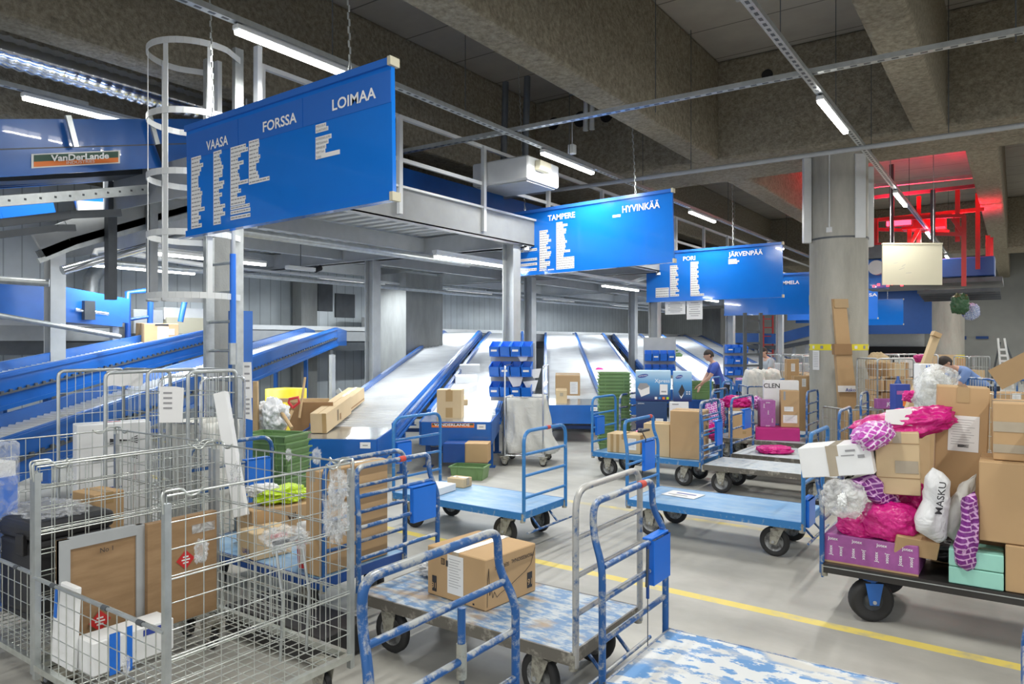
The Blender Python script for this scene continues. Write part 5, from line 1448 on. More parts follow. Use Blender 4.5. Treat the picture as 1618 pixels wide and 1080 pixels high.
# --- cart H and Q
carton('brown taped carton with address sheet on the left end of a light blue cart', -4.27, 8.82, 0.332, (0.46, 0.34, 0.25), 0.12, 'cardlight', 'y', 'tape',
    sheets=(('F', 0.12, 0.0, 0.11, 0.15, 'paper'), ('F', -0.08, 0.0, 0.04, 0.24, 'tape'), ('F', -0.16, 0.0, 0.04, 0.24, 'tape')))
blob('pink_parcel', 'small pink bag tucked behind the taped brown carton', 'bag', (-4.22, 9.12, 0.44), (0.30, 0.24, 0.28), 'pink', 8)
carton('pale square carton leaning behind the long cart’s left frame'.replace('’', "'"), -3.80, 8.80, 0.332, (0.34, 0.34, 0.42), 0.15, 'cardlight', 'x', 'tape')
carton('tall plain brown carton next to the crossing cart frames', -3.42, 8.86, 0.332, (0.42, 0.40, 0.60), 0.2, 'card', 'x', 'tapegrey')
def printer_box(label, x, y, z, size, rz, wide, dark=False):
    sx, sy, sz = size
    t = thing('printer_carton', label, 'box', (x, y, z), rz)
    b = MB(); b.box((0, 0, sz / 2), size, 'boxdark' if dark else 'boxblue'); b.build('box_body', t, bevel=0.004)
    y_ = -sy / 2 - 0.002
    b = MB()
    if not dark:
        ow = 0.075 if wide else 0.05
        cx0 = -sx / 2 + ow + 0.03; cz = sz - 0.075
        n = 24; vs = [V((cx0 + ow * math.cos(2 * PI * k / n), y_, cz + 0.025 * math.sin(2 * PI * k / n) + 0.012 * math.cos(2 * PI * k / n))) for k in range(n)]
        b.prism(vs, (0, -0.001, 0), 'inkblue'); b.text('SAMSUNG', (cx0, y_ - 0.003, cz - 0.008), (1, 0, 0.1), (0, 0, 1), 0.026, 'white', 'CENTER', width=ow * 1.6)
        b.build('oval_logo', t)
    else:
        b.text('SAMSUNG', (-sx / 2 + 0.07, y_ - 0.002, sz - 0.04), (1, 0, 0), (0, 0, 1), 0.026, 'white', 'CENTER', width=0.09); b.build('lettering', t)
    if wide:
        # picture of a white printer, printed flat on the carton
        b = MB(); X0, Z0 = -0.14, 0.06 if not dark else 0.02
        b.prism([(X0 - 0.08, y_, Z0 + 0.12), (X0 - 0.03, y_, Z0), (X0 + 0.09, y_, Z0 + 0.05), (X0 + 0.09, y_, Z0 + 0.16), (X0 + 0.0, y_, Z0 + 0.20)], (0, -0.001, 0), 'paper')
        b.prism([(X0 - 0.08, y_ - 0.002, Z0 + 0.13), (X0 - 0.03, y_ - 0.002, Z0 + 0.10), (X0 + 0.09, y_ - 0.002, Z0 + 0.15), (X0 + 0.05, y_ - 0.002, Z0 + 0.20), (X0 - 0.05, y_ - 0.002, Z0 + 0.20)], (0, -0.001, 0), 'inkgrey')
        b.build('printer_picture', t)
        if not dark:
            b = MB(); b.text('Xpress', (0.13, y_ - 0.002, 0.27), (1, 0, 0), (0, 0, 1), 0.075, 'white', 'CENTER'); b.build('lettering', t)
            b = MB()
            for k, m in enumerate(('paper', 'cartblue2', 'orange', 'lime')): b.box((0.04 + 0.055 * k, y_ - 0.001, 0.045), (0.035, 0.002, 0.035), m)
            b.build('feature_icons', t)
        b = MB(); b.box((0.15 if not dark else 0.11, y_ - 0.003, 0.17 if not dark else 0.30), (0.11, 0.002, 0.15 if not dark else 0.13), 'paper'); b.box((0.15 if not dark else 0.11, y_ - 0.005, 0.14 if not dark else 0.29), (0.07, 0.001, 0.02), 'inkgrey'); b.build('address_sheet', t)
    elif not dark:
        b = MB(); b.prism([(-0.06, y_, 0.14), (-0.02, y_, 0.06), (0.03, y_, 0.16), (-0.01, y_, 0.25)], (0, -0.001, 0), 'ink'); b.prism([(-0.05, y_ - .001, 0.10), (-0.02, y_ - .001, 0.04), (0.02, y_ - .001, 0.12), (-0.02, y_ - .001, 0.07)], (0, -0.001, 0), 'paper'); b.build('printer_picture', t)
        b = MB()
        for (i, j) in ((0, 0), (1, 0), (0, 1), (1, 1)): b.box((0.06 + 0.035 * i, y_ - 0.001, 0.11 + 0.03 * j), (0.02, 0.002, 0.015), 'paper')
        b.build('feature_icons', t)
    return t
rzp = math.radians(24)
printer_box('large blue printed printer carton with white oval-logo print, upper left of stack', -4.36, 9.85, 0.945, (0.50, 0.30, 0.44), rzp, True)
printer_box('narrow blue printed printer carton beside the larger one', -3.98, 10.02, 0.945, (0.26, 0.30, 0.43), rzp, False)
printer_box('black printed printer carton beneath the large blue one', -4.38, 9.84, 0.332, (0.44, 0.30, 0.61), rzp, True, True)
t = carton('grey and white carton with black window print, beneath the narrow blue one', -4.02, 9.98, 0.332, (0.27, 0.30, 0.61), rzp, 'whitebox', None, None,
    sheets=(('F', 0.0, 0.14, 0.11, 0.10, 'ink'), ('F', -0.05, 0.27, 0.09, 0.015, 'inkgrey'), ('F', 0.09, 0.14, 0.01, 0.10, 'inkgrey')))
# green crates
def crate_mesh(b, z, w, d, h, mat, x=0, y=0, rz=0.0, T=None):
    T = Matrix.Translation((x, y, z)) @ Matrix.Rotation(rz, 4, 'Z')
    b.box((0, 0, 0.004), (w * 0.9, d * 0.9, 0.008), mat, T=T)
    wt, wb = w / 2, w * 0.45; dt, db = d / 2, d * 0.45
    for (p, q, r_, s_, n) in (((-wb, -db), (wb, -db), (wt, -dt), (-wt, -dt), (0, 1)), ((wb, db), (-wb, db), (-wt, dt), (wt, dt), (0, -1)), ((wb, -db), (wb, db), (wt, dt), (wt, -dt), (-1, 0)), ((-wb, db), (-wb, -db), (-wt, -dt), (-wt, dt), (1, 0))):
        b.prism([T @ V((p[0], p[1], 0)), T @ V((q[0], q[1], 0)), T @ V((r_[0], r_[1], h)), T @ V((s_[0], s_[1], h))], T.to_3x3() @ V((n[0] * 0.005, n[1] * 0.005, 0)), mat)
    for (cx, cy, sx, sy) in ((0, -dt, w + 0.03, 0.025), (0, dt, w + 0.03, 0.025), (-wt, 0, 0.025, d), (wt, 0, 0.025, d)):
        b.box((cx, cy, h - 0.006), (sx, sy, 0.016), mat, T=T)
    for k in (-0.3, 0.3):
        for s in (-1, 1): b.box((k * w, s * (dt - 0.005), h * 0.55), (0.012, 0.02, h * 0.8), mat, T=T)
    return b
def crate(label, x, y, z, w=0.50, d=0.38, h=0.14, rz=0.0, mat='green', group=None, name='plastic_crate'):
    b = MB(); crate_mesh(b, 0, w, d, h, mat); o = b.build(name); o.location = (x, y, z); o.rotation_euler = (0, 0, rz)
    tag(o, label, 'crate', group); return o
crate('lone green plastic crate on the floor in front of the sack trolley', -5.92, 7.50, 0.0, 0.46, 0.30, 0.17, 0.35)
def crate_stack(x, y, z0, n, step, rz, what, grp, w=0.46, d=0.36, h=0.13, lab_top=None):
    proto = None
    for i in range(n):
        if proto is None: proto = crate(what + ' lower in the stack', x, y, z0, w, d, h, rz, group=grp); o = proto
        else:
            o = proto.copy(); COL.objects.link(o)
        o.location = (x + R.uniform(-0.008, 0.008), y + R.uniform(-0.008, 0.008), z0 + i * step); o.rotation_euler = (0, 0, rz + R.uniform(-0.02, 0.02))
        if i == n - 1:
            o['label'] = lab_top or (what + ', topmost of its stack'); del o['group']
crate_stack(-5.04, 9.93, 0.15, 21, 0.053, 0.55, 'green plastic crate nested in the tall central stack', 'green crates in the tall central stack', lab_top='topmost green crate of the tall stack left of the printer cartons')
b = MB(); b.box((0, 0, 0.13), (0.5, 0.4, 0.03), 'galv')
for sx in (-1, 1):
    for sy in (-1, 1): b.cyl((sx * 0.2, sy * 0.15 - 0.01, 0.05), (sx * 0.2, sy * 0.15 + 0.01, 0.05), 0.05, 'rubber', 12); b.box((sx * 0.2, sy * 0.15, 0.09), (0.03, 0.05, 0.07), 'galv')
o = b.build('crate_dolly'); o.location = (-5.04, 9.93, 0); o.rotation_euler = (0, 0, 0.55); tag(o, 'low wheeled dolly beneath the tall green crate stack', 'dolly')
# --- violet and brown cartons on cart K
carton('magenta flat carton at the bottom of the violet and brown stack', -2.98, 11.30, 0.332, (0.62, 0.5, 0.18), 0.3, 'pinkbox', None, None)
t = carton('violet patterned carton standing next to the tall brown one', -3.13, 11.28, 0.515, (0.22, 0.24, 0.40), 0.45, 'violetbox', None, None,
    prints=(('F', 'Jotex', -0.06, 0.12, 0.03, 'white', 'v'), ('F', 'Jotex', 0.0, 0.02, 0.03, 'white', 'v'), ('F', 'Jotex', 0.06, -0.1, 0.03, 'white', 'v'), ('F', 'Jotex', 0.0, 0.17, 0.028, 'white', ''), ('F', 'Jotex', 0.0, -0.18, 0.028, 'white', '')))
carton('tall brown carton with two white labels beside the violet carton', -2.83, 11.42, 0.515, (0.26, 0.26, 0.55), 0.35, 'card', 'x', 'tape',
    sheets=(('F', 0.0, -0.15, 0.2, 0.12, 'paper'), ('F', -0.02, 0.0, 0.13, 0.07, 'paper'), ('F', -0.08, 0.2, 0.03, 0.13, 'inkgrey')))
carton('white carton printed CLEN behind the tall brown carton', -3.05, 11.78, 0.515, (0.52, 0.2, 0.68), 0.35, 'whitebox', 'x', None, prints=(('F', 'CLEN', -0.14, 0.26, 0.10, 'ink', ''),))
carton('brown carton with its white lid flaps up, amid pink bags', -3.48, 11.15, 0.332, (0.36, 0.32, 0.42), 0.3, 'card', None, None, flaps=True, sheets=(('F', -0.0, 0.18, 0.36, 0.05, 'paper'), ('F', 0.05, -0.12, 0.05, 0.04, 'tape')))
blob('patterned_bag', 'tall pink and white patterned bag at the left of the pillar-side cart', 'bag', (-3.86, 11.05, 0.62), (0.30, 0.34, 0.58), 'violetpink', 11, amp=0.2)
blob('pink_bag', 'pink plastic bag heaped over the brown carton with white flaps', 'bag', (-3.60, 11.25, 0.86), (0.42, 0.36, 0.20), 'pink', 12, amp=0.3)
blob('patterned_bag', 'white and pink patterned bag on top beside the CLEN carton', 'bag', (-3.38, 11.5, 0.84), (0.34, 0.30, 0.20), 'violetpink', 13, amp=0.3)
blob('pink_bag', 'magenta bag low at the left edge of the pillar-side cart', 'bag', (-3.84, 10.92, 0.42), (0.22, 0.24, 0.26), 'pink', 14, amp=0.25)
blob('pink_parcel', 'flat magenta plastic parcel lying alone on grey plywood deck', 'parcel', (-2.62, 9.82, 0.375), (0.46, 0.36, 0.10), 'pink', 15, 0.5, amp=0.15, power=3.2)

# ================================================================== HEAPED CART AT RIGHT
t = carton('low violet carton printed all over with Jotex, front left of heaped cart'.replace('with Jotex', 'in white words'), -0.765, 5.29, 0.348, (0.55, 0.36, 0.185), -0.02, 'violetbox', None, None,
    sheets=(('F', 0.0, -0.088, 0.55, 0.012, 'card'),),
    prints=tuple(('F', 'Jotex', -0.235 + 0.068 * k, -0.012, 0.030, 'white', 'v' if k % 2 == 0 else 'vd') for k in range(8)) + tuple(('F', 'Jotex', -0.22 + 0.145 * k, 0.066, 0.028, 'white', '') for k in range(4)) + tuple(('T', 'Jotex', -0.18 + 0.13 * k, -0.06 - 0.02 * (k % 2), 0.028, 'white', '') for k in range(4)))
for k in range(2):
    carton(('upper' if k else 'lower') + ' of the two mint green cartons on the heaped cart', -0.195, 5.20, 0.348 + 0.105 * k, (0.275, 0.24, 0.10), 0.0, 'mint', 'x', 'film' if False else None)
carton('brown carton under the biggest brown one at the right end', 0.12, 5.24, 0.348, (0.34, 0.30, 0.27), 0.0, 'card', 'x', 'tapegrey')
carton('biggest plain brown carton, right end of the heaped cart', 0.12, 5.32, 0.622, (0.60, 0.42, 0.47), 0.0, 'card', 'x', None, sheets=(('L', 0.1, 0.0, 0.05, 0.45, 'tape'),))
carton('brown carton wrapped in clear tape on top of the biggest one', 0.10, 5.40, 1.096, (0.44, 0.40, 0.34), 0.04, 'card', 'x', 'tapegrey', sheets=(('F', 0, 0.03, 0.44, 0.06, 'tapegrey'), ('F', 0, -0.1, 0.44, 0.05, 'tapegrey')))
carton('white carton at far right edge on the heaped cart', 0.22, 5.10, 1.10, (0.30, 0.24, 0.22), 0.0, 'whitebox', 'x', None)
upc = carton('tall upright brown carton with a big white document on its front', -0.33, 5.62, 0.348, (0.29, 0.25, 1.16), 0.10, 'card', 'y', 'tape', tilt=(0.0, 0.035),
    sheets=(('F', 0.01, 0.28, 0.17, 0.23, 'paper'), ('F', 0.0, 0.53, 0.07, 0.10, 'tape'), ('F', 0.01, 0.20, 0.06, 0.018, 'ink')), prints=(('F', 'CE', 0.02, -0.17, 0.045, 'ink', ''), ('R', 'CE', 0, -0.17, 0.04, 'ink', '')))
b = MB()
for k in range(6): b.box((0, 0, -0.022 * k), (0.07 - 0.012 * (k % 3), 0.002, 0.007), 'ink')
o = b.build('small_print'); o.location = (-0.335, 5.478, 0.63); o.rotation_euler = (0, 0, 0.1); attach(o, upc)
carton('dented brown carton crossed by clear tape, beneath the pink parcel', -0.63, 5.33, 0.825, (0.25, 0.27, 0.40), 0.12, 'cardlight', 'y', 'tapegrey', tilt=(0.02, -0.03),
    sheets=(('F', 0.05, -0.02, 0.13, 0.08, 'tapegrey'), ('R', 0.0, 0.0, 0.05, 0.40, 'tapegrey'), ('F', 0, 0.13, 0.25, 0.003, 'carddark'), ('F', 0, -0.09, 0.25, 0.003, 'carddark')))
carton('white taped carton tilted over the left end of heaped cart', -0.955, 5.22, 0.925, (0.44, 0.30, 0.20), 0.02, 'whitebox', 'y', 'tapegrey', tilt=(0.0, -0.16),
    sheets=(('F', -0.02, 0.0, 0.055, 0.20, 'tapegrey'), ('F', 0.16, 0.02, 0.04, 0.02, 'inkgrey'), ('F', 0.10, 0.06, 0.06, 0.012, 'inkgrey'), ('F', 0.08, 0.03, 0.08, 0.006, 'inkgrey')))
def sheet_bag(name, label, px_pts, d, thick, mat, seed, cat='bag', rz=TH):
    """a flat soft bag whose outline is measured from the photo, standing at its own depth"""
    c = V((0, 0, 0)); P = [at(px, py, d=d) for px, py in px_pts]
    for p in P: c += p
    c /= len(P)
    U = V((RX, RY, 0)); N = V((FX, FY, 0))
    loc2 = [((p - c).dot(U), p.z - c.z) for p in P]
    n = len(loc2); rings = 7
    b = MB(); vs = []; fs = []
    prof = [(1.0, 0.0), (0.97, 0.35), (0.86, 0.72), (0.6, 0.95), (0.0, 1.0)]
    M_ = []
    # resample outline
    out = []
    for i in range(n):
        a, q = loc2[i], loc2[(i + 1) % n]
        k = max(2, int(math.hypot(q[0] - a[0], q[1] - a[1]) / 0.025))
        for j in range(k): out.append((a[0] + (q[0] - a[0]) * j / k, a[1] + (q[1] - a[1]) * j / k))
    m = len(out)
    for side in (-1, 1):
        base = len(vs)
        for (sc, dp) in prof[:-1]:
            for (x, z) in out:
                xx, zz = x * sc, z * sc
                nz = noise.fractal(V((xx * 9 + seed, zz * 9, side * 2.0 + seed)), 1.0, 2.0, 3) * 0.35 * thick
                vs.append(V((xx, side * thick * dp * 0.5 + nz * (0.2 + dp), zz)))
        vs.append(V((0, side * thick * 0.5, 0)))
        for r_ in range(len(prof) - 2):
            for i in range(m):
                j = (i + 1) % m; fs.append((base + r_ * m + i, base + r_ * m + j, base + (r_ + 1) * m + j, base + (r_ + 1) * m + i))
        r_ = len(prof) - 2
        for i in range(m): fs.append((base + r_ * m + i, base + r_ * m + (i + 1) % m, len(vs) - 1))
    b.add(vs, fs, mat, True)
    o = b.build(name); o.location = c; o.rotation_euler = (0, 0, rz); tag(o, label, cat); return o
bigp = blob('pink_parcel', 'large magenta and violet patterned parcel lying on top of the dented carton', 'parcel', at(1425, 671, d=4.78), (0.60, 0.34, 0.20), 'pink', 21, 0.35, (0.0, 0.10 - 0.35), amp=0.16, power=3.0)
o = blob('drooping_end', '', '', at(1378, 688, d=4.66), (0.26, 0.26, 0.16), 'violetpink', 22, 0.3, (0, -0.5), amp=0.16); attach(o, bigp)
b = MB(); q = at(1422, 660, d=4.64); U = V((RX, RY, 0)); Vz = V((0, 0, 1))
P = [(-0.10, -0.035), (0.08, -0.05), (0.085, 0.06), (-0.08, 0.05)]
b.prism([q + U * x + Vz * z + V((FX, FY, 0)) * (0.04 * (z + 0.02)) * 5 for x, z in P], V((FX, FY, 0)) * 0.006, 'paper')
attach(b.build('address_sheet'), bigp)
attach(sheet_bag('patterned_end', 'violet patterned right end of the magenta parcel', [(1448, 645), (1474, 652), (1487, 672), (1478, 680), (1450, 672)], 4.86, 0.10, 'violetpink', 3), bigp)
clrb = blob('clear_bag', 'clear plastic bag of white goods tied with a knot, hanging at left', 'bag', at(1333, 786, d=4.66), (0.27, 0.22, 0.24), 'filmgrey', 23, 0.2, amp=0.14)
attach(blob('tied_knot', '', '', at(1331, 790, d=4.53), (0.05, 0.03, 0.08), 'white', 24, 0.2, amp=0.4), clrb)
sheet_bag('patterned_roll', 'dark violet patterned parcel slanting down below the white carton', [(1343, 757), (1380, 748), (1405, 770), (1422, 792), (1414, 806), (1396, 803), (1370, 787), (1352, 775)], 4.70, 0.14, 'violet', 5)
blob('magenta_bag', 'round magenta bag of goods above the low violet carton', 'bag', at(1408, 822, d=4.66), (0.34, 0.28, 0.26), 'pink', 25, 0.2, amp=0.12)
blob('magenta_bag', 'flatter magenta bag between the clear bag and round magenta one', 'bag', at(1358, 832, d=4.78), (0.28, 0.26, 0.16), 'pink', 26, 0.2, (0, 0.2), amp=0.16)
blob('magenta_bag', 'magenta bag squeezed behind the white lettered bag', 'bag', at(1440, 792, d=4.85), (0.28, 0.24, 0.26), 'pink', 27, 0.2, amp=0.16)
whb = sheet_bag('plastic_bag', 'white plastic bag with large black letters, hanging in front', [(1474, 738), (1490, 746), (1500, 758), (1499, 800), (1492, 852), (1482, 858), (1448, 838), (1446, 822), (1460, 790), (1462, 752)], 4.44, 0.11, 'whitebag', 7)
b = MB(); p0 = at(1488, 790, d=4.36); b.text('MASKU', p0 - Vz * 0.09, V((0.12, 0.05, 1)), V((-RX, -RY, 0.1)), 0.062, 'ink', 'LEFT', 0.008)
attach(b.build('bag_lettering'), whb)
sheet_bag('plastic_bag', 'pale grey plastic bag with a twisted neck beside the lettered bag', [(1543, 748), (1540, 772), (1528, 785), (1522, 850), (1510, 856), (1491, 842), (1496, 805), (1505, 786), (1524, 762)], 4.47, 0.10, 'sack', 9)
sheet_bag('patterned_parcel', 'long violet patterned parcel hanging over the mint cartons', [(1540, 776), (1546, 800), (1541, 850), (1538, 898), (1528, 902), (1513, 893), (1510, 860), (1520, 820), (1524, 785)], 4.30, 0.09, 'violet', 11)
t = carton('open brown carton lying on its side under the lettered bag', -0.535, 5.22, 0.48, (0.24, 0.18, 0.12), 0.25, 'card', 'x', 'tape', tilt=(0.25, 0.12))
blob('black_bag', 'dark bundle in the shade behind the mint green cartons', 'bag', (-0.30, 5.55, 0.46), (0.5, 0.4, 0.2), 'caseblack', 28)
carton('brown carton in the shade behind the two mint cartons', -0.12, 5.48, 0.348, (0.3, 0.22, 0.26), 0.0, 'carddark', 'x', None)

# ================================================================== WIRE CONTAINERS AND ROLL CAGES
def grid(b, O, U, Vv, Wd, H, nu, nv, r=0.0028, mat='wire', seg=4, skip_edge=False):
    O, U, Vv = V(O), V(U), V(Vv)
    for i in range(nu + 1):
        p = O + U * (Wd * i / nu); b.tube([p, p + Vv * H], r, mat, seg, caps=False)
    for j in range(nv + 1):
        p = O + Vv * (H * j / nv) + V((0.003, 0.003, 0)); b.tube([p, p + U * Wd], r, mat, seg, caps=False)
def container(label, x0, x1, y0, y1, z0, z1, zfront, hooks=True):
    cx, cy = (x0 + x1) / 2, (y0 + y1) / 2; Lx, Ly = x1 - x0, y1 - y0
    t = thing('wire_container', label, 'container', (cx, cy, 0))
    hx, hy = Lx / 2, Ly / 2
    b = MB(); grid(b, (-hx, -hy, z0), (1, 0, 0), (0, 1, 0), Lx, Ly, 18, 15, 0.003); 
    for s in (-1, 1): b.bar((-hx, s * hy, z0 - 0.01), (hx, s * hy, z0 - 0.01), 0.03, 0.03, 'wire'); b.bar((s * hx, -hy, z0 - 0.01), (s * hx, hy, z0 - 0.01), 0.03, 0.03, 'wire')
    b.build('floor_grid', t)
    H = z1 - z0
    for (nm, O, U, W_, nu, HH) in (('side_panel', (-hx, -hy, z0), (0, 1, 0), Ly, 12, H), ('side_panel', (hx, -hy, z0), (0, 1, 0), Ly, 12, H), ('back_panel', (-hx, hy, z0), (1, 0, 0), Lx, 15, H), ('front_gate', (-hx, -hy, z0), (1, 0, 0), Lx, 15, zfront - z0)):
        b = MB(); O = V(O); U = V(U)
        nv = 9 if HH > 0.6 else 5
        grid(b, O, U, (0, 0, 1), W_, HH, nu, nv)
        for j in (0, nv): b.tube([O + V((0, 0, HH * j / nv)), O + U * W_ + V((0, 0, HH * j / nv))], 0.0055, 'wire', 6)
        for j in (3, 6):
            if HH > 0.6: b.tube([O + V((0.004, 0.004, HH * j / nv - 0.012)), O + U * W_ + V((0.004, 0.004, HH * j / nv - 0.012))], 0.0045, 'wire', 5)
        if nm != 'front_gate':
            # dipped hooks of the top rail
            for e, s in ((O, 1), (O + U * W_, -1)):
                e = V((e.x, e.y, z1))
                b.tube(fillet([e + V((0, 0, -0.07)) - U * s * 0.012, e + V((0, 0, 0.02)) - U * s * 0.02, e + U * s * 0.07 + V((0, 0, 0.02)), e + U * s * 0.09 + V((0, 0, -0.015)), e + U * s * 0.13 + V((0, 0, -0.015)), e + U * s * 0.16 + V((0, 0, 0.012))], 0.02, 3), 0.006, 'wire', 6)
        if nm == 'front_gate':
            b.tube([O + V((0, -0.012, HH)), O + U * W_ + V((0, -0.012, HH))], 0.008, 'galv', 8)
            for u in (0.18, 0.6, 0.85): b.tube([O + U * W_ * u + V((-0.02, -0.012, HH)), O + U * W_ * u + V((0.02, -0.012, HH))], 0.012, 'steeldark', 8)
        b.build(nm, t)
    for sx in (-1, 1):
        for sy in (-1, 1):
            b = MB(); b.box((sx * hx, sy * hy, (z1 + 0.14) / 2 - 0.02), (0.028, 0.028, z1 - 0.14 - 0.02), 'galv'); b.build('corner_post', t)
            caster(t, sx * (hx - 0.1), sy * (hy - 0.1), z0 - 0.02, 0.0625, 0.03)
    return t
c1 = container('near wire container with its front gate dropped, holding wood boards', -3.98, -2.80, 1.58, 2.56, 0.20, 1.18, 0.635)
c2 = container('wire container at far left edge next to the near one, holding black case', -5.22, -4.06, 1.60, 2.58, 0.20, 1.18, 0.635)

def roll_cage(label, x, y, rz, w=0.72, l=0.80, h=1.58, panels=('L', 'R'), loops=(), nv=7, nu=8, sack=None, mesh=True, group=None, mat='galv', low=None):
    t = thing('roll_cage', label, 'roll cage', (x, y, 0), rz, group)
    b = MB(); b.bar((-w / 2, -l / 2, 0.17), (w / 2, -l / 2, 0.17), 0.03, 0.03, mat); b.bar((-w / 2, l / 2, 0.17), (w / 2, l / 2, 0.17), 0.03, 0.03, mat)
    b.bar((-w / 2, -l / 2, 0.17), (-w / 2, l / 2, 0.17), 0.03, 0.03, mat); b.bar((w / 2, -l / 2, 0.17), (w / 2, l / 2, 0.17), 0.03, 0.03, mat)
    for i in range(7): b.bar((-w / 2, -l / 2 + l * i / 6, 0.18), (w / 2, -l / 2 + l * i / 6, 0.18), 0.012, 0.012, mat)
    b.build('base_frame', t)
    for p in panels:
        hh = h
        if low and p in low: hh = low[p]
        if p == 'L': A, U, W_ = V((-w / 2, -l / 2, 0)), V((0, 1, 0)), l
        elif p == 'R': A, U, W_ = V((w / 2, -l / 2, 0)), V((0, 1, 0)), l
        elif p == 'B': A, U, W_ = V((-w / 2, l / 2, 0)), V((1, 0, 0)), w
        else: A, U, W_ = V((-w / 2, -l / 2, 0)), V((1, 0, 0)), w
        b = MB(); b.tube(fillet([A + V((0, 0, 0.17)), A + V((0, 0, hh)), A + U * W_ + V((0, 0, hh)), A + U * W_ + V((0, 0, 0.17))], 0.05), 0.0135, mat, 8)
        if mesh:
            for i in range(1, nu): b.tube([A + U * W_ * i / nu + V((0, 0, 0.2)), A + U * W_ * i / nu + V((0, 0, hh))], 0.003, 'wire', 4, caps=False)
            for j in range(1, nv): b.tube([A + V((0, 0, 0.2 + (hh - 0.2) * j / nv)), A + U * W_ + V((0, 0, 0.2 + (hh - 0.2) * j / nv))], 0.0035, 'wire', 4, caps=False)
        b.build('end_panel' if p in 'LR' else 'mesh_panel', t)
    for sx in (-1, 1):
        for sy in (-1, 1): caster(t, sx * (w / 2 - 0.06), sy * (l / 2 - 0.08), 0.16, 0.055, 0.03)
    return t
# two cages behind the wire containers
pA = at(100, 600, d=5.75); pB = at(166, 600, d=5.35)
roll_cage('roll cage holding the tall white carton, white cloth over its top rail', -5.77, 2.84, math.radians(5), 0.62, 0.52, 1.575, ('L', 'B', 'R'), nu=8, nv=8)
roll_cage('roll cage with a taped white sheet, right of the tall white carton', -5.20, 3.14, math.radians(5), 0.48, 0.42, 1.58, ('B', 'R', 'L'), nu=7, nv=8)
b = MB(); p = at(191, 592, d=5.55)
for k in range(5):
    u = -0.11 + 0.055 * k
    b.prism([p + V((RX, RY, 0)) * u + V((0, 0, 0.03 + 0.008 * (k % 2))), p + V((RX, RY, 0)) * (u + 0.056) + V((0, 0, 0.03 + 0.008 * ((k + 1) % 2))), p + V((RX, RY, 0)) * (u + 0.054) + V((0, 0, -0.08 - 0.01 * (k % 2))), p + V((RX, RY, 0)) * (u) + V((0, 0, -0.08 - 0.01 * ((k + 1) % 2)))], V((FX, FY, 0)) * 0.01, 'paper')
tag(b.build('white_cloth'), 'white paper towel folded over the top rail of the roll cage', 'cloth')
t = carton('tall white carton with drum-stick drawings standing in the roll cage'.replace('drum-stick', 'black garden tool'), -5.73, 2.80, 0.2, (0.50, 0.22, 0.98), 1.28, 'whitebox', 'x', None,
    sheets=(('T', 0.0, 0.02, 0.12, 0.04, 'redpail'), ('F', 0.14, 0.10, 0.006, 0.14, 'redpail')))
b = MB()
for (z, w, a) in ((0.72, 0.36, 0.02), (0.84, 0.24, 0.03)):
    b.prism([(-0.16 + (0.36 - w), -0.139, z - a / 2), (0.1, -0.139, z + 0.004), (0.1, -0.139, z + 0.010), (-0.16 + (0.36 - w), -0.139, z + a)], (0, -0.001, 0), 'ink')
    for k in range(4): b.prism([(0.10, -0.139, z + 0.006 * k), (0.15, -0.139, z + 0.018 * k - 0.02), (0.15, -0.139, z + 0.018 * k - 0.012), (0.10, -0.139, z + 0.006 * k + 0.003)], (0, -0.001, 0), 'ink')
b.box((0.0, -0.1385, 0.50), (0.09, 0.001, 0.012), 'inkblue'); b.box((-0.14, -0.1385, 0.42), (0.005, 0.001, 0.2), 'inkblue')
b.build('tool_drawing', t)
# hanging sheet on the second cage
b = MB(); p = at(272, 640, d=5.0)
b.prism([p + V((RX, RY, 0)) * x + V((0, 0, z)) for x, z in ((-0.085, 0.13), (0.02, 0.13), (0.08, 0.12), (0.07, -0.12), (-0.09, -0.12))], V((FX, FY, 0)) * 0.004, 'paper')
for k in range(4): b.prism([p - V((FX, FY, 0)) * 0.003 + V((RX, RY, 0)) * (x) + V((0, 0, 0.08 - k * 0.035 + z)) for x, z in ((-0.06, 0), (0.0, 0), (0.0, 0.012), (-0.06, 0.012))], V((FX, FY, 0)) * 0.001, 'inkgrey')
tag(b.build('notice_sheet'), 'white lettered notice sheet hanging in the right roll cage', 'notice')
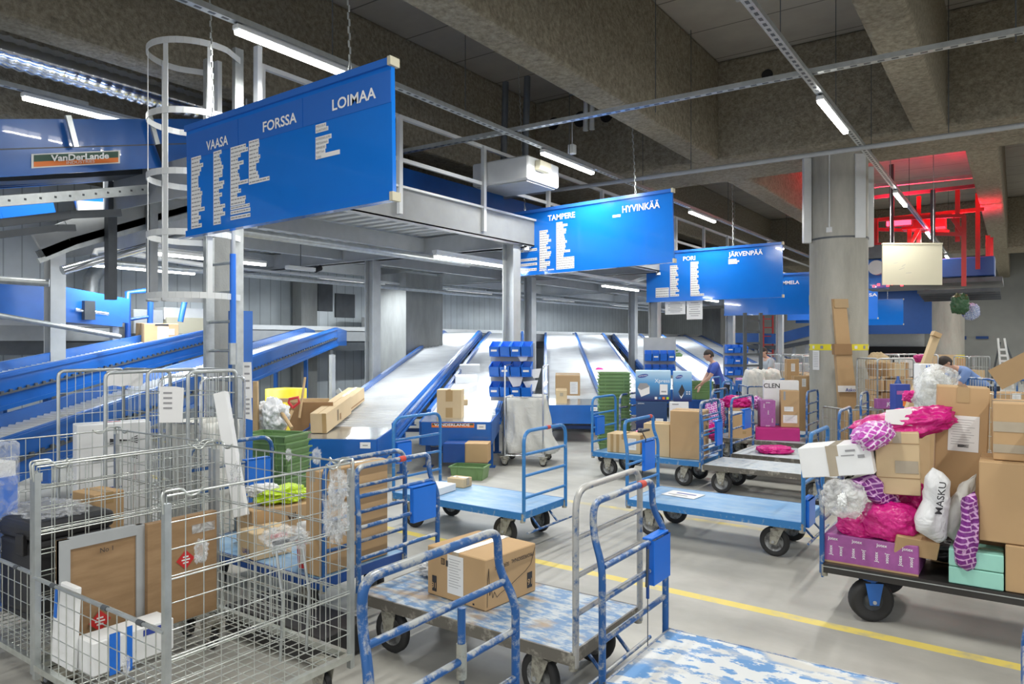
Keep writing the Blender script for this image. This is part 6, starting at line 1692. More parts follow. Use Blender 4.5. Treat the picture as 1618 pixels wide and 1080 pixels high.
# white sack trolley behind
def sack_trolley(label, sack_label, x, y, rz, w, l, h, hz, mat='sack', open_sack=False, drape=0.25, group=None):
    t = thing('sack_trolley', label, 'trolley', (x, y, 0), rz, group)
    b = MB()
    for s in (-1, 1):
        b.tube(fillet([(s * w / 2, -l / 2, 0.14), (s * w / 2, -l / 2, h), (s * w / 2, l / 2, h), (s * w / 2, l / 2, 0.14)], 0.07), 0.013, 'chrome', 8)
    for y_ in (-l / 2, l / 2): b.tube([(-w / 2, y_, hz), (w / 2, y_, hz)], 0.009, 'chrome', 6); b.tube([(-w / 2, y_, 0.15), (w / 2, y_, 0.15)], 0.012, 'chrome', 6)
    for s in (-1, 1): b.tube([(s * w / 2, -l / 2, 0.15), (s * w / 2, l / 2, 0.15)], 0.012, 'chrome', 6)
    b.build('tube_frame', t)
    for sx in (-1, 1):
        for sy in (-1, 1): caster(t, sx * w / 2, sy * l / 2, 0.14, 0.05, 0.025)
    # open sack: rings of cloth
    b = MB(); vs = []; n = 40; rows = 12
    for j in range(rows + 1):
        v = j / rows; z = hz - (hz - 0.18) * v
        for i in range(n):
            a = 2 * PI * i / n; ca, sa = math.cos(a), math.sin(a)
            k = (abs(ca) ** 4 + abs(sa) ** 4) ** -0.25
            sc = 1 - 0.10 * math.sin(v * PI) + (drape * v * v if ca > 0 else 0.02 * v)
            nz = 0.07 * noise.noise(V((ca * 3, sa * 3, z * 2.2 + x))) * (0.4 + v * 2)
            vs.append(V((ca * k * (w / 2 - 0.01) * sc + nz, sa * k * (l / 2 - 0.01) * (1 - 0.05 * v) + nz, z)))
    fs = [(j * n + i, j * n + (i + 1) % n, (j + 1) * n + (i + 1) % n, (j + 1) * n + i) for j in range(rows) for i in range(n)]
    fs.append(tuple(rows * n + i for i in range(n)))
    b.add(vs, fs, mat, True)
    o = b.build('white_sack', solidify=0.004); tag(o, sack_label, 'sack'); o.location = (x, y, 0); o.rotation_euler = (0, 0, rz)
    return t
sack_trolley('silver tube trolley holding an open white sack, behind the right roll cage', 'open white sack hung in the trolley left of the caged ladder', -5.80, 3.60, math.radians(8), 0.50, 0.46, 1.50, 1.12)
b = MB(); p0 = at(349, 620, d=5.15); p1 = at(382, 815, d=5.0)
b.bar(p0, p1, 0.09, 0.06, 'whitebox', up=V((FX, FY, 0))); tag(b.build('long_parcel', bevel=0.004), 'long white wrapped parcel leaning in front of the caged ladder', 'parcel')
# contents of the near container
t = thing('board_panel', 'framed brown board leaning inside the near wire container, grey edge tape', 'board', (-3.93, 1.66, 0.212))
b = MB(); b.box((0.03, 0.19, 0.30), (0.03, 0.42, 0.60), 'board'); b.build('panel', t)
b = MB()
for (y0, y1, z0, z1) in ((-0.02, 0.03, 0, 0.60), (0.36, 0.41, 0, 0.60), (0.03, 0.36, 0.55, 0.605)): b.box((0.037, (y0 + y1) / 2, (z0 + z1) / 2), (0.036, y1 - y0, z1 - z0), 'steelgrey')
b.build('edge_tape', t)
b = MB(); b.text('No 1', (0.056, 0.17, 0.50), (0, 1, 0), (0, 0, 1), 0.035, 'ink'); b.build('lettering', t)
def diamond(par, x, y, z, s):
    b = MB(); b.prism([(x, y - s, z), (x, y, z - s), (x, y + s, z), (x, y, z + s)], (0.002, 0, 0), 'redpail')
    for k in (-1, 0, 1): b.box((x + 0.003, y, z + k * s * 0.3), (0.001, s * 0.9 - abs(k) * s * 0.3, s * 0.14), 'paper')
    b.build('red_diamond_label', par)
diamond(t, 0.056, 0.17, 0.15, 0.055)
t = thing('board_panel', 'brown board with a red diamond label, right of the framed one', 'board', (-3.89, 2.06, 0.212))
b = MB(); b.box((0.02, 0.21, 0.31), (0.05, 0.41, 0.58), 'board'); b.build('panel', t)
diamond(t, 0.047, 0.22, 0.36, 0.055)
b = MB(); b.box((0.047, 0.33, 0.52), (0.004, 0.14, 0.05), 'filmgrey'); b.build('clear_tape', t)
carton('white carton with blue printed bars lying in the near wire container', -3.66, 1.86, 0.212, (0.16, 0.40, 0.16), 0.0, 'whitebox', None, None,
    sheets=(('R', -0.10, 0, 0.05, 0.20, 'holder'), ('R', -0.03, 0, 0.03, 0.22, 'holder'), ('R', 0.1, 0.05, 0.12, 0.03, 'inkblue')))
carton('thin white slab with blue tape leaning upright at the gate', -3.83, 1.64, 0.212, (0.22, 0.03, 0.40), 0.0, 'whitebox', None, None, tilt=(-0.05, 0), sheets=(('F', -0.08, 0.1, 0.03, 0.16, 'holder'), ('F', 0.0, 0.17, 0.16, 0.02, 'holder')))
carton('low dark grey box on the floor behind the near wire container', -3.55, 2.80, 0.02, (0.9, 0.34, 0.16), 0.0, 'caseblack', None, None, name='storage_box')
# folded foot-end ladder trolley of wire inside: hanging shopping-basket like frame
t = thing('wire_basket_trolley', 'small wire trolley with a film-wrapped handle in the near container', 'trolley', (-3.20, 2.36, 0.212))
b = MB(); grid(b, (-0.3, -0.1, 0.12), (1, 0, 0), (0, 0, 1), 0.55, 0.24, 12, 5, 0.003); grid(b, (-0.3, 0.1, 0.12), (1, 0, 0), (0, 0, 1), 0.55, 0.24, 12, 5, 0.003); b.build('basket', t)
b = MB()
for s in (-1, 1): b.tube([(0.2, s * 0.08, 0.0), (0.22, s * 0.08, 0.30), (0.16, s * 0.08, 0.58)], 0.008, 'galv', 6)
b.tube([(0.16, -0.09, 0.58), (0.16, 0.09, 0.58)], 0.012, 'steeldark', 8); b.build('handle', t)
blob('film_wrap', 'torn clear film wound over the small wire trolley handle', 'film', (-3.06, 2.36, 0.80), (0.26, 0.2, 0.10), 'film', 31, amp=0.35)
# black case + white/blue wrapped bundle in the left container
t = thing('hard_case', 'large black hard plastic transport case in the left wire container', 'case', (-4.84, 1.98, 0.212), 0.08)
b = MB(); b.box((0, 0, 0.25), (0.62, 0.46, 0.42), 'caseblack'); b.box((0, 0, 0.03), (0.6, 0.45, 0.06), 'caseblack'); b.build('shell', t, bevel=0.04, seg=3)
b = MB(); b.box((0, 0, 0.51), (0.64, 0.48, 0.11), 'caseblack'); b.build('lid', t, bevel=0.04, seg=3)
for s in (-0.2, 0.2): MB().box((s, -0.24, 0.44), (0.08, 0.03, 0.12), 'caseblack').build('latch', t, bevel=0.005)
b = MB(); b.tube(fillet([(0.325, -0.12, 0.30), (0.355, -0.12, 0.36), (0.355, 0.12, 0.36), (0.325, 0.12, 0.30)], 0.02), 0.012, 'caseblack', 8); b.build('carry_handle', t)
blob('film_wrap', 'clear film with red print draped over the black case', 'film', (-4.80, 1.96, 0.80), (0.5, 0.36, 0.07), 'film', 33, amp=0.3)
carton('brown carton standing behind the black case in the left container', -5.02, 2.36, 0.212, (0.26, 0.20, 0.60), 0.1, 'card', 'x', 'tape')
t = thing('wrapped_bundle', 'tall bundle of blue sheets wrapped in clear film at far left edge', 'bundle', (-5.02, 1.74, 0.212), 0.15)
b = MB(); b.box((0, 0, 0.40), (0.28, 0.16, 0.78), 'holder'); b.box((0, 0.03, 0.75), (0.24, 0.10, 0.25), 'whitebox'); b.build('sheets', t)
b = MB(); b.box((0, 0, 0.50), (0.31, 0.19, 1.0), 'film'); b.build('film', t, bevel=0.02)
b = MB(); b.box((-0.02, -0.1, 0.80), (0.14, 0.004, 0.16), 'paper'); b.build('label_sheet', t)
# torn film shreds caught in the wires
for i, (px, py, d, s, lab) in enumerate(((530, 815, 3.35, 0.16, 'torn clear film caught in the near container’s right side'), (535, 770, 3.36, 0.10, 'wisp of clear film above the torn one on the right side'), (318, 870, 3.2, 0.07, 'small film scrap caught on the side wires near the corner post'),
                                 (372, 750, 4.25, 0.09, 'film scrap tied at the back corner of near container'), (110, 800, 3.75, 0.06, 'film scrap tied to the left container corner'), (112, 755, 3.8, 0.05, 'tiny film scrap under the left container top rail'),
                                 (500, 720, 4.3, 0.06, 'white film wisp on the back rail of near container'), (456, 718, 4.4, 0.05, 'small film wisp at middle of the back rail'), (200, 1050, 3.0, 0.05, 'film wisp by the lowered gate'))):
    p = at(px, py, d=d)
    blob('film_scrap', lab.replace('’', "'"), 'film', p, (s * 0.8, s * 0.5, s * 1.4), 'film', 40 + i, i * 0.7, amp=0.5, freq=3.5)

# ================================================================== THINGS BY THE CHUTES
long1 = carton('long pale carton with arrow marks, lower of two on the wide chute', 0, 0, 0, (0.20, 1.10, 0.24), 0, 'cardlight', 'y', None, sheets=(('F', 0.07, 0.0, 0.05, 0.24, 'tape'), ('R', -0.10, 0.0, 0.012, 0.14, 'ink'), ('R', -0.06, 0.0, 0.012, 0.14, 'ink'), ('R', 0.03, -0.04, 0.05, 0.08, 'carddark')), name='long_carton')
p = at(520, 684, z=0.72)
Dh = V((DX, DY, 0)); Nn = V((DY, -DX, 0))
def on_chute(o, px, py, zoff=0.0, s_dir=0.0, pitch=True):
    """set a thing on the roller plane where the photo shows its foot"""
    a = (px - 809) / FPX; bb = (540 - py) / FPX
    rx, ry, rz_ = FX + a * RX, FY + a * RY, bb
    t_ = (0.64 + zoff - 0.2184 * 6.85 - CAMH) / (rz_ + 0.2184 * rx)
    o.location = (rx * t_, ry * t_, CAMH + rz_ * t_ + 0.004)
    o.rotation_euler = (math.atan(SL) if pitch else 0, 0, math.atan2(-DX, DY) + s_dir)
    return o
on_chute(long1, 525, 668, 0.06)
long2 = carton('long pale carton with ragged edge lying beyond the first on the wide chute', 0, 0, 0, (0.24, 1.05, 0.20), 0, 'cardlight', 'y', 'tape', sheets=(('R', 0, -0.06, 1.0, 0.02, 'carddark'),), name='long_carton')
on_chute(long2, 548, 645, 0.04)
o = carton('square taped parcel at the foot of the orange-plated chute', 0, 0, 0, (0.36, 0.32, 0.42), 0, 'cardlight', 'y', 'tape', sheets=(('F', 0, 0.12, 0.1, 0.16, 'tape'), ('F', 0, -0.12, 0.1, 0.14, 'tape'))); on_chute(o, 712, 660, 0.06, 0.0, False)
for (px, py, sz, dz, rz_, lab, mt) in ((728, 640, (0.16, 0.5, 0.14), 0.0, 0.25, 'narrow beige packet leaning behind the taped parcel', 'cardlight'), (738, 624, (0.22, 0.42, 0.16), 0, -0.3, 'grey-white packet on the orange-plated chute', 'whitebox'), (736, 606, (0.42, 0.24, 0.16), 0, 0.2, 'white flat packet on the orange-plated chute', 'whitebox'), (742, 588, (0.42, 0.22, 0.16), 0, 0.1, 'uppermost white packet on the orange-plated chute', 'whitebox'), (724, 652, (0.14, 0.3, 0.18), 0, 0.1, 'small pale carton pressed against the taped parcel', 'cardlight')):
    o = carton(lab, 0, 0, 0, sz, 0, mt, 'y', None); on_chute(o, px, py, 0.0, rz_)
o = carton('larger brown carton with a sheet, foot of the twin chutes', 0, 0, 0, (0.48, 0.36, 0.44), 0, 'card', 'x', 'tapegrey', sheets=(('F', 0.12, -0.02, 0.15, 0.24, 'paper'),)); on_chute(o, 897, 626, 0.0, -0.03)
o = carton('small pale carton in front of the larger brown one, twin chutes', 0, 0, 0, (0.20, 0.2, 0.26), 0, 'cardlight', 'x', 'tape', sheets=(('F', 0, 0.05, 0.06, 0.06, 'tapegrey'),)); on_chute(o, 887, 637, 0.05, 0.0)
o = blob('dark_red_parcel', 'small dark red and clear parcel high on the empty chute', 'parcel', (0, 0, 0), (0.22, 0.2, 0.18), 'pinkbox', 51); on_chute(o, 947, 586)
for (px, py, sz, mt, lab) in ((1065, 582, (0.5, 0.4, 0.14), 'violetpink', 'pink and white bag lying upmost among chute parcels'), (1076, 590, (0.6, 0.45, 0.16), 'violetpink', 'pink patterned bag in the middle of the chute parcels'), (1050, 573, (0.4, 0.3, 0.12), 'sack', 'white packet above the pink bags on chute'), (1160, 598, (0.7, 0.5, 0.20), 'violetpink', 'pink patterned bag on the chute behind the worker')):
    o = blob('chute_parcel', lab, 'parcel', (0, 0, 0), sz, mt, px % 17, amp=0.2); on_chute(o, px, py, 0.05)
for (px, py, lab) in ((1062, 565, 'green crate high on the chute behind printer cartons'), (1056, 558, 'second green crate further up the same chute')):
    o = crate(lab, 0, 0, 0, 0.6, 0.5, 0.14, 0, name='plastic_crate'); on_chute(o, px, py)
crate_stack(-5.9, 16.0, 0.5, 6, 0.055, 0.5, 'green plastic crate in the pile the worker stands at', 'green crates at the worker', w=0.48, d=0.40)
MBt = MB(); MBt.box((0, 0, 0.25), (0.5, 0.45, 0.5), 'darkblue'); o = MBt.build('blue_plinth', bevel=0.01); o.location = (-5.9, 16.0, 0); o.rotation_euler = (0, 0, 0.5); tag(o, 'dark blue plinth under the green crates by the worker', 'plinth')
# blue bin racks on the steel posts
def bin_rack(label, x, y, z, rz, rows=3, cols=4, w=0.62):
    t = thing('bin_rack', label, 'bin rack', (x, y, z), rz)
    b = MB(); b.box((0, 0.03, 0.40), (w + 0.04, 0.02, 0.9), 'steelgrey'); b.build('back_plate', t)
    for r_ in range(rows):
        for c in range(cols):
            bx = -w / 2 + w * (c + 0.5) / cols; bz = 0.02 + r_ * 0.31; bw = w / cols - 0.012
            b = MB()
            b.prism([(bx - bw / 2, 0.0, bz), (bx - bw / 2, -0.20, bz + 0.02), (bx - bw / 2, -0.26, bz + 0.16), (bx - bw / 2, 0.0, bz + 0.24)], (0.008, 0, 0), 'holder')
            b.prism([(bx + bw / 2, 0.0, bz), (bx + bw / 2, -0.20, bz + 0.02), (bx + bw / 2, -0.26, bz + 0.16), (bx + bw / 2, 0.0, bz + 0.24)], (-0.008, 0, 0), 'holder')
            b.prism([(bx - bw / 2, -0.20, bz + 0.02), (bx + bw / 2, -0.20, bz + 0.02), (bx + bw / 2, -0.26, bz + 0.16), (bx - bw / 2, -0.26, bz + 0.16)], (0, 0.008, 0), 'holder')
            b.box((bx, -0.1, bz + 0.012), (bw, 0.2, 0.008), 'holder'); b.box((bx, -0.004, bz + 0.12), (bw, 0.008, 0.24), 'holder')
            if (r_ + c) % 2 == 0: b.box((bx, -0.245, bz + 0.10), (bw * 0.6, 0.004, 0.03), 'paper', T=Matrix.Identity(4))
            b.build('bin', t)
    return t
bin_rack('three-row blue bin rack on the steel post behind the white sack', -6.42, 9.20, 0.93, math.radians(25), w=0.66)
bin_rack('blue bin rack on the steel post behind the printer cartons', -6.42, 14.85, 1.05, math.radians(25), rows=2, w=0.66)
bin_rack('blue bin rack on the steel post behind the worker', -6.42, 20.05, 0.85, math.radians(35), rows=3, cols=3, w=0.6)
for (px, py, s) in ((826, 562, 0.12), (815, 601, 0.14), (846, 590, 0.1), (839, 610, 0.12)):
    p = at(px, py, d=11.05); b = MB(); b.prism([p + V((RX, RY, 0)) * x * s + V((0, 0, z * s)) for x, z in ((-1, 0.6), (0.9, 0.8), (0.5, -0.6), (-0.3, -0.7))], V((FX, FY, 0)) * 0.004, 'paper')
    tag(b.build('paper_slip'), 'white paper slip stuck in the blue bins behind the sack', 'paper', 'paper slips in the blue bins')
sack_trolley('silver tube trolley with a long white sack, before the blue bin rack', 'long white sack spilling from the silver trolley onto the floor', -5.98, 8.95, math.radians(25), 0.56, 0.62, 1.45, 1.0, drape=0.75)
# left of the wide chute: crates, cardboard, sticks
crate_stack(-6.35, 4.75, 0.0, 11, 0.072, 0.3, 'green plastic crate in the stack beside the caged ladder', 'green crates beside the ladder', w=0.58, d=0.42, lab_top='top empty green crate of the stack beside the caged ladder')
for (x, y, w, h, rz_, lab) in ((-7.35, 6.1, 0.55, 1.05, 0.6, 'large torn brown cardboard sheet standing under the left chute'), (-7.0, 5.3, 0.4, 0.75, 0.9, 'smaller brown cardboard sheet behind the green crates')):
    b = MB(); b.box((0, 0, h / 2), (w, 0.02, h), 'carddark'); b.box((0, 0.012, h / 2), (w * 0.97, 0.004, h * 0.97), 'card'); o = b.build('cardboard_sheet'); o.location = (x, y, 0); o.rotation_euler = (0.12, 0, rz_); tag(o, lab, 'cardboard')
def stick(name, label, a, c, r, mat, cat):
    b = MB().tube([a, c], r, mat, 8); return tag(b.build(name), label, cat)
b = MB(); p = at(403, 676, d=7.9); q = at(401, 602, d=7.9); b.bar((p.x, p.y, 0), q, 0.09, 0.05, 'wood', up=V((FX, FY, 0))); tag(b.build('timber_plank'), 'pale timber plank standing beside the green crate stack', 'plank')
stick('broom_stick', 'thin pale stick leaning under the left chute end', at(473, 660, d=8.9), at(482, 596, d=9.1), 0.016, 'wood', 'stick')
stick('timber_lath', 'crossed timber lath leaning left behind the green crates', at(439, 642, d=8.0), at(461, 676, d=7.8), 0.02, 'wood', 'lath')
t = thing('shovel', 'upside-down shovel with a red handle grip under the left chute', 'shovel', (0, 0, 0))
b = MB(); b.tube([at(448, 682, d=8.1), at(462, 648, d=8.2)], 0.018, 'wood', 8); b.build('shaft', t)
b = MB(); g = at(463, 644, d=8.2); U_ = V((RX, RY, 0)); b.tube([g, g + U_ * -0.05 + V((0, 0, 0.06)), g + U_ * -0.04 + V((0, 0, 0.10)), g + U_ * 0.06 + V((0, 0, 0.12)), g + U_ * 0.07 + V((0, 0, 0.06)), g], 0.016, 'redpail', 8); b.build('red_grip', t)
blob('white_bag', 'crumpled white plastic bag behind the green crates', 'bag', at(430, 658, d=8.0), (0.36, 0.3, 0.38), 'whitebag', 61, amp=0.3)
b = MB(); b.lathe([(0.0, 0), (0.29, 0), (0.30, 0.45), (0.31, 0.46), (0.30, 0.47), (0.30, 1.1), (0.0, 1.12)], 'yellow'); p = at(452, 610, d=10.8); o = b.build('yellow_drum'); o.location = (p.x, p.y, 0.0); tag(o, 'yellow plastic drum in the dark beneath the left chute', 'drum')
b = MB(); b.bar(at(440, 632, d=9.4), at(520, 632, d=9.6), 0.04, 0.05, 'wood'); tag(b.build('timber_batten'), 'pale timber batten lying across beneath the left chute', 'batten')
for (px, py, lab) in ((384, 600, 'lettered white notice on the post by the ladder'), (384, 645, 'torn lower white notice on the post by the ladder')):
    p = at(px + 3, py, d=6.85); b = MB(); h = 0.34 if py == 600 else 0.22
    b.prism([p + U_ * x + V((0, 0, z)) for x, z in ((-0.02, h / 2), (0.06, h / 2), (0.07, -h / 2), (-0.02, -h / 2 + 0.02))], V((FX, FY, 0)) * 0.003, 'paper')
    for k in range(4): b.prism([p - V((FX, FY, 0)) * 0.002 + U_ * x + V((0, 0, h * 0.35 - k * h * 0.2 + z)) for x, z in ((-0.005, 0), (0.045, 0), (0.045, 0.018), (-0.005, 0.018))], V((FX, FY, 0)) * 0.001, 'inkgrey')
    tag(b.build('notice_sheet'), lab, 'notice')
p = at(380, 620, d=7.0); b = MB(); b.box((p.x, p.y, 1.05), (0.16, 0.16, 2.1), 'blue'); tag(b.build('blue_post'), 'blue steel post directly behind the caged ladder', 'post')
# brown carton on the left chute
o = carton('brown JOLE-printed carton'.replace('JOLE-printed ', '') + ' with bold black print riding the far left chute', 0, 0, 0, (0.56, 0.50, 0.38), 0, 'card', 'y', 'tapegrey',
   sheets=(('F', 0.02, 0.0, 0.18, 0.28, 'paper'), ('F', 0.16, 0.05, 0.1, 0.1, 'paper'), ('F', 0.0, 0.17, 0.22, 0.03, 'ink')), prints=(('R', 'Jole', 0.08, 0.0, 0.17, 'ink', ''), ('R', 'II', -0.16, 0.08, 0.08, 'ink', '')))
on_chute(o, 248, 545, -0.12, 0.62, False); o.rotation_euler = (0.04, 0, math.radians(78))
# under-table items
for (px, py, d, w, mt, lab) in ((720, 728, 9.9, 0.3, 'darkblue', 'dark blue tub on the shelf beneath the orange-plated chute'), (755, 728, 9.9, 0.32, 'card', 'brown carton on the shelf beneath the orange-plated chute')):
    p = at(px, py, d=d); o = carton(lab, p.x, p.y, p.z, (w, 0.3, 0.26), 0.5, mt, 'x', None, name='carton' if mt == 'card' else 'plastic_tub')
b = MB()
for k in range(14): b.box((R.uniform(-0.2, 0.2), R.uniform(-0.1, 0.1), 0.012), (R.uniform(0.02, 0.07), R.uniform(0.02, 0.05), 0.02), 'film', rz=R.uniform(0, 3))
o = b.build('loose_film'); o.location = at(738, 741, z=0.002); tag(o, 'loose scraps of clear film on the floor by the chute', 'scraps', kind='stuff')
# ================================================================== PEOPLE
def skin_shape(chain_list, sub=1):
    """chain_list: list of [(point, radius), ...]; the first point of later chains may repeat an earlier point"""
    vs = []; es = []; rad = []
    def idx(p):
        for i, q in enumerate(vs):
            if (V(q) - V(p)).length < 1e-5: return i
        vs.append(tuple(p)); return -1
    for ch in chain_list:
        prev = None
        for p, r in ch:
            i = idx(p)
            if i < 0: i = len(vs) - 1; rad.append(r)
            if prev is not None: es.append((prev, i))
            prev = i
    me = bpy.data.meshes.new('skeleton'); me.from_pydata(vs, es, []); me.update()
    o = bpy.data.objects.new('skeleton', me); COL.objects.link(o)
    md = o.modifiers.new('s', 'SKIN'); md.use_smooth_shade = True; md.branch_smoothing = 0.4
    for i, sv in enumerate(me.skin_vertices[0].data):
        r = rad[i]; sv.radius = r if isinstance(r, tuple) else (r, r)
    me.skin_vertices[0].data[0].use_root = True
    m2 = o.modifiers.new('u', 'SUBSURF'); m2.levels = sub; m2.render_levels = sub
    dg = bpy.context.evaluated_depsgraph_get()
    ev = bpy.data.meshes.new_from_object(o.evaluated_get(dg))
    out = ([tuple(v.co) for v in ev.vertices], [tuple(p.vertices) for p in ev.polygons])
    COL.objects.unlink(o); bpy.data.objects.remove(o); bpy.data.meshes.remove(me); bpy.data.meshes.remove(ev)
    return out

def person(label, x, y, face, lean=0.3, shirt='shirt', hgt=1.70, reach=0.75, hand_z=0.92, stride=0.12):
    """standing figure facing local +x, bending forward at the hips by `lean`"""
    k = hgt / 1.72
    t = thing('person', label, 'person', (x, y, 0), face)
    hip = V((0, 0, 0.92)); ca, sa = math.cos(lean), math.sin(lean)
    def T(dx, dy, dz): return V((dx * ca + dz * sa, dy, 0.92 + dz * ca - dx * sa))
    waist, chest, sh = T(0, 0, 0.16), T(0.01, 0, 0.36), T(0, 0, 0.50)
    neck, headc = T(0.01, 0, 0.57) + V((0.02, 0, 0)), T(0.02, 0, 0.70) + V((0.03, 0, 0))
    body, shirt_c, leg_c = [], [], []
    body.append([(hip, (0.13, 0.10)), (waist, (0.125, 0.09)), (chest, (0.15, 0.10)), (sh, (0.10, 0.07)), (neck, 0.052), (T(0.02, 0, 0.64) + V((0.03, 0, 0)), 0.055)])
    hands = []
    for s in (-1, 1):
        sho = T(0, s * 0.18, 0.47); el = sho + V((0.10 + 0.10 * lean, s * 0.03, -0.25)); wr = V((reach * 0.55 + 0.05 * (s > 0), s * 0.12, hand_z + 0.05 * (s > 0)))
        d = wr - el
        if d.length > 0.27: wr = el + d.normalized() * 0.27
        body.append([(sh, (0.10, 0.07)), (sho, 0.062), (el, 0.043), (wr, 0.028)])
        shirt_c.append([(sh, (0.11, 0.08)), (sho, 0.075), (sho + (el - sho) * 0.75, 0.062)])
        hands.append((s, wr, (wr - el).normalized()))
        hp = V((0, s * 0.095, 0.88)); kn = V((0.04 + s * stride * 0.3, s * 0.10, 0.48)); an = V((s * stride, s * 0.11, 0.09))
        body.append([(hip, (0.13, 0.10)), (hp, 0.085), (kn, 0.056), (an, 0.040), (an + V((0.13, 0, -0.05)), 0.036)])
        leg_c.append([(V((0, 0, 0.93)), (0.145, 0.115)), (hp, 0.098), (kn, 0.075), (an + V((0, 0, 0.0)), 0.062)])
    b = MB()
    vs, fs = skin_shape(body, 2); b.add(vs, fs, 'skin', True)
    # head with face
    hm = bmesh.new(); bmesh.ops.create_icosphere(hm, subdivisions=4, radius=1.0)
    for v in hm.verts:
        p = v.co
        x_, y_, z_ = p.x * 0.098, p.y * 0.076, p.z * 0.118
        if p.z < -0.2: y_ *= 1 - 0.25 * (-p.z - 0.2); x_ += 0.012 * (-p.z)
        if p.x > 0.75 and abs(p.y) < 0.25 and -0.25 < p.z < 0.12: x_ += 0.022 * (1 - abs(p.y) / 0.25)      # nose
        if p.x > 0.5 and 0.12 < abs(p.y) < 0.5 and 0.0 < p.z < 0.22: x_ -= 0.008                         # eye sockets
        if p.x > 0.7 and abs(p.y) < 0.3 and -0.52 < p.z < -0.40: x_ -= 0.006                                 # mouth
        v.co = V((x_, y_, z_))
    hv = [tuple(v.co) for v in hm.verts]; hf = [tuple(q.index for q in f.verts) for f in hm.faces]; hm.free()
    Th = Matrix.Translation(headc) @ Matrix.Rotation(lean * 0.8, 4, 'Y')
    b.add(hv, hf, 'skin', True, Th)
    for s in (-1, 1):
        b.lathe([(0.0, -0.008), (0.022, -0.005), (0.026, 0.006), (0.0, 0.008)], 'skin', Th @ Matrix.Translation((-0.01, s * 0.078, 0.0)) @ Matrix.Rotation(PI / 2, 4, 'X'), 10)
        b.lathe([(0.0, -0.006), (0.009, 0.0), (0.0, 0.006)], 'ink', Th @ Matrix.Translation((0.088, s * 0.031, 0.014)), 8)
    for (s, wr, d) in hands:
        side_ = V((0, 0, 1)).cross(d).normalized(); pal = wr + d * 0.05
        chains = [[(wr, 0.024), (pal, (0.036, 0.016)), (wr + d * 0.085, (0.034, 0.014))]]
        for i in range(4):
            off = side_ * (0.024 - 0.016 * i); L = (0.060, 0.072, 0.068, 0.052)[i]
            base = wr + d * 0.080 + off
            chains.append([(wr + d * 0.085, (0.034, 0.014)), (base, 0.0085), (base + d * L * 0.55 + V((0, 0, -0.008)), 0.008), (base + d * L * 0.9 + V((0, 0, -0.028)), 0.0065)])
        tb = wr + d * 0.03 - side_ * s * -0.03
        chains.append([(pal, (0.036, 0.016)), (tb, 0.011), (tb + d * 0.03 + side_ * s * 0.018, 0.010), (tb + d * 0.055 + side_ * s * 0.02, 0.008)])
        vs, fs = skin_shape(chains, 1); b.add(vs, fs, 'skin', True)
    b.build('body', t)
    b = MB(); vs, fs = skin_shape([[(T(0, 0, -0.08), (0.155, 0.125)), (waist, (0.15, 0.115)), (chest, (0.17, 0.125)), (sh, (0.115, 0.085)), (T(0.0, 0, 0.545), 0.062)]] + shirt_c, 2); b.add(vs, fs, shirt, True); b.build('shirt', t)
    b = MB(); vs, fs = skin_shape(leg_c, 2); b.add(vs, fs, 'trousers', True); b.build('trousers', t)
    b = MB()
    hv2 = []
    hm = bmesh.new(); bmesh.ops.create_icosphere(hm, subdivisions=3, radius=1.0)
    for v in hm.verts:
        p = v.co; keep = 1.0 if (p.z > 0.25 or p.x < -0.05) and p.z > -0.45 else 0.80
        v.co = V((p.x * 0.108 * keep - 0.006, p.y * 0.086 * keep, p.z * 0.127 * keep + 0.004))
    b.add([tuple(v.co) for v in hm.verts], [tuple(q.index for q in f.verts) for f in hm.faces], 'hair', True, Th); hm.free()
    b.build('hair', t)
    b = MB()
    for s in (-1, 1):
        an = V((s * stride, s * 0.11, 0.045)); b.box((an.x + 0.06, an.y, 0.035), (0.27, 0.095, 0.07), 'ink')
    b.build('shoe', t, bevel=0.025, seg=3)
    t.scale = (k, k, k)
    return t
p = at(1140, 600, d=14.8)
person('person in a bright blue T-shirt and dark trousers, bending over the chute table', p.x, p.y, TH + PI - 0.1, 0.32, 'shirt', 1.66)
M['shirtlight'] = solid('light_blue_shirt', (0.16, 0.26, 0.52), 0.8)
p = at(1556, 600, d=12.2)
person('person in a light blue shirt stooping behind the tall upright carton', p.x, p.y, TH + PI, 0.95, 'shirtlight', 1.88, hand_z=0.75)
p = at(1222, 580, d=17.5)
person('person in a pale grey shirt among distant wire cages behind the white sacks', p.x, p.y, TH + PI + 0.3, 0.35, 'shirtgrey', 1.70)

# ================================================================== BEYOND AND BESIDE THE PILLAR
# tall folded cardboard corner leaning on the pillar
t = thing('cardboard_post', 'very tall narrow cardboard profile leaning upright against the nearest round pillar', 'cardboard', (0, 0, 0))
def strip(b, px0, y0, px1, y1, w0, w1, d, mat, th=0.05):
    p, q = at(px0, y0, d=d), at(px1, y1, d=d)
    u = V((RX, RY, 0)); b.prism([p - u * w0 / 2, p + u * w0 / 2, q + u * w1 / 2, q - u * w1 / 2], V((FX, FY, 0)) * th, mat)
b = MB(); strip(b, 1333, 545, 1326, 472, 0.22, 0.21, 11.30, 'card'); b.build('upper_length', t)
b = MB(); strip(b, 1330, 486, 1329, 472, 0.22, 0.22, 11.28, 'tape', 0.06); b.build('tape_wrap', t)
b = MB(); strip(b, 1347, 700, 1333, 552, 0.30, 0.24, 11.16, 'card', 0.09); b.build('lower_length', t)
b = MB(); strip(b, 1333, 560, 1332, 543, 0.27, 0.27, 11.12, 'carddark', 0.1); b.build('folded_collar', t)
b = MB(); strip(b, 1338.5, 619, 1338, 609, 0.27, 0.27, 11.10, 'paper', 0.01)
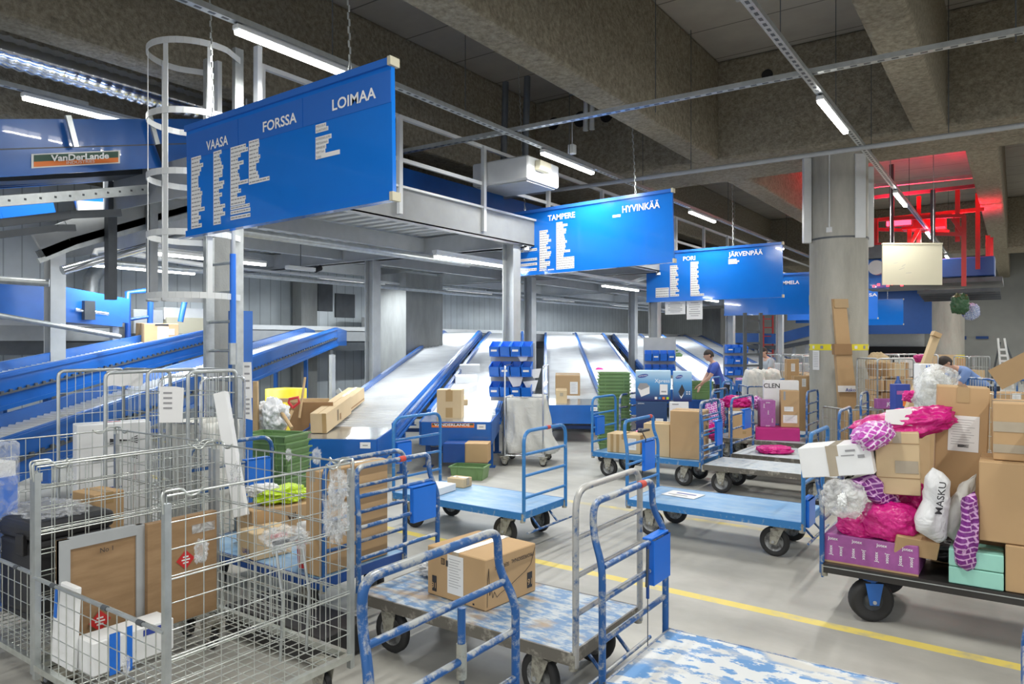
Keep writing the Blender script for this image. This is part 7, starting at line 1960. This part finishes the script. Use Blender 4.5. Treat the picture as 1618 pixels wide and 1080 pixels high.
q = at(1344, 618, d=11.08); b.text('Asko', q, (RX, RY, 0), (0, 0, 1), 0.075, 'inkblue', 'CENTER', 0.01); b.build('white_label', t)
b = MB(); p = at(1350, 705, d=11.14); b.box((p.x, p.y, p.z / 2), (0.22, 0.07, p.z), 'card', rz=TH); b.build('foot_length', t)
carton('low brown carton under the cardboard profile at the pillar foot', at(1349, 690, d=10.6).x, at(1349, 690, d=10.6).y, 0.18, (0.3, 0.24, 0.62), 0.5, 'card', 'x', 'tape', prints=(('F', 'BOKNÄS', 0.0, -0.1, 0.05, 'inkblue', ''),))
p = at(1340, 680, d=10.5)
roll_cage('wire roll cage at the foot of the nearest round pillar', p.x + 0.05, p.y + 0.05, TH + 0.2, 0.55, 0.6, 0.84, ('L', 'F', 'R'), nv=4, nu=6)
def put(px, d): 
    q = at(px, 540, d=d); return q.x, q.y
# left of the pillar: sacks, cages, cartons
for (px, d, lab) in ((1191, 13.2, 'left one of two tall white sacks standing near the pillar'), (1217, 13.3, 'right one of two tall white sacks standing near the pillar')):
    x, y = put(px, d); o = blob('white_sack', lab, 'sack', (x, y, 0.80), (0.36, 0.36, 1.0), 'sack', px % 13, TH, amp=0.09, power=5.0, freq=1.6)
x, y = put(1205, 12.9)
roll_cage('roll cage around the two tall white sacks', x, y, TH, 0.70, 0.5, 1.02, ('F', 'L', 'R'), nv=3, nu=4, mat='cartblue')
for (px, y0, y1, d, w, mt, lab) in ((1251, 567, 603, 13.0, 0.22, 'card', 'tall narrow carton standing above the CLEN carton'), (1268, 593, 618, 12.6, 0.34, 'card', 'flat brown carton leaning behind the CLEN carton')):
    p = at(px, y1, d=d); q = at(px, y0, d=d)
    carton(lab, p.x, p.y, 0.0, (w, 0.12, q.z), TH, mt, 'x', 'tape', sheets=(('F', 0.0, q.z * 0.40, 0.07, 0.14, 'paper'),))
for (px, d, h, lab) in ((1243, 17.0, 1.50, 'distant wire cage, leftmost behind the CLEN carton'), (1262, 16.2, 1.52, 'distant wire cage in the middle behind the CLEN carton'), (1278, 15.4, 1.50, 'distant wire cage touching the left edge of the pillar')):
    x, y = put(px, d); roll_cage(lab, x, y, TH, 0.5, 0.6, h, ('F', 'L', 'R'), nv=7, nu=6)
    carton('carton inside the ' + lab.replace('distant ', ''), x, y, 0.22, (0.4, 0.4, 0.9), TH + 0.2, 'cardlight', 'x', 'tape')
def rung_ladder(label, px0, px1, ytop, d, mat, zt=None, n=9, name='upright_ladder'):
    a = at(px0, ytop, d=d); c = at(px1, ytop, d=d); z1 = a.z
    t = thing(name, label, 'ladder', ((a.x + c.x) / 2, (a.y + c.y) / 2, 0), TH)
    w = (c - a).length
    for s in (-1, 1): MB().box((s * w / 2, 0, z1 / 2), (0.06, 0.06, z1), mat).build('stile', t)
    for i in range(n): MB().box((0, 0, 0.25 + (z1 - 0.4) * i / (n - 1)), (w, 0.035, 0.04), mat).build('rung', t)
    return t
rung_ladder('dark upright steel ladder behind the worker, under the fourth sign', 1177, 1202, 494, 14.0, 'steeldark', n=10)
rung_ladder('smaller far red-edged ladder against the pale wall', 1206, 1221, 498, 30.0, 'redsteel', n=8)
# far blue conveyor and machinery
t = thing('belt_conveyor', 'distant blue belt conveyor rising toward the nearest round pillar', 'conveyor')
for (pts, h, mat, nm) in (([(1150, 533), (1232, 535), (1290, 520)], 0.42, 'blue', 'side_casing'), ([(1160, 547), (1232, 549), (1290, 538)], 0.14, 'steeldark', 'underside')):
    b = MB(); P = [at(px, py, Y=31.0) for px, py in pts]
    for i in range(len(P) - 1): b.bar(P[i], P[i + 1], 0.5, h, mat)
    b.build(nm, t)
for px in (1165, 1195, 1225, 1255, 1275):
    p = at(px, 545, Y=31.0); b = MB(); b.box((p.x, 31.0, p.z / 2), (0.12, 0.12, p.z), 'steelgrey'); b.build('support_leg', t)
wallbox(1258, 494, 1283, 510, 'holder', 'wall_panel', 'bright blue lit panel high on the pale far wall', 'panel', Y=38.5, th=0.1)
wallbox(1264, 496, 1280, 504, 'white', 'panel_display', 'white pictures on the bright blue lit panel', 'panel', Y=38.35, th=0.05)
# right of the pillar
x, y = put(1398, 10.6)
roll_cage('wire roll cage full of brown parcels, right beside the nearest pillar', x, y, TH, 0.52, 0.6, 1.56, ('F', 'L', 'R'), nv=9, nu=8)
z = 0.2; k_ = 0
for row in range(6):
    for c_ in range(3):
        o = carton('brown parcel inside the cage beside the nearest pillar', x + (c_ - 1) * 0.15 * RX, y + (c_ - 1) * 0.15 * RY, 0.2 + row * 0.22, (R.uniform(0.12, 0.17), 0.3, R.uniform(0.16, 0.21)), TH + R.uniform(-0.3, 0.3), R.choice(['card', 'carddark', 'cardlight']), 'x', 'tape', group='brown parcels in the cage beside the pillar')
carton('violet carton laid across the front of the parcel cage', x + 0.25 * math.sin(TH) , y - 0.40, 0.86, (0.46, 0.1, 0.14), TH, 'violetbox', None, None, prints=(('F', 'JOTEX', 0, 0, 0.07, 'white', ''),))
blob('paper_parcel', 'pale paper-wrapped parcel on top of the cage beside the pillar', 'parcel', at(1387, 575, d=11.2), (0.34, 0.3, 0.36), 'cardlight', 71, amp=0.12)
x, y = put(1436, 12.5)
roll_cage('second wire roll cage right of the pillar, with stacked brown cartons', x, y, TH, 0.66, 0.6, 1.58, ('B', 'L', 'R'), nv=8, nu=8)
for (px, d, w, z0, h, mt, lab) in ((1442, 12.2, 0.34, 0.95, 0.24, 'card', 'uppermost brown carton stacked in the second cage'), (1440, 12.2, 0.42, 0.60, 0.34, 'card', 'middle brown carton stacked in the second cage'), (1445, 12.0, 0.46, 0.2, 0.38, 'cardlight', 'lowest carton stacked in the second cage'),
                                   (1420, 12.4, 0.2, 0.95, 0.5, 'card', 'tall narrow carton at the left in the second cage'), (1432, 12.6, 0.26, 1.2, 0.33, 'whitebox', 'white carton near the top of the second cage')):
    x, y = put(px, d); carton(lab, x, y, z0, (w, 0.26, h), TH + 0.1, mt, 'x', 'tape')
x, y = put(1422, 9.6)
t = carton('dark violet printed carton with orange corner, on the cart beside the pillar', x, y, 0.62, (0.20, 0.14, 0.62), TH, 'inkblue', None, None, sheets=(('F', 0.05, 0.08, 0.10, 0.12, 'orange'), ('F', -0.02, 0.2, 0.12, 0.05, 'violetbox'), ('F', -0.02, -0.16, 0.08, 0.16, 'paper')))
b = MB(); b.lathe([(0, 0), (0.05, 0), (0.055, 0.1), (0.03, 0.16), (0.018, 0.18), (0.018, 0.22), (0, 0.22)], 'darkblue'); o = b.build('blue_bottle'); q = at(1419, 612, d=9.9); o.location = (q.x, q.y, 1.11); tag(o, 'dark blue bottle standing in front of the second wire cage', 'bottle')
x, y = put(1432, 9.7)
cart('blue cart under the dark violet carton, behind the magenta parcel', x - 0.5, x + 0.5, y - 0.3, y + 0.3, 0.60, 'deckgrey', 'cartblue', left=dict(top=1.1, bars=(0.95, 0.8)), right=dict(top=1.1, bars=(0.95, 0.8)))
wrb = sheet_bag('wrapped_bundle', 'tall silvery bundle wrapped in film, standing behind the magenta parcel', [(1462, 582), (1480, 574), (1500, 580), (1512, 592), (1508, 618), (1500, 660), (1478, 664), (1452, 640), (1446, 628), (1452, 600)], 7.6, 0.34, 'filmgrey', 15, 'bundle')
attach(sheet_bag('contents', 'grey contents inside the tall film-wrapped bundle', [(1464, 588), (1484, 584), (1498, 596), (1494, 640), (1476, 658), (1454, 634), (1456, 606)], 7.7, 0.24, 'sack', 16, 'bundle'), wrb)
x, y = put(1482, 7.65); carton('plain brown carton supporting the tall film-wrapped bundle', x, y, 0.0, (0.36, 0.34, 0.94), TH, 'card', 'x', 'tape')
x, y = put(1460, 8.3); carton('white carton with two blue stripes behind the film-wrapped bundle', x, y, 0.0, (0.16, 0.14, 1.55), TH, 'whitebox', 'x', None, sheets=(('F', -0.01, 0.72, 0.012, 0.08, 'holder'), ('F', 0.02, 0.72, 0.012, 0.08, 'holder')))
b = MB(); b.bar(at(1420, 690, d=9.3), at(1480, 526, d=9.0), 0.09, 0.07, 'cardlight', up=V((FX, FY, 0))); b.bar(at(1477.5, 532, d=8.97), at(1480.5, 525, d=8.97), 0.10, 0.08, 'tape', up=V((FX, FY, 0)))
tag(b.build('cardboard_tube', bevel=0.004), 'long cardboard tube sticking up at a slant behind the film-wrapped bundle', 'tube')
blob('pink_parcel', 'bit of pink parcel showing right of the dark violet carton', 'parcel', at(1441, 626, d=8.4), (0.2, 0.15, 0.14), 'pink', 75, amp=0.2)
blob('pink_parcel', 'small pink parcel at the top of the second cage', 'parcel', at(1455, 566, d=12.0), (0.22, 0.2, 0.14), 'pinkbox', 76, amp=0.2)
x, y = put(1535, 15.0); roll_cage('distant wire cage with a pale load, right of the far pillar', x, y, TH, 0.42, 0.5, 1.50, ('F', 'L', 'R'), nv=6, nu=6); carton('pale carton inside the distant cage right of far pillar', x, y, 0.22, (0.34, 0.34, 1.0), TH, 'cardlight', 'x', None)
x, y = put(1590, 8.6); roll_cage('wire cage behind the topmost taped carton at far right', x, y, TH, 0.60, 0.5, 1.36, ('F', 'L', 'R'), nv=7, nu=10, mat='cartblue')
carton('brown carton with a blue lettered tape band in the far-right cage', x, y, 0.5, (0.46, 0.34, 0.70), TH, 'card', 'x', None, sheets=(('F', 0, 0.18, 0.10, 0.34, 'paper'), ('F', 0.0, 0.13, 0.02, 0.2, 'holder'), ('F', 0.03, 0.13, 0.02, 0.2, 'holder')))
b = MB(); p0, p1 = at(1572, 600, d=7.2), at(1640, 566, d=7.0); b.bar(p0, p1, 0.02, 0.22, 'card', up=V((0, 0, 1))); tag(b.build('cardboard_flap'), 'large brown cardboard flap slanting up at the right edge', 'cardboard')
blob('foil_balloon', 'dark green crumpled foil balloon floating by the far pillar', 'balloon', at(1517, 480, d=16.0), (0.36, 0.22, 0.44), 'greendark', 77, amp=0.22)
blob('foil_balloon', 'silver and blue foil balloon floating right of the green one', 'balloon', at(1534, 492, d=16.2), (0.34, 0.2, 0.36), motif_mat('printed_foil', (0.55, 0.62, 0.70), (0.03, 0.10, 0.45), 9), 78, amp=0.15)
# stepladder at the far wall
t = thing('stepladder', 'aluminium stepladder standing open against the grey far wall', 'ladder', (0, 0, 0))
yy = 34.0
def seg(a, c, w, name): 
    b = MB(); b.bar(at(a[0], a[1], Y=yy), at(c[0], c[1], Y=yy), w, w, 'steelwhite'); b.build(name, t)
seg((1577, 534), (1583.5, 613.5), 0.07, 'stile'); seg((1587, 534), (1601, 613.5), 0.07, 'stile')
for f in (0.25, 0.38, 0.5, 0.62, 0.74, 0.86): seg((1577 + 6 * f, 534 + 72 * f), (1587 + 13 * f, 534 + 72 * f), 0.08, 'step')
b = MB(); b.bar(at(1580, 540, Y=yy + 0.3), at(1566, 606, Y=yy + 0.8), 0.05, 0.05, 'steeldark'); b.build('rear_strut', t)
b = MB(); b.bar(at(1588, 540, Y=yy + 0.3), at(1615, 606, Y=yy + 0.8), 0.05, 0.05, 'steeldark'); b.build('rear_strut', t)
# dim clutter row in the far middle
for (px, d, w, h, mt, lab) in ((1378, 15, 0.5, 1.45, 'card', 'stack of brown cardboard seen just past the pillar edge'), (1480, 17, 0.6, 1.5, 'cardlight', 'pale carton pile in front of black dock opening'), (1502, 18, 0.4, 1.4, 'card', 'brown carton pile at the foot of the far pillar')):
    x, y = put(px, d); carton(lab, x, y, 0.0, (w, 0.5, h), TH + 0.2, mt, 'x', 'tape')
b = MB(); b.box((0, 0, 0.55), (2.6, 0.8, 0.5), 'steeldark'); b.box((0.2, -0.1, 0.95), (2.0, 0.5, 0.3), 'steelgrey')
for s in (-1.1, 1.1): b.box((s, 0, 0.16), (0.1, 0.6, 0.32), 'steeldark')
x, y = put(1215, 24); o = b.build('sorting_machine', bevel=0.02); o.location = (x, y, 0); o.rotation_euler = (0, 0, TH); tag(o, 'low dark machine beneath the distant blue conveyor', 'machine')
